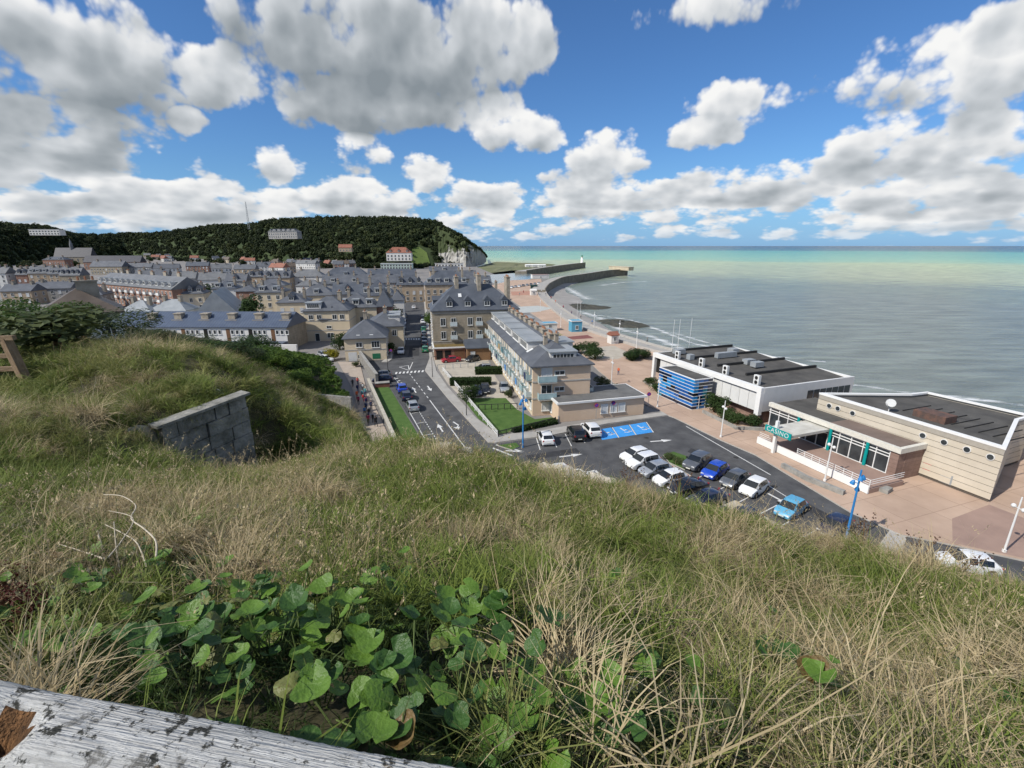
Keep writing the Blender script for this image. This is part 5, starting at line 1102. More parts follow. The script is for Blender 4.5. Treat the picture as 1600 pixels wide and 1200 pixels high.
shrub('shrub', 'round dark green bush on the lawn corner', P(732, 626), 4.0, 3.4, lm_hedge, 1, 2400, .06); shrub('shrub', 'small round bush beside the silver car', P(795, 621), 2.0, 1.6, lm_olive, 2, 1200, .08)
shrub('shrub', 'yellow-green flowering bush by the white cars', P(519, 563), 4.2, 3.0, leaf_mat('yellow_leaf', (.16, .15, .01), (.34, .30, .03)), 0, 1800, .07); shrub('shrub', 'dark ivy-clad bush against the tall cream house', P(531, 546), 4.5, 5.0, lm_hedge, 1, 2200, .06)
shrub('shrub', 'dark green hedge bush at the street corner', P(611, 552), 3.6, 3.2, lm_hedge, 2, 2000, .06); shrub('shrub', 'tuft of weeds on top of the flint wall', P(556, 573, .1), 2.2, 1.4, lm_olive, 2, 900, .09)
for i, (x, y) in enumerate(((615, 532), (617, 522), (620, 512), (622, 503), (624, 494), (626, 487))):
    shrub('street_tree', 'leafy street tree in the row beside the parked cars', P(x, y), 5.0, 7.5, lm_green if i % 2 else lm_hedge, i % 3, 2200, .07, 'tree', .5, 'row of street trees')
shrub('street_tree', 'single green tree by the pavement left of the stone house', P(672, 516), 5, 6, lm_green, 1, 2000, .07, 'tree', .5)
for i, (x, y) in enumerate(((330, 476), (396, 508), (120, 420), (168, 418), (236, 412), (215, 424), (365, 414))): shrub('garden_tree', 'dark garden tree between the roofs of the old town', P(x, y), 9, 10, lm_hedge, i % 3, 1800, .09, 'tree', .5, 'trees between the houses')
# traffic island greenery
for x, y in ((1046, 717), (1060, 724), (1070, 728)): shrub('shrub', 'small low shrub on the traffic island', P(x, y), 1.7, .9, lm_olive, 0, 900, .09, group='island shrubs')
slab('traffic_island', [(1036, 712), (1052, 707), (1078, 716), (1084, 726), (1070, 735), (1046, 724)], -.01, .14, [m_kerb, m_lawn]); slab('traffic_island', [(778, 697), (806, 693), (812, 699), (800, 704)], -.01, .14, [m_kerb, m_lawn])
# ================================================================ VEHICLES
def paint(name, c, metal=.0):
    if name in MATS: return MATS[name]
    m = mat(name, c, .35, var=.04, scale=1, spec=.5); b = m.node_tree.nodes['Principled BSDF']; b.inputs['Coat Weight'].default_value = .8; b.inputs['Coat Roughness'].default_value = .06; b.inputs['Metallic'].default_value = metal; return m
m_tyre = mat('tyre_rubber', (.018, .018, .018), .9, var=.2); m_rim = mat('wheel_rim', (.42, .43, .44), .35, var=.1, metal=.8); m_cglass = mat('car_glass', (.012, .016, .02), .06, var=.2, spec=.7)
m_head = mat('headlamp_lens', (.65, .66, .66), .15, var=.05, spec=.7); m_tail = mat('tail_lamp_lens', (.35, .015, .012), .2, var=.05, spec=.6); m_trim = mat('black_trim', (.02, .02, .02), .7, var=.2); m_plate = mat('number_plate', (.70, .70, .62), .6, var=.04)
KINDS = {   # stations: x, low, belt, top, half widths low / belt / top
 'hatch': (4.05, [(-2.02, .38, .66, .70, .66, .70, .64), (-1.94, .24, .80, .93, .78, .82, .70), (-1.78, .22, .92, 1.02, .82, .86, .70), (-1.32, .20, .95, 1.42, .84, .87, .66), (-.2, .18, .95, 1.50, .85, .88, .68), (.42, .18, .94, 1.43, .85, .88, .66), (1.12, .20, .90, .98, .84, .86, .74), (1.72, .22, .78, .84, .80, .82, .72), (1.95, .26, .62, .68, .70, .74, .66), (2.03, .36, .52, .55, .60, .64, .58)], 1.22, -1.26, .31),
 'suv': (4.4, [(-2.2, .42, .74, .80, .70, .74, .68), (-2.12, .30, .92, 1.04, .84, .87, .76), (-1.95, .28, 1.04, 1.14, .86, .90, .74), (-1.62, .26, 1.06, 1.58, .88, .91, .72), (-.3, .25, 1.06, 1.66, .88, .92, .74), (.45, .25, 1.05, 1.58, .88, .92, .72), (1.12, .26, 1.02, 1.10, .88, .90, .78), (1.85, .28, .94, .99, .86, .87, .77), (2.12, .32, .76, .82, .76, .80, .72), (2.2, .42, .60, .64, .66, .70, .62)], 1.34, -1.36, .35),
 'sedan': (4.6, [(-2.3, .38, .70, .74, .68, .72, .66), (-2.2, .24, .86, .96, .80, .84, .72), (-1.75, .22, .95, 1.03, .84, .87, .72), (-1.05, .20, .95, 1.40, .85, .88, .66), (-.2, .18, .95, 1.46, .86, .89, .68), (.45, .18, .94, 1.40, .86, .89, .66), (1.25, .20, .90, .97, .85, .87, .74), (1.95, .22, .80, .85, .82, .84, .72), (2.22, .26, .64, .70, .72, .76, .68), (2.3, .36, .54, .57, .62, .66, .6)], 1.38, -1.35, .32),
 'van': (4.9, [(-2.45, .40, .9, 1.9, .80, .88, .76), (-2.38, .28, 1.05, 1.96, .88, .92, .80), (-1.4, .26, 1.06, 2.0, .90, .94, .82), (-.2, .25, 1.06, 2.0, .90, .94, .82), (.85, .25, 1.05, 1.92, .90, .94, .78), (1.65, .26, 1.02, 1.12, .90, .92, .80), (2.2, .28, .92, .98, .86, .88, .76), (2.42, .34, .70, .76, .76, .8, .7), (2.46, .4, .6, .64, .7, .72, .66)], 1.5, -1.5, .34)}
CARM = {}
def car_meshes(kind):
    if kind in CARM: return CARM[kind]
    Ln, S, xf, xr, wr = KINDS[kind]; rings = []
    for (x, lo, be, to, wl, wb, wt) in S:
        mid = lo+(be-lo)*.55
        rings.append([(x, -wl, lo), (x, -wb-.02, mid), (x, -wb, be), (x, -wt, to-.03), (x, -wt*.86, to), (x, wt*.86, to), (x, wt, to-.03), (x, wb, be), (x, wb+.02, mid), (x, wl, lo)])
    mb = MB(); n = 10; vs = [v for r in rings for v in r]; fs = []
    for i in range(len(S)-1):
        for k in range(n): fs.append((i*n+k, i*n+(k+1) % n, (i+1)*n+(k+1) % n, (i+1)*n+k))
    fs.append(tuple(range(n))[::-1]); fs.append(tuple((len(S)-1)*n+k for k in range(n))); mb.add(vs, fs)
    body = mb.mesh('body', m_trim, True)
    bm_ = bmesh.new(); bm_.from_mesh(body); bmesh.ops.recalc_face_normals(bm_, faces=bm_.faces); bm_.to_mesh(body); bm_.free(); body.set_sharp_from_angle(angle=R(24))
    def panel(name, q, m, off=.012, ins=.10):
        q = [Vector(p) for p in q]; c = sum(q, Vector())/len(q); nr = (q[1]-q[0]).cross(q[2]-q[0]).normalized()
        if nr.dot(c-Vector((0, 0, .8))) < 0: nr = -nr
        q = [p+(c-p)*ins+nr*off for p in q]; me = MB().add(q, [tuple(range(len(q)))]).mesh(name, m); return me
    parts = [('body', body)]
    cab = [i for i, s in enumerate(S) if s[3]-s[2] > .3]; a, b = cab[0], cab[-1]
    R_ = rings
    parts.append(('windscreen', panel('windscreen', [R_[b][3], R_[b][6], R_[b+1][6], R_[b+1][3]], m_cglass, .042, .05)))
    parts.append(('rear_window', panel('rear_window', [R_[a-1][3], R_[a-1][6], R_[a][6], R_[a][3]] if a > 0 else [(S[0][0]-.01, -.7, 1.15), (S[0][0]-.01, .7, 1.15), (S[0][0]-.01, .65, 1.75), (S[0][0]-.01, -.65, 1.75)], m_cglass, .042, .08)))
    for sd_ in (0, 1):
        j0, j1 = (2, 3) if sd_ == 0 else (7, 6)
        for i in cab[:-1]:
            if kind == 'van' and i < b-1: continue
            parts.append(('side_window', panel('side_window', [R_[i][j0], R_[i+1][j0], R_[i+1][j1], R_[i][j1]], m_cglass, .03, .07)))
        parts.append(('side_window', panel('side_window', [R_[b][j0], R_[b+1][j0], R_[b+1][j1], R_[b][j1]], m_cglass, .03, .12)))
    wm = MB(); wm.tube([(0, -.1, 0), (0, .1, 0)], wr, 20, 0); wm.tube([(0, -.108, 0), (0, .108, 0)], wr*.62, 14, 1); wmesh = wm.mesh('wheel', [m_tyre, m_rim])
    wb = S[4][5]
    for x in (xf, xr):
        for y in (-1, 1): parts.append(('wheel_arch', MB().tube([(x, y*(wb-.12), wr+.02), (x, y*(wb+.024), wr+.02)], wr*1.2, 20).mesh('wheel_arch', m_trim)))
    xe = S[-2][0]; zt = S[-2][3]
    li = [('headlight', MB().box(xe-.16, xe+.03, y-.17, y+.17, zt-.12, zt+.02).mesh('headlight', m_head)) for y in (-.56, .56)]
    xr_ = S[1][0]; zr = S[1][2]
    li += [('tail_light', MB().box(xr_-.05, xr_+.1, y-.1, y+.1, zr-.12, zr+.12).mesh('tail_light', m_tail)) for y in (-.7, .7)]
    li += [('number_plate', MB().box(S[0][0]-.03, S[0][0]+.02, -.26, .26, .50, .61).mesh('number_plate', m_plate)), ('number_plate', MB().box(S[-1][0]-.02, S[-1][0]+.03, -.26, .26, .42, .53).mesh('number_plate', m_plate))]
    mi = [('door_mirror', MB().box(S[b+1][0]-.45, S[b+1][0]-.28, y-.1, y+.1, S[b][2]+.02, S[b][2]+.15).mesh('door_mirror', m_trim)) for y in (-wb-.08, wb+.08)]
    gr = [('grille', MB().box(S[-1][0]-.05, S[-1][0]+.012, -.42, .42, .40, .50).mesh('grille', m_trim))]
    CARM[kind] = (parts+li+mi+gr, wmesh, [(x, y*(wb-.075), wr) for x in (xf, xr) for y in (-1, 1)]); return CARM[kind]
def car(label, nose, tail, colour, kind='hatch', z=0.0, group='cars parked in the town', small=False):
    p, q = P(*nose), P(*tail); c = (p+q)/2; d = p-q; parts, wmesh, wp = car_meshes(kind)
    t = thing('parked_car', label, 'car', (c.x, c.y, z+.006), math.atan2(d.y, d.x), group)
    for nm, me in parts:
        if small and nm in ('number_plate', 'door_mirror', 'grille'): continue
        o = obj(nm, me, t)
        if nm == 'body': o.material_slots[0].link = 'OBJECT'; o.material_slots[0].material = colour
    for w in wp: obj('wheel', wmesh, t, w)
    return t
WH = paint('white_car_paint', (.72, .73, .73)); BK = paint('black_car_paint', (.012, .013, .016)); GY = paint('grey_car_paint', (.13, .14, .155), .4); SV = paint('silver_car_paint', (.42, .44, .46), .5); BL = paint('blue_car_paint', (.01, .06, .42)); LB = paint('light_blue_car_paint', (.10, .36, .55)); RD = paint('red_car_paint', (.35, .015, .03)); GN = paint('green_car_paint', (.01, .16, .07)); NV = paint('navy_car_paint', (.015, .022, .055), .2)
CP_ = 'cars in the casino car park'
car('dark grey SUV beside the planted traffic island', (1071, 739), (1105, 719), GY, 'suv', group=CP_); car('small bright blue car with black roof between two grey cars', (1103, 750), (1129, 734), BL, 'hatch', group=CP_)
car('blue-grey hatchback between the bright blue and the white car', (1129, 766), (1164, 746), GY, 'hatch', group=CP_); car('white rounded small car right of the blue-grey hatchback', (1160, 779), (1193, 758), WH, 'hatch', group=CP_)
car('light blue hatchback alone in its bays', (1216, 814), (1251, 790), LB, 'hatch', group=CP_); car('navy car close to the blue lamp post', (1285, 842), (1320, 820), NV, 'hatch', group=CP_)
for i, (x, y, c, k, w_) in enumerate(((991, 718, WH, 'hatch', 'first white car at the tip of the pale reservation'), (1003, 729, WH, 'suv', 'second white car of the row by the pale reservation'), (1022, 741, SV, 'hatch', 'silver hatchback between two white cars'), (1045, 755, WH, 'hatch', 'white hatchback between the silver and the black car'), (1073, 769, BK, 'sedan', 'black saloon next to the white hatchback'), (1104, 787, NV, 'sedan', 'dark saloon half hidden by the dry stalks'), (1156, 818, NV, 'hatch', 'dark blue car just showing over the grass edge'))):
    car(w_, (x-17, y+4), (x+19, y-5), c, k, group=CP_)
car('small white car parked facing the lawn fence', (848, 681), (857, 698), WH, 'hatch', group=CP_); car('black estate car between the two white cars by the annex', (893, 673), (907, 693), BK, 'suv', group=CP_); car('white SUV next to the blue disabled bays', (914, 668), (932, 687), WH, 'suv', group=CP_)
car('white car almost hidden by the chalky cliff edge', (850, 750), (886, 742), WH, 'hatch', group=CP_); car('white van behind the grass at the road end', (1478, 884), (1540, 893), WH, 'hatch', group=CP_)
car('black car in the court below the balconies', (759, 620), (757, 605), BK, 'hatch'); car('silver car in the court by the small bush', (790, 617), (786, 603), SV, 'hatch'); car('dark car half behind the round bush', (747, 622), (743, 610), NV, 'hatch'); car('red saloon before the brick garages', (687, 567), (722, 564), RD, 'sedan'); car('black car before the slate lean-to', (727, 567), (750, 561), BK, 'hatch'); car('dark car in the corner of the garage court', (745, 559), (764, 556), BK, 'hatch'); car('grey car behind the shorter hedge', (742, 580), (770, 578), SV, 'hatch')
ST = 'cars parked along the street'
for (x, y, c, k, w_) in ((628, 611, BL, 'hatch', 'blue car at the head of the kerb bays'), (634.5, 623, NV, 'hatch', 'dark blue car between the blue and the silver one'), (644.5, 639, SV, 'hatch', 'silver car next to the empty kerb bays')):
    car(w_, (x-4, y-7), (x+4, y+7), c, k, group=ST)
car('dark car behind the red brick planter', (590, 597), (606, 596), NV, 'hatch', group=ST); car('grey car behind the dark one in the walled bay', (589, 590), (604, 589), GY, 'hatch', group=ST)
cl_ = [(626.5, 552, WH, 'hatch', 'white car'), (628, 538, WH, 'van', 'white van'), (629, 523, BK, 'hatch', 'black car'), (629.5, 514, SV, 'hatch', 'silver car'), (630.5, 507, WH, 'hatch', 'white car under the trees'), (631.5, 500.5, GY, 'hatch', 'grey car'), (632.5, 495, BK, 'hatch', 'black car under the trees')]
for x, y, c, k, w_ in cl_: car(w_+' in the row beside the street trees', (x, y+2.6), (x+.6, y-2.6), c, k, group=ST)
for x, y, c, k, w_ in ((664.5, 549, GN, 'hatch', 'bright green car'), (663.5, 540, BK, 'hatch', 'black car'), (663, 534, NV, 'hatch', 'navy car'), (662.6, 525, GY, 'suv', 'grey car'), (662, 517, GN, 'hatch', 'dark green car'), (661, 505, WH, 'hatch', 'white car'), (660.6, 499, BK, 'hatch', 'small black car')): car(w_+' at the kerb by the stone house', (x-.3, y-2.7), (x+.3, y+2.7), c, k, group=ST)
car('white car driving along the far end of the street', (647, 480), (646.6, 484), WH, 'hatch', group=ST)
car('white car beside the yellow bush', (519, 567), (504, 561), WH, 'hatch'); car('silver car behind the white one near the yellow bush', (514, 560), (499, 555), SV, 'hatch')
for i in range(14): x = 26+i*7.5; car('small parked car in the line before the brick houses', (x, 452-i*.1), (x+4, 449.5-i*.1), random.choice([WH, BK, SV, BL, RD, GY]), 'hatch', group='cars lined up on the far quay', small=True)
for i in range(9): x = 792+i*6; car('small car parked on the quay by the harbour water', (x, 452-i*.9), (x+3, 450.5-i*.9), random.choice([WH, BK, SV, BL, GY]), 'hatch', group='cars on the harbour quay', small=True)
# ================================================================ PEOPLE
skin = mat('skin', (.48, .28, .19), .7, var=.06); hairs = [mat('hair_'+n, c, .8, var=.15) for n, c in (('dark', (.025, .018, .014)), ('grey', (.35, .34, .33)), ('fair', (.30, .20, .10)))]
def person_mesh(name, stride, arm, lean=0.0):
    me = bpy.data.meshes.new(name+'_skel'); V_ = [(0, 0, .95), (0, .01, 1.12), (0, .0+lean*.4, 1.38), (0, lean*.6, 1.50), (0, lean*.7+.01, 1.60), (0, lean*.7+.02, 1.70)]
    E_ = [(0, 1), (1, 2), (2, 3), (3, 4), (4, 5)]; Rr = [(.15, .12), (.135, .105), (.17, .11), (.055, .055), (.085, .095), (.075, .085)]
    def add(p, par, r): V_.append(p); E_.append((par, len(V_)-1)); Rr.append(r); return len(V_)-1
    for s in (-1, 1):
        st = stride*s
        h = add((s*.09, 0, .90), 0, (.10, .10)); k = add((s*.10, st*.5+.03, .50), h, (.062, .065)); a = add((s*.10, st-.04*(1 if st < 0 else 0), .09+(.06 if st < -.1 else 0)), k, (.042, .045)); add((s*.11, st+.14, .04+(.03 if st < -.1 else 0)), a, (.04, .032))
        sh = add((s*.19, lean*.4, 1.40), 2, (.062, .062)); e = add((s*.25, -st*arm*.5+lean*.3-.03, 1.14), sh, (.045, .045)); w = add((s*.25, -st*arm+.08+lean*.3, .92), e, (.034, .034)); hp = add((s*.245, -st*arm+.12+lean*.3, .84), w, (.038, .022))
        for q in range(4): add((s*(.23+.012*q), -st*arm+.15+lean*.3-.012*q, .765+.008*abs(q-1.5)), hp, (.010, .010))
        add((s*.215, -st*arm+.17+lean*.3, .83), hp, (.011, .011))
    add((0, lean*.7+.125, 1.60), 4, (.018, .02))
    me.from_pydata(V_, E_, []); o = bpy.data.objects.new(name, me); col.objects.link(o); sk = o.modifiers.new('s', 'SKIN'); sk.use_smooth_shade = True
    for i, v in enumerate(me.skin_vertices[0].data): v.radius = Rr[i]; v.use_root = (i == 0)
    ss = o.modifiers.new('u', 'SUBSURF'); ss.levels = 1; bpy.context.view_layer.update()
    m2 = bpy.data.meshes.new_from_object(o.evaluated_get(bpy.context.evaluated_depsgraph_get())); bpy.data.objects.remove(o); m2.materials.clear()
    for mm in (skin, cl_m[2], cl_m[2], hairs[0], m_trim): m2.materials.append(mm)
    for p in m2.polygons:
        c = p.center; i = 1
        if c.z > 1.47: i = 0 if (c.y > .045+lean*.7 and c.z < 1.70) or c.z < 1.55 else 3
        elif c.z > .93 or abs(c.x) > .2: i = 1 if c.z > .90 else 0
        elif c.z > .10: i = 2
        else: i = 4
        p.material_index = i
    return m2
PM = [person_mesh('walker_a', .26, .8), person_mesh('walker_b', -.24, .9, .03), person_mesh('stander', .05, .3)]
tops = [mat('top_'+n, c, .85, var=.12, scale=4) for n, c in (('red', (.42, .03, .03)), ('navy', (.02, .03, .08)), ('black', (.02, .02, .022)), ('orange', (.60, .12, .04)), ('white', (.62, .62, .6)), ('blue', (.06, .18, .40)), ('crimson', (.30, .015, .06)), ('teal', (.10, .30, .32)), ('grey', (.18, .18, .19)), ('plum', (.14, .03, .10)))]
tname = ['red', 'navy', 'black', 'orange', 'white', 'blue', 'crimson', 'teal', 'grey', 'plum']
pants = [mat('trousers_'+n, c, .9, var=.12) for n, c in (('navy', (.025, .03, .055)), ('beige', (.28, .22, .15)), ('black', (.015, .015, .016)), ('jeans', (.05, .08, .16)))]; pname = ['navy', 'beige', 'black', 'blue']
def person(label, x, y, z, head, top, pt, hr=0, k=0, s=1.0, bag=None, group=None):
    p = P(x, y, z); t = thing('person', label, 'person', (p.x, p.y, p.z), head, group); b = obj('body', PM[k], t); b.scale = (s, s, s)
    for i, mm in ((1, tops[top]), (2, pants[pt]), (3, hairs[hr])): b.material_slots[i].link = 'OBJECT'; b.material_slots[i].material = mm
    if bag is not None: MB().box(-.16, .16, -.30, -.11, 1.0, 1.45).box(-.12, .12, -.36, -.301, 1.05, 1.28).build('backpack', tops[bag], t)
wk = [(551.5, 605, 2, 2, 0, None), (559.5, 602, 0, 0, 0, None), (559.5, 613.5, 9, 3, 1, 1), (567.5, 612, 2, 1, 0, 4), (558.5, 624.5, 3, 1, 1, None), (566.5, 622, 4, 0, 2, 7), (571, 619.5, 7, 3, 0, None), (568.5, 629, 7, 1, 0, 0), (560.5, 633, 6, 2, 0, None), (572, 635, 6, 0, 0, 1), (572, 643, 8, 2, 1, 1), (580.5, 641, 1, 0, 0, None), (576.5, 652, 8, 3, 1, 2), (570.5, 650, 5, 2, 2, None), (583.5, 661, 4, 2, 1, 2), (576, 664, 6, 2, 0, None), (588, 667, 2, 2, 0, None), (575, 658, 1, 0, 0, 8)]
for i, (x, y, tp, pt, hr, bg_) in enumerate(wk):
    person('walker in %s top and %s trousers %son the sandy path' % (tname[tp], pname[pt], 'with a %s backpack ' % tname[bg_] if bg_ is not None else ''), x, y, .10, random.uniform(-.3, .5)+ANG, tp, pt, hr, i % 3, random.uniform(.94, 1.06), bg_, 'walkers on the path')
for i, (x, y) in enumerate(((861, 468), (868, 474), (880, 483), (893, 492), (907, 499.5), (925, 507), (1011, 536.5), (853, 462), (846, 457), (812, 462), (818, 458), (966, 586), (1050, 566))):
    person('tiny stroller in %s top on the promenade' % tname[(i*3) % 10], x, y, .36 if i < 9 else .13, random.uniform(0, 6), (i*3) % 10, i % 4, i % 3, i % 3, 1, None, 'strollers on the promenade')
# terrace chairs behind the casino glass are hidden by reflections; a few tables outside
# ================================================================ CLIFF TOP IN THE FOREGROUND
C = CAMZ
def pyz(x, y, Y): p = PY(x, y, Y); return (p.x, p.y, p.z)
ctl = [(-8, -6, C-1.4), (0, -6, C-1.5), (8, -6, C-1.9), (-3, 0, C-1.55), (0, 0, C-1.6), (3, 0, C-2.0), (-14, 0, C-1.7), (12, -4, C-3.2), (9, 0, C-3.4),
       pyz(800, 1200, 1.2), pyz(0, 1200, 1.15), pyz(1600, 1200, 1.6), pyz(800, 950, 2.6), pyz(800, 850, 4.5), pyz(800, 770, 6.5), pyz(820, 738, 8), pyz(650, 702, 10), pyz(1000, 775, 7.2), pyz(1200, 825, 6.4), pyz(1400, 872, 5.8), pyz(1600, 930, 5.2),
       pyz(1400, 1050, 2.9), pyz(1600, 1100, 2.4), pyz(1100, 1000, 2.9), pyz(400, 950, 2.7), pyz(100, 950, 2.6), pyz(300, 800, 5.5), pyz(50, 800, 5.0), pyz(560, 740, 8.6), pyz(350, 740, 8.8), pyz(230, 700, 9.0), pyz(50, 660, 9), pyz(170, 640, 11), pyz(200, 590, 12.4), pyz(250, 552, 14.5), pyz(130, 562, 14), pyz(40, 602, 12.5), pyz(300, 590, 12.6), pyz(350, 575, 15),
       pyz(450, 660, 17), pyz(420, 615, 22), pyz(480, 680, 18), pyz(550, 705, 16), pyz(380, 570, 24), pyz(300, 548, 22), pyz(200, 545, 22), pyz(100, 545, 24), pyz(0, 560, 24), (-26, 12, C-4.2), (-40, 20, C-6), (-45, 0, C-3), (-30, 34, C-8.5), (-18, 32, C-9), (-50, 40, C-12), (12, 4, C-6), (14, 8, C-9), (5, 10, C-6.5), (-6, 30, C-12)]
tf = tps(ctl)
edge_l = [Vector(p+(0,)) for p in ((-17, 60), (-13, 40), (-8.5, 24), (-4.6, 13), (-2.2, 10.4), (0.2, 8.5), (2.3, 7.6), (4.1, 6.7), (5.7, 6.1), (7.0, 5.5), (10, 4.0), (16, 1.0), (26, -7))]
EA = np.array([(p.x, p.y) for p in edge_l])
def edge_dist(Q):
    # signed distance beyond the cliff edge (positive outside)
    Q = np.asarray(Q, float); best = np.full(len(Q), 1e9); sg = np.zeros(len(Q))
    for i in range(len(EA)-1):
        a, b = EA[i], EA[i+1]; d = b-a; t = np.clip(((Q-a) @ d)/(d @ d), 0, 1); pr_ = a+t[:, None]*d; ds = np.hypot(*(Q-pr_).T); cr = d[0]*(Q[:, 1]-a[1])-d[1]*(Q[:, 0]-a[0])
        u = ds < best-1e-9; best = np.where(u, ds, best); sg = np.where(u, np.where(cr > 0, 1, -1), sg)
    return best*sg
def vnoise(Q, s, seed):
    r = np.random.default_rng(seed); g = r.uniform(-1, 1, (64, 64)); q = np.asarray(Q)/s; i = np.floor(q).astype(int); f = q-i; f = f*f*(3-2*f)
    a = g[i[:, 0] % 64, i[:, 1] % 64]; b = g[(i[:, 0]+1) % 64, i[:, 1] % 64]; c = g[i[:, 0] % 64, (i[:, 1]+1) % 64]; d = g[(i[:, 0]+1) % 64, (i[:, 1]+1) % 64]
    return (a*(1-f[:, 0])+b*f[:, 0])*(1-f[:, 1])+(c*(1-f[:, 0])+d*f[:, 0])*f[:, 1]
_a, _b = PY(252, 668, 9.6), PY(386, 617, 11.4)
WALL_A = np.array([_a.x, _a.y]); WALL_D = np.array([_b.x-_a.x, _b.y-_a.y]); WALL_L = float(np.hypot(*WALL_D)); WALL_D = WALL_D/WALL_L
WALL_N = np.array([WALL_D[1], -WALL_D[0]]); WALL_N = WALL_N if WALL_N[1] < 0 else -WALL_N
def ground_z(Q):
    Q = np.asarray(Q, float); z = tf(Q); z = np.minimum(z, C-1.3)
    d = edge_dist(Q)+vnoise(Q, 1.7, 3)*.35; o = np.maximum(d, 0); z = z-np.minimum(o*2.6+o**1.5*.4, 40)
    z += vnoise(Q, 1.1, 1)*.05+vnoise(Q, .45, 2)*.025
    # mound over the bunker, hollow before its wall
    back_ = np.where((fr0 := (Q-WALL_A) @ WALL_N) < -.3, 1.0, 0.0)
    z += .12*np.exp(-((Q[:, 0]+9.4)**2+(Q[:, 1]-13.6)**2)/5.0)+back_*.42*np.exp(-((((Q-WALL_A) @ WALL_D)-WALL_L*.55)/1.5)**2-((fr0+1.1)/.9)**2)+.25*np.exp(-((Q[:, 0]+8.6)**2+(Q[:, 1]-8.6)**2)/2.0)
    rel = Q-WALL_A; sx = rel @ WALL_D; fr = rel @ WALL_N
    along = 1/(1+np.exp(-(sx+.15)*6))*1/(1+np.exp((sx-WALL_L-1.2)*4))
    z -= np.where(fr > -.25, np.exp(-(np.maximum(fr, 0)/2.0)**2), np.where(sx > WALL_L+.05, np.exp(-((fr+.25)/1.3)**2), 0))*(.85+.45*np.clip(sx/WALL_L, 0, 1))*along
    # far back part falls to the town
    back = np.maximum(Q[:, 1]-27, 0)*(Q[:, 0] > -60); z -= back*1.1*(Q[:, 1] > 27)
    return np.maximum(z, -.6)
xs = np.concatenate([np.arange(-60, -14, .9), np.arange(-14, 9, .16), np.arange(9, 30, .9)]); ys = np.concatenate([np.arange(-7, 0, .5), np.arange(0, 12, .14), np.arange(12, 28, .3), np.arange(28, 60, 1.0)])
GX_, GY_ = np.meshgrid(xs, ys); Q = np.c_[GX_.ravel(), GY_.ravel()]; Z = ground_z(Q); nx = len(xs)
ii = (np.arange(len(ys)-1)[:, None]*nx+np.arange(nx-1)[None]).ravel(); faces = np.c_[ii, ii+1, ii+nx+1, ii+nx]
me = bpy.data.meshes.new('cliff_top'); me.from_pydata(np.c_[Q, Z].tolist(), [], faces.tolist()); me.polygons.foreach_set('use_smooth', [True]*len(faces))
def soil_extra(t, b, mx, vec):
    g = t.nodes.new('ShaderNodeNewGeometry'); s = t.nodes.new('ShaderNodeSeparateXYZ'); t.links.new(g.outputs['True Normal'], s.inputs[0]); r = t.nodes.new('ShaderNodeMapRange'); r.inputs[1].default_value = .40; r.inputs[2].default_value = .55; r.inputs[3].default_value = 1; r.inputs[4].default_value = 0
    t.links.new(s.outputs[2], r.inputs[0]); mm = t.nodes.new('ShaderNodeMix'); mm.data_type = 'RGBA'; t.links.new(r.outputs[0], mm.inputs[0]); t.links.new(mx.outputs[2], mm.inputs[6]); mm.inputs[7].default_value = (.42, .38, .31, 1); t.links.new(mm.outputs[2], b.inputs['Base Color'])
me.materials.append(mat('earth_and_thatch', (.035, .032, .016), .95, c2=(.085, .075, .035), scale=1.5, det=9, space='World', bump=.6, bscale=8, extra=soil_extra)); me.update()
ct = obj('cliff_top', me); ct['kind'] = 'structure'
# the green bank beyond the gully
bank_poly = [(-23.8, 66), (-38.8, 95), (-52, 104), (-85, 104), (-85, 42), (-47, 34), (-37, 48), (-31, 60), (-29, 67.4)]
bf = tps([(-23.8, 66, 5), (-28.5, 67, 4.4), (-38.8, 95, 3.6), (-34, 58.5, 11.5), (-35.5, 72.6, 7.2), (-41, 83, 7.5), (-60, 85, 9), (-60, 60, 14), (-45, 48, 14.5), (-80, 60, 14), (-80, 100, 9), (-48, 98, 4), (-30.5, 80, 4.5)])
BP = np.array(bank_poly)
def inside(Q, poly):
    Q = np.asarray(Q); c = np.zeros(len(Q), bool); n = len(poly)
    for i in range(n):
        a, b = poly[i], poly[(i+1) % n]; k = ((a[1] > Q[:, 1]) != (b[1] > Q[:, 1])); xx = (b[0]-a[0])*(Q[:, 1]-a[1])/(b[1]-a[1]+1e-12)+a[0]; c ^= k & (Q[:, 0] < xx)
    return c
bm_ = bmesh.new(); bx_ = np.arange(-85, -22, 1.2); by_ = np.arange(34, 105, 1.2)
bv = [bm_.verts.new((x, y, 0)) for x, y in bank_poly]; fce = bm_.faces.new(bv)
bmesh.ops.triangulate(bm_, faces=[fce]); bmesh.ops.subdivide_edges(bm_, edges=bm_.edges, cuts=14, use_grid_fill=True)
q2 = np.array([(v.co.x, v.co.y) for v in bm_.verts]); zz = bf(q2)+vnoise(q2, 3, 8)*.25
for v, z in zip(bm_.verts, zz): v.co.z = z
be = [e for e in bm_.edges if e.is_boundary]; ret = bmesh.ops.extrude_edge_only(bm_, edges=be)
for g in ret['geom']:
    if isinstance(g, bmesh.types.BMVert): g.co.z = -.5
bmesh.ops.recalc_face_normals(bm_, faces=bm_.faces)
bme = bpy.data.meshes.new('bank'); bm_.to_mesh(bme); bm_.free(); bme.materials.append(MATS['earth_and_thatch']); bo_ = obj('bank', bme); bo_['kind'] = 'structure'
rw = thing('retaining_wall', 'old rubble flint retaining wall holding the green bank above the path', 'wall')
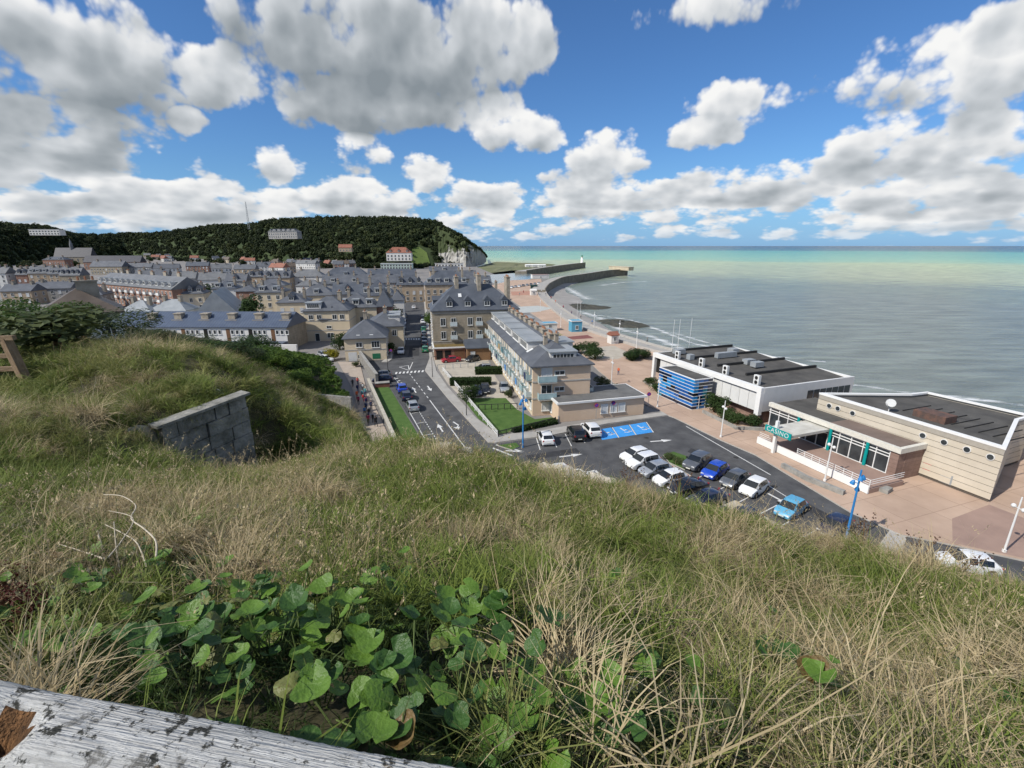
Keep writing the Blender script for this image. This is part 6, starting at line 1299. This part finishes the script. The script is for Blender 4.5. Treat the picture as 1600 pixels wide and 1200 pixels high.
for a, b in (((-23.3, 65.4), (-29.6, 67.2)), ((-23.4, 65.7), (-31.5, 81))):
    p, q = Vector((*a, 0)), Vector((*b, 0)); M_ = Matrix.Translation(p) @ Matrix.Rotation(math.atan2(q.y-p.y, q.x-p.x), 4, 'Z'); MB().box(0, (q-p).length, -.25, .25, -.3, 4.9 if a[1] < 65.5 else 3.4, 0, M_).build('wall_face', m_rubble, rw)
# ivy over the bank
ivy = crown_mesh('ivy_clump', 260, .16, lm_bright, 71, 6, .45); ivy2 = crown_mesh('ivy_clump', 260, .16, lm_green, 72, 6, .45)
for src, nn, sd in ((ivy, 1500, 5), (ivy2, 1500, 6)):
    r = np.random.default_rng(sd); q = np.c_[r.uniform(-62, -23, nn*3), r.uniform(42, 100, nn*3)]; q = q[inside(q, bank_poly)][:nn]; z = bf(q); s = r.uniform(.6, 1.25, len(q))
    instancer('ivy_cover', src, np.c_[q, z+.1], np.c_[np.zeros(len(q)), np.zeros(len(q)), r.uniform(0, 6.28, len(q))], np.c_[s, s, s*.7], label='dense green ivy and scrub covering the bank', cat='ground cover')

# ---------------------------------------------------------------- concrete bunker wall
m_bk = mat('mossy_bunker_concrete', (.11, .11, .09), .95, c2=(.33, .32, .29), scale=3.0, det=11, bump=.9, bscale=9, space='World')
bk = thing('bunker', 'half-buried grey concrete bunker wall sticking out of the grassy mound', 'bunker')
A0 = PY(252, 668, 9.6); A1 = PY(386, 617, 11.4); A2 = PY(394, 690, 11.4); 
pa, pb = Vector((A0.x, A0.y, 0)), Vector((A1.x, A1.y, 0)); dv = (pb-pa).normalized(); nv = Vector((dv.y, -dv.x, 0)); nv = nv if nv.y < 0 else -nv
ln = (pb-pa).length; zl, zr = A0.z, A1.z
mb = MB(); NB = 7
def bp(s, off, z): q = pa+dv*s-nv*off; return (q.x, q.y, z)
mb.add([bp(0, .35, 15), bp(ln, .35, 15), bp(ln, .35, zr-.04), bp(0, .35, zl-.04), bp(0, .6, 15), bp(ln, .6, 15), bp(ln, .6, zr-.25), bp(0, .6, zl-.25)], [(0, 1, 2, 3), (3, 2, 6, 7), (1, 5, 6, 2), (4, 0, 3, 7)])
mb.build('core', m_bk, bk)
# courses of cast blocks in the face, uneven
ri = random.Random(4)
for row in range(6):
    s = 0.0; off0 = ri.uniform(0, .3)
    while s < ln-.02:
        w = min(ri.uniform(.24, .62) if s > 0 else .25+off0, ln-s); top = lambda q: zl+(zr-zl)*q/ln
        z1a, z1b = top(s)-row*.34, top(s+w)-row*.34; z0a, z0b = z1a-.325, z1b-.325; o_ = ri.uniform(0, .09); g_2 = ri.uniform(.003, .014)
        MB().add([bp(s+g_2, o_, z0a), bp(s+w-g_2, o_, z0b), bp(s+w-g_2, o_, z1b), bp(s+g_2, o_, z1a), bp(s+g_2, .36, z0a), bp(s+w-g_2, .36, z0b), bp(s+w-g_2, .36, z1b), bp(s+g_2, .36, z1a)], [(0, 1, 2, 3), (3, 2, 6, 7), (1, 5, 6, 2), (4, 0, 3, 7), (0, 4, 5, 1)]).build('block', m_bk, bk); s += w
mb = MB(); mb.add([bp(-.1, -.05, zl+.0), bp(ln+.06, -.05, zr+.0), bp(ln+.06, .32, zr), bp(-.1, .32, zl), bp(-.1, -.05, zl+.06), bp(ln+.06, -.05, zr+.06), bp(ln+.06, .32, zr+.06), bp(-.1, .32, zl+.06)], [(0, 1, 5, 4), (4, 5, 6, 7), (1, 2, 6, 5), (3, 0, 4, 7), (2, 3, 7, 6)]); mb.build('coping', m_bk, bk)
if 0: mb = MB(); e0 = bp(ln, 0, 0); q1 = pb-nv*.36+Vector((-.2, 2.4, 0)); mb.add([bp(ln+.02, 0, 15), (q1.x, q1.y, 15), (q1.x, q1.y, zr-.2), bp(ln+.02, 0, zr-.01)], [(0, 1, 2, 3)]); mb.build('return_wall', m_bk, bk)

# ---------------------------------------------------------------- grass tufts
def blade_mat(name, c, c2, c3=None):
    m = leaf_mat(name, c, c2, .25); return m
gm_dry = blade_mat('dry_grass', (.27, .20, .095), (.62, .52, .33)); gm_mix = blade_mat('fading_grass', (.10, .13, .028), (.34, .33, .12)); gm_green = blade_mat('green_grass', (.065, .105, .016), (.23, .28, .06)); gm_dark = blade_mat('dark_grass', (.02, .04, .008), (.06, .09, .02))
def tuft(name, n, h, spread, bend, w, m, seed, seg=4, heads=0, lie=0.0):
    r = np.random.default_rng(seed); vs = []; fs = []
    for i in range(n):
        a = r.uniform(0, 6.283); rr = spread*math.sqrt(r.uniform()); base = np.array([rr*math.cos(a), rr*math.sin(a), -.03]); b = r.uniform(0, 6.283) if lie == 0 else r.normal(.4, .9); hh = h*r.uniform(.45, 1.15); bn = bend*r.uniform(.3, 1.5)+lie
        d = np.array([math.cos(b), math.sin(b), 0]); sd_ = np.array([-math.sin(b), math.cos(b), 0]); ww = w*r.uniform(.6, 1.3); o = len(vs); p = base.copy(); ang = r.uniform(0, .35)+lie*.4; kink = r.uniform(-.3, .3)
        for s in range(seg+1):
            t = s/seg; k = ww*(1-t**1.5)+ww*.08
            if s == seg: vs.append(tuple(p))
            else: vs.append(tuple(p-sd_*k)); vs.append(tuple(p+sd_*k))
            ang += bn/seg*(1+t); p = p+(d*math.sin(ang)+np.array([0, 0, math.cos(ang)])+sd_*kink*t*.5)*hh/seg
        for s in range(seg-1): fs.append((o+2*s, o+2*s+1, o+2*s+3, o+2*s+2))
        fs.append((o+2*(seg-1), o+2*(seg-1)+1, o+2*seg))
        if i < heads:      # feathery seed head at the tip
            tip = np.array(vs[o+2*seg])
            for q in range(9):
                oo = len(vs); c = tip-(d*math.sin(ang)+np.array([0, 0, math.cos(ang)]))*(.012*q)+r.normal(0, .004, 3); dr = r.normal(0, 1, 3); dr /= np.linalg.norm(dr); dr = dr*.6+np.array([0, 0, .8]); sd2 = np.cross(dr, r.normal(0, 1, 3)); sd2 /= np.linalg.norm(sd2)
                vs += [tuple(c), tuple(c+dr*.012+sd2*.005), tuple(c+dr*.026), tuple(c+dr*.012-sd2*.005)]; fs.append((oo, oo+1, oo+2, oo+3))
    return MB().add(vs, fs).mesh(name, m)
T = {'dry': [tuft('dry_tuft', 55, .56, .09, 1.5, .0027, gm_dry, 11), tuft('dry_tuft', 50, .46, .12, 2.1, .0027, gm_dry, 12), tuft('dry_tuft', 45, .64, .10, 1.9, .0024, gm_dry, 13)],
     'mix': [tuft('mixed_tuft', 60, .44, .10, 1.6, .0029, gm_mix, 21), tuft('mixed_tuft', 60, .38, .13, 2.0, .0029, gm_mix, 22)],
     'green': [tuft('green_tuft', 60, .42, .10, 1.3, .0036, gm_green, 31), tuft('green_tuft', 55, .34, .12, 1.8, .0042, gm_green, 32)],
     'dark': [tuft('dark_tuft', 60, .22, .16, 1.5, .0034, gm_dark, 41)],
     'stalk': [tuft('seed_stalk', 6, .85, .10, .55, .0020, gm_dry, 51, 5, 6), tuft('seed_stalk', 5, .75, .14, .9, .0020, gm_dry, 52, 5, 5)],
     'lying': [tuft('lying_straw', 26, .75, .18, .5, .0020, gm_dry, 61, 4, 0, 1.0)]}
view_ok = lambda q: (q[:, 1] > .55) & (np.abs(q[:, 0]) < q[:, 1]*1.25+1.6)
def scatter(kind, n, xr, yr, dens, smin, smax, seed, label, name, tilt=.15, inflate=True):
    # tussocks: several tufts lean outwards from a shared heart, gaps stay between
    r = np.random.default_rng(seed); src = T[kind]
    for vi, s0 in enumerate(src):
        k = n//len(src); kc = k//5; c = np.c_[r.uniform(*xr, kc*4), r.uniform(*yr, kc*4)]; c = c[r.uniform(0, 1, len(c)) < dens(c)][:kc*2]
        m_ = r.integers(1, 8, len(c)); hs = np.repeat(r.uniform(.65, 1.35, len(c)), m_); cc = np.repeat(c, m_, 0); sg_ = .06+.035*np.clip(cc[:, 1], 0, 8)*.5; of_ = r.normal(0, 1, cc.shape)*sg_[:, None]; q = cc+of_
        keep = view_ok(q) & (edge_dist(q) < .45); q, of_, hs = q[keep][:k], of_[keep][:k], hs[keep][:k]; z = ground_z(q)
        s = r.uniform(smin, smax, len(q))*hs; ed = edge_dist(q); s = s*np.where((ed > -1.0) & (q[:, 0] > 0), .62, 1.0); wf = (q-WALL_A) @ WALL_N; wsx = (q-WALL_A) @ WALL_D; s = s*np.where((wf > -.1) & (wf < 1.6) & (wsx > -.4) & (wsx < WALL_L+.3), .5, 1.0); far = 1+np.clip(q[:, 1]-4, 0, 12)*.06 if inflate else 1
        instancer(name, s0, np.c_[q, z], np.c_[-of_[:, 1]*2.2+r.normal(0, tilt, len(q)), of_[:, 0]*2.2+r.normal(0, tilt, len(q)), r.uniform(0, 6.28, len(q))], np.c_[s*far, s*far, s], label=label, cat='grass')
def pn(q, s, seed): return vnoise(q, s, seed)*.5+.5
leafy = lambda q: np.clip(1.3-np.hypot((q[:, 0]+1.1)/2.3, (q[:, 1]-1.9)/.95), 0, 1)     # hollow with the big leaves
scatter('dry', 2100, (-6, 9), (.6, 9), lambda q: np.clip((pn(q, .9, 101)-.50)*5, .03, 1)*(1-leafy(q)*1.25), .65, 1.15, 201, 'dry straw-coloured grass on the cliff top', 'dry_grass', .3)
scatter('mix', 2600, (-7, 9), (.6, 10.5), lambda q: np.clip(.35+pn(q, .9, 102)*.7, 0, 1)*(1-leafy(q)*1.1), .6, 1.15, 202, 'fading grass on the cliff top', 'fading_grass', .25)
scatter('green', 5400, (-7, 9), (.6, 11), lambda q: np.clip((pn(q, .8, 103)-.42)*4.5+(q[:, 1] > 5)*.25, .12, 1)*(1-leafy(q)*.95), .6, 1.1, 203, 'green grass on the cliff top', 'green_grass', .2)
scatter('dark', 2600, (-5, 6), (.6, 5), lambda q: np.full(len(q), .8), .5, 1.0, 204, 'low dark undergrowth among the grass', 'undergrowth', .3)
scatter('stalk', 900, (-6, 8), (1.8, 10.5), lambda q: np.clip((pn(q, 1.5, 105)-.3)*2+(np.abs(q[:, 0]+1.5) < 2.5)*(q[:, 1] > 5)*.6, .05, 1)*(1-leafy(q)), .6, 1.05, 205, 'tall dry seed stalks on the cliff top', 'seed_stalks', .18)
scatter('lying', 520, (-4, 8), (.7, 6.5), lambda q: np.clip(.25+q[:, 0]*.25, .08, 1)*(1-leafy(q)*1.3), .6, 1.1, 206, 'flattened dry straw on the cliff top', 'lying_straw', .25)
# the mound and the far part of the top
scatter('green', 4600, (-27, -3), (4.5, 26), lambda q: np.clip(.25+(pn(q, 2.2, 107)-.4)*1.6, .08, 1), 0.65, 1.1, 207, 'green grass on the mound', 'green_grass', .2)
scatter('mix', 7000, (-27, -3), (4.5, 26), lambda q: np.clip(.4+pn(q, 1.8, 108)*.6, 0, 1), 0.6, 1.15, 208, 'fading grass on the mound', 'fading_grass', .25)
scatter('dry', 2600, (-27, -3), (7, 26), lambda q: np.clip((pn(q, 2.4, 109)-.42)*2.4, .05, 1), 0.6, 1.15, 209, 'dry grass on the mound', 'dry_grass', .25)

# ---------------------------------------------------------------- big-leaved plants: every leaf is its own piece
def leaf_piece(seed, cup, m):
    r = np.random.default_rng(seed); vs = [(0, 0, 0)]; n = 20; fs = []; rings = 3
    for k in range(1, rings+1):
        for i in range(n):
            t = -math.pi/2+.30+(2*math.pi-.60)*i/(n-1); rad = (.062+.007*math.sin(3*t+seed)+r.normal(0, .0012))*(1-.30*max(0, -math.sin(t))**4*0)*k/rings
            x = rad*math.cos(t)*1.08; y = rad*math.sin(t)*1.0+.018*k/rings; d = math.hypot(x, y); z = cup*d*d*7+.004*math.sin(t*5+seed)*k/rings+.006*abs(math.sin(2.5*t))*k/rings
            vs.append((x, y, z))
    for i in range(n-1): fs.append((0, 1+i, 2+i))
    for k in range(rings-1):
        for i in range(n-1): a = 1+k*n+i; fs.append((a, a+n, a+n+1, a+1))
    return MB().add(vs, fs).mesh('leaf', m, True)
def big_leaf_mat(name, c, c2, spots):
    def ex(t, b, mx, vec):
        s = t.nodes.new('ShaderNodeSeparateXYZ'); t.links.new(vec, s.inputs[0]); at_ = t.nodes.new('ShaderNodeMath'); at_.operation = 'ARCTAN2'; t.links.new(s.outputs[0], at_.inputs[0]); t.links.new(s.outputs[1], at_.inputs[1])
        m1 = t.nodes.new('ShaderNodeMath'); m1.operation = 'MULTIPLY'; m1.inputs[1].default_value = 4.5; t.links.new(at_.outputs[0], m1.inputs[0]); sn = t.nodes.new('ShaderNodeMath'); sn.operation = 'COSINE'; t.links.new(m1.outputs[0], sn.inputs[0])
        pw_ = t.nodes.new('ShaderNodeMapRange'); pw_.inputs[1].default_value = .93; pw_.inputs[2].default_value = 1.0; t.links.new(sn.outputs[0], pw_.inputs[0]); mm = t.nodes.new('ShaderNodeMix'); mm.data_type = 'RGBA'; f = t.nodes.new('ShaderNodeMath'); f.operation = 'MULTIPLY'; f.inputs[1].default_value = .35; t.links.new(pw_.outputs[0], f.inputs[0])
        t.links.new(f.outputs[0], mm.inputs[0]); t.links.new(mx.outputs[2], mm.inputs[6]); mm.inputs[7].default_value = (.15, .24, .06, 1); n = t.nodes.new('ShaderNodeTexNoise'); n.inputs['Scale'].default_value = 45; n.inputs['Detail'].default_value = 5; t.links.new(vec, n.inputs['Vector']); r = t.nodes.new('ShaderNodeMapRange'); r.inputs[1].default_value = .62-spots; r.inputs[2].default_value = .70-spots; t.links.new(n.outputs['Fac'], r.inputs[0])
        m3 = t.nodes.new('ShaderNodeMix'); m3.data_type = 'RGBA'; t.links.new(r.outputs[0], m3.inputs[0]); t.links.new(mm.outputs[2], m3.inputs[6]); m3.inputs[7].default_value = (.13, .085, .03, 1); t.links.new(m3.outputs[2], b.inputs['Base Color'])
        tr = t.nodes.new('ShaderNodeBsdfTranslucent'); t.links.new(m3.outputs[2], tr.inputs[0]); ms = t.nodes.new('ShaderNodeMixShader'); ms.inputs[0].default_value = .25; t.links.new(b.outputs[0], ms.inputs[1]); t.links.new(tr.outputs[0], ms.inputs[2]); t.links.new(ms.outputs[0], t.nodes['Material Output'].inputs[0])
    return mat(name, c, .45, c2=c2, scale=14, det=6, spec=.4, bump=.25, bscale=60, extra=ex)
bl_g = big_leaf_mat('fresh_leaf', (.075, .155, .018), (.14, .25, .035), -.12); bl_d = big_leaf_mat('dark_leaf', (.035, .09, .016), (.06, .135, .028), -.1); bl_y = big_leaf_mat('spotted_leaf', (.13, .15, .035), (.20, .21, .07), .04); bl_b = big_leaf_mat('withered_leaf', (.14, .085, .03), (.24, .17, .08), .1)
LV = [leaf_piece(1, .5, bl_g), leaf_piece(2, -.4, bl_g), leaf_piece(3, .9, bl_d), leaf_piece(4, .4, bl_d), leaf_piece(5, -.5, bl_y), leaf_piece(6, 1.0, bl_b)]
m_stem = mat('leaf_stem', (.10, .14, .04), .7, var=.2)
def plant(i, x, y, label, n, fresh):
    # find the ground under this sight line
    a, b, c = ray(x, y); p = None
    for t in np.arange(.8, 12, .02):
        if ground_z(np.array([[a*t, b*t]]))[0] > C+c*t-.04: p = Vector((a*t, b*t, C+c*t)); break
    if p is None: return
    gz = ground_z(np.array([[p.x, p.y]]))[0]; t_ = thing('broad_leaved_plant', label, 'plant', (p.x, p.y, gz), 0, 'broad-leaved plants'); r = random.Random(i*13+5); st = MB()
    for k in range(n):
        an = r.uniform(0, 6.28); rad = r.uniform(.03, .30); h = r.uniform(.08, .24); lx, ly = rad*math.cos(an), rad*math.sin(an)
        mesh_ = LV[r.choice([0, 1, 0, 2, 3, 0] if r.random() < fresh else [2, 4, 4, 3, 0, 5] if r.random() < .5 else [4, 3, 2])]
        o = obj('leaf', mesh_, t_, (lx, ly, h)); s = r.uniform(.55, 1.15); s *= .92; o.scale = (s, s, s); o.rotation_euler = (r.gauss(-.25, .35), r.gauss(0, .3), r.uniform(0, 6.28)); st.tube([(lx*.2, ly*.2, -.02), (lx*.7, ly*.7, h*.6), (lx, ly, h)], [.004, .0035, .003], 5)
    st.build('stems', m_stem, t_)
PLN = [(350, 1010, 8, .7), (270, 1045, 7, .7), (180, 1020, 6, .5), (420, 1040, 7, .35), (560, 950, 6, .6), (500, 1090, 8, .8), (585, 1030, 8, .85), (640, 1095, 9, .85), (690, 1000, 8, .9), (765, 1030, 8, .95), (640, 1170, 7, .9), (790, 1100, 9, .6), (880, 1090, 7, .7), (830, 1150, 7, .7), (1050, 1110, 5, .3), (1260, 1110, 6, .6), (1220, 1070, 4, .2), (1570, 1130, 5, .4), (290, 860, 5, .7), (600, 910, 5, .3), (960, 930, 4, .3), (120, 985, 6, .5), (700, 1130, 7, .7), (1190, 990, 4, .7), (340, 930, 5, .4), (455, 990, 6, .6), (1290, 1170, 5, .6), (540, 1140, 6, .8), (60, 1010, 5, .5), (230, 980, 6, .6), (310, 985, 6, .6), (400, 960, 6, .5), (470, 1040, 7, .7), (250, 920, 5, .5), (170, 940, 5, .5), (520, 1000, 6, .7), (740, 960, 5, .5), (860, 1010, 5, .5), (900, 1150, 6, .8), (960, 1060, 4, .4), (90, 930, 6, .6), (140, 900, 5, .5), (200, 880, 5, .6), (280, 900, 6, .6), (330, 960, 7, .7), (130, 1030, 6, .6), (210, 1050, 7, .7), (380, 1000, 7, .8), (300, 1080, 6, .7), (440, 930, 5, .5), (40, 960, 5, .4), (500, 950, 5, .6)]
wl = ['beside the weathered rail', 'in the leafy hollow', 'among dry stalks', 'at the edge of the straw']
for i, (x, y, n, f_) in enumerate(PLN): plant(i, x, y, 'low plant of about %s round heart-shaped %s leaves %s' % (['four', 'five', 'six', 'seven', 'eight', 'nine', 'ten', 'eleven', 'twelve'][n-2], 'fresh green' if f_ > .75 else 'green and spotted' if f_ > .45 else 'yellowing', 'beside the weathered rail' if y > 1085 and x < 660 else 'in the leafy hollow' if y > 940 and x < 900 else 'among the straw'), n+2, f_)
# bleached dead branch
def ray_ground(x, y, up=0.0):
    a, b, c = ray(x, y)
    for t in np.arange(.8, 14, .02):
        if ground_z(np.array([[a*t, b*t]]))[0]+up > C+c*t: return Vector((a*t, b*t, C+c*t))
    return PY(x, y, 6)
m_dead = mat('bleached_wood', (.42, .37, .28), .85, c2=(.56, .50, .40), scale=20)
g0 = ray_ground(202, 918); db = thing('dead_branch', 'forked bleached bare branch lying over the leaves', 'branch', g0)
def brn(px, r0, r1, lift):
    pts = []
    for i, (x, y) in enumerate(px): q = PY(x, y, g0.y+.15*i+.02); pts.append(q-g0)
    sm_ = [pts[0]]
    for i in range(len(pts)-1):
        p0, p1, p2, p3 = pts[max(i-1, 0)], pts[i], pts[i+1], pts[min(i+2, len(pts)-1)]
        for k in range(1, 7): t = k/6; sm_.append(.5*(2*p1+(p2-p0)*t+(2*p0-5*p1+4*p2-p3)*t*t+(3*p1-p0-3*p2+p3)*t**3))
    pts = sm_
    MB().tube(pts, [r0+(r1-r0)*i/(len(pts)-1) for i in range(len(pts))], 7).build('twig', m_dead, db, True)
brn([(202, 918), (185, 895), (165, 873), (158, 850), (152, 830)], .014, .006, 0); brn([(165, 874), (130, 862), (92, 850)], .008, .003, 0); brn([(188, 896), (182, 860), (178, 815)], .006, .003, 0); brn([(168, 872), (190, 845), (208, 810), (170, 798)], .006, .002, 0)
brn([(230, 888), (215, 850), (195, 835), (165, 820)], .006, .003, 0); brn([(244, 870), (243, 845), (225, 826), (205, 810), (212, 790), (190, 775), (162, 773)], .007, .003, 0)
# weathered rail
def rail_extra(t, b, mx, vec):
    ob = t.nodes.new('ShaderNodeTexCoord').outputs['Object']; prev = mx.outputs[2]
    for sc_, lo, hi, c_, st in ((30, .545, .60, (.05, .05, .043, 1), (1, 1, 1)), (11, .56, .63, (.17, .165, .15, 1), (1, 1, 1)), (70, .66, .70, (.12, .115, .10, 1), (.10, 1, 1)), (16, .62, .74, (.34, .25, .15, 1), (.6, 1, 1))):
        mp = t.nodes.new('ShaderNodeMapping'); mp.inputs['Scale'].default_value = st; mp.inputs['Location'].default_value = (sc_*.13, sc_*.07, 0); t.links.new(ob, mp.inputs[0])
        n = t.nodes.new('ShaderNodeTexNoise'); n.inputs['Scale'].default_value = sc_; n.inputs['Detail'].default_value = 8; n.inputs['Roughness'].default_value = .72; t.links.new(mp.outputs[0], n.inputs['Vector'])
        r = t.nodes.new('ShaderNodeMapRange'); r.inputs[1].default_value = lo; r.inputs[2].default_value = hi; t.links.new(n.outputs['Fac'], r.inputs[0]); mm = t.nodes.new('ShaderNodeMix'); mm.data_type = 'RGBA'; t.links.new(r.outputs[0], mm.inputs[0]); t.links.new(prev, mm.inputs[6]); mm.inputs[7].default_value = c_; prev = mm.outputs[2]
    t.links.new(prev, b.inputs['Base Color'])
m_rail = mat('weathered_rail_wood', (.36, .355, .335), .95, c2=(.60, .60, .575), scale=3.0, det=10, stretch=(2.2, 46, 46), bump=.6, bscale=4, spec=.1, extra=rail_extra); m_rot = mat('rotten_wood', (.03, .018, .01), .95, c2=(.30, .15, .06), scale=26, det=8, bump=.9)
r0 = PY(-60, 1132, .78); r1 = PY(690, 1284, .66)
rl_ = thing('fence_rail', 'grey weathered timber fence rail with lichen and a rotten hole', 'fence rail', r0); ax_ = (r1-r0); rl_.rotation_mode = 'QUATERNION'; rl_.rotation_quaternion = ax_.to_track_quat('X', 'Z'); LN = ax_.length+.5
vs = []; fs = []; NS, NR = 150, 40; rr = random.Random(3)
for i in range(NS):
    x = -.3+(LN+.3)*i/(NS-1)
    for k in range(NR):
        t = 2*math.pi*k/NR; cy, cz = .085*math.copysign(abs(math.cos(t))**.7, math.cos(t)), .06*math.copysign(abs(math.sin(t))**.7, math.sin(t)); w = 1+.03*math.sin(x*9+k)+rr.uniform(-.012, .012); z = cz*w
        hole = math.exp(-(((x-.125)/.055)**2+((cy+.03)/.042)**2)*1.0)
        if cz > 0: z -= hole*.085
        vs.append((x, cy*w, z))
for i in range(NS-1):
    for k in range(NR): fs.append((i*NR+k, (i+1)*NR+k, (i+1)*NR+(k+1) % NR, i*NR+(k+1) % NR))
fs.append(tuple(range(NR))); fs.append(tuple((NS-1)*NR+k for k in range(NR))[::-1])
ro_ = MB().add(vs, fs); ro_.m = [1 if (f[0] < NS*NR and len(f) == 4 and math.hypot((sum(vs[q][0] for q in f)/4-.125)/.066, (sum(vs[q][1] for q in f)/4+.03)/.05) < 1.05 and sum(vs[q][2] for q in f)/4 < .045) else 0 for f in fs]
ro_.build('timber', [m_rail, m_rot], rl_, True)
# old lookout fence at the far left
fp = ray_ground(44, 600); of = thing('lookout_bench', 'old brown timber rail frame with leaning post on the grass', 'timber frame', fp); m_old = mat('old_timber', (.16, .105, .06), .9, c2=(.30, .22, .14), scale=3, det=8, stretch=(6, 6, 1), bump=.5)
def beam(a, b, w, nm, m=None):
    a, b = Vector(a), Vector(b); d = b-a; o = MB().box(-w/2, w/2, -w/2, w/2, 0, d.length).build(nm, m or m_old, of); o.location = a; o.rotation_mode = 'QUATERNION'; o.rotation_quaternion = d.to_track_quat('Z', 'Y')
beam((.02, 0, -.2), (-.36, .1, 1.25), .20, 'post'); beam((-2.2, .1, 1.20), (-.05, .05, 1.30), .12, 'top_rail'); beam((-2.2, .1, .72), (-.22, .05, .80), .11, 'middle_rail'); beam((-2.2, .1, .35), (-.1, .05, .44), .12, 'lower_rail'); beam((-1.5, .1, -.1), (-1.6, .1, 1.2), .18, 'post')
pp_ = thing('person', 'person in a dark navy coat sitting behind the timber rail', 'person', (fp.x-1.25, fp.y+.45, fp.z-.25), 2.6); bd = obj('body', PM[2], pp_)
for i, mm in ((1, tops[1]), (2, pants[0]), (3, hairs[0])): bd.material_slots[i].link = 'OBJECT'; bd.material_slots[i].material = mm
# ---------------------------------------------------------------- shrubs on the cliff top and bank
def on_ground(x, y, Y): q = PY(x, y, Y); z = ground_z(np.array([[q.x, q.y]]))[0]; return Vector((q.x, q.y, z))
for i, (x, y, Y, w, h, m, n, lab) in enumerate(((100, 592, 16, 4.4, 2.0, lm_hedge, 9000, 'large dark bramble bush behind the timber frame'), (62, 560, 20, 4.6, 2.3, lm_green, 9000, 'taller bright bush beside the brown roof'), (18, 560, 22, 4.0, 2.9, lm_green, 8000, 'leafy bush at the end of the timber rails'), (145, 562, 20, 4.6, 1.9, lm_olive, 8000, 'olive bush below the broad chimney'), (225, 548, 24, 4.0, 1.0, lm_olive, 7000, 'olive scrub in front of the school roof'), (275, 548, 25, 4.0, 1.0, lm_olive, 7000, 'thick scrub on the crest of the mound'), (325, 552, 25, 4.6, 1.1, lm_hedge, 7000, 'dark scrub hiding the school canopy'), (370, 562, 26, 4.0, 1.2, lm_olive, 7000, 'pointed scrub at the end of the mound'))):
    shrub('shrub', lab, on_ground(x, y, Y), w, h, m, i, n, .028, d=None)
for i, (x, y, w, h, m) in enumerate(((405, 552, 6.5, 4.5, lm_hedge), (430, 556, 6, 3.4, lm_bright), (390, 575, 7, 4, lm_green), (465, 560, 6, 2.6, lm_bright))):
    q = P(x, y, 9.5); z = bf(np.array([[q.x, q.y]]))[0]; shrub('shrub', ['dark round bush on top of the bank', 'bright yellow-green bush on the bank', 'green bush where the bank meets the mound', 'low bright bush at the bank end'][i], Vector((q.x, q.y, z-.3)), w, h, m, i, 5000, .04)
# chalk lumps at the broken edge
m_lump = mat('chalk_lump', (.50, .44, .36), .95, c2=(.68, .63, .55), scale=4, det=8, bump=.8, bscale=12)
ES = np.array([EA[i]+(EA[i+1]-EA[i])*t for i in range(len(EA)-1) for t in np.linspace(0, 1, 40, endpoint=False)]); EZ = ground_z(ES); EPX = 800+FPX*ES[:, 0]/(ES[:, 1]*CP-(EZ-C)*SP)
def lump(x, w, inn, label, seed):
    k = int(np.argmin(np.where(ES[:, 1] > 4, np.abs(EPX-x), 1e9))); p = ES[k]-np.array([0, inn]); z = ground_z(p[None])[0]; r = random.Random(seed); b = bmesh.new(); bmesh.ops.create_icosphere(b, subdivisions=3, radius=1)
    for v in b.verts: k_ = 1+.28*math.sin(v.co.x*5+seed)*math.cos(v.co.y*4+seed)+r.uniform(-.12, .12); v.co = Vector((v.co.x*w*k_, v.co.y*w*.8*k_, v.co.z*w*.4*k_))
    m2 = bpy.data.meshes.new('chalk_rock'); b.to_mesh(m2); b.free(); m2.materials.append(m_lump); o = obj('chalk_rock', m2, None, (p[0], p[1], z)); tag(o, label, 'rock', 'chalk rocks on the cliff edge'); o.rotation_euler = (0, 0, r.uniform(0, 6))
for i, x in enumerate((628, 640, 652, 661, 672, 681, 690, 700, 712, 722, 850, 866, 880, 900, 915, 932)): lump(x, random.uniform(.26, .46), random.uniform(-.2, .35), 'crumbling pale chalk rock on the '+('broken cliff edge above the street' if x < 800 else 'cliff edge above the hidden white car'), i)
# reddish dock plant at the left edge
for i, (x, y) in enumerate(((15, 980), (40, 1000), (10, 940))): shrub('dock_plant', 'dark red seeding dock plant by the rail', ray_ground(x, y), .30, .34, leaf_mat('dock_red', (.05, .012, .008), (.10, .03, .02)) if 'dock_red' not in MATS else MATS['dock_red'], i, 600, .06, 'plant', group='dock plants')
# dry seeded weeds against the car park
def weed(x, y, Y, h, label, seed):
    p = on_ground(x, y, Y); t = thing('dry_weed', label, 'plant', p); r = random.Random(seed); st = MB(); hd = MB()
    for k in range(7):
        a = r.uniform(0, 6.28); s = r.uniform(.08, .28); tip = Vector((s*math.cos(a), s*math.sin(a)*.6, h*r.uniform(.6, 1))); st.tube([(0, 0, -.05), (tip.x*.3, tip.y*.3, tip.z*.55), tip], [.005, .004, .002], 5)
        for q in range(8): c = tip*(1-.05*q)+Vector((r.gauss(0, .02), r.gauss(0, .02), r.gauss(0, .02))); hd.ball(c, .011, 0, 5, 3)
    st.build('stalks', m_wood, t); hd.build('seed_heads', mat('dry_seed', (.09, .055, .035), .9, var=.3), t)['kind'] = 'stuff'
weed(1345, 862, 5.7, .62, 'brown umbel weed standing before the concrete pad', 1); weed(1440, 872, 5.5, .5, 'single dry brown weed beside the umbel', 2); weed(1060, 780, 7.0, .6, 'dry weed in front of the parked saloon', 3); weed(1500, 905, 5.3, .45, 'dry weed in front of the white van', 4); weed(980, 765, 7.3, .5, 'thin dry weed over the white cars', 5)
sheet('concrete_pad', [(1362, 866), (1395, 822), (1420, 828), (1408, 868)], .02, m_kerb)
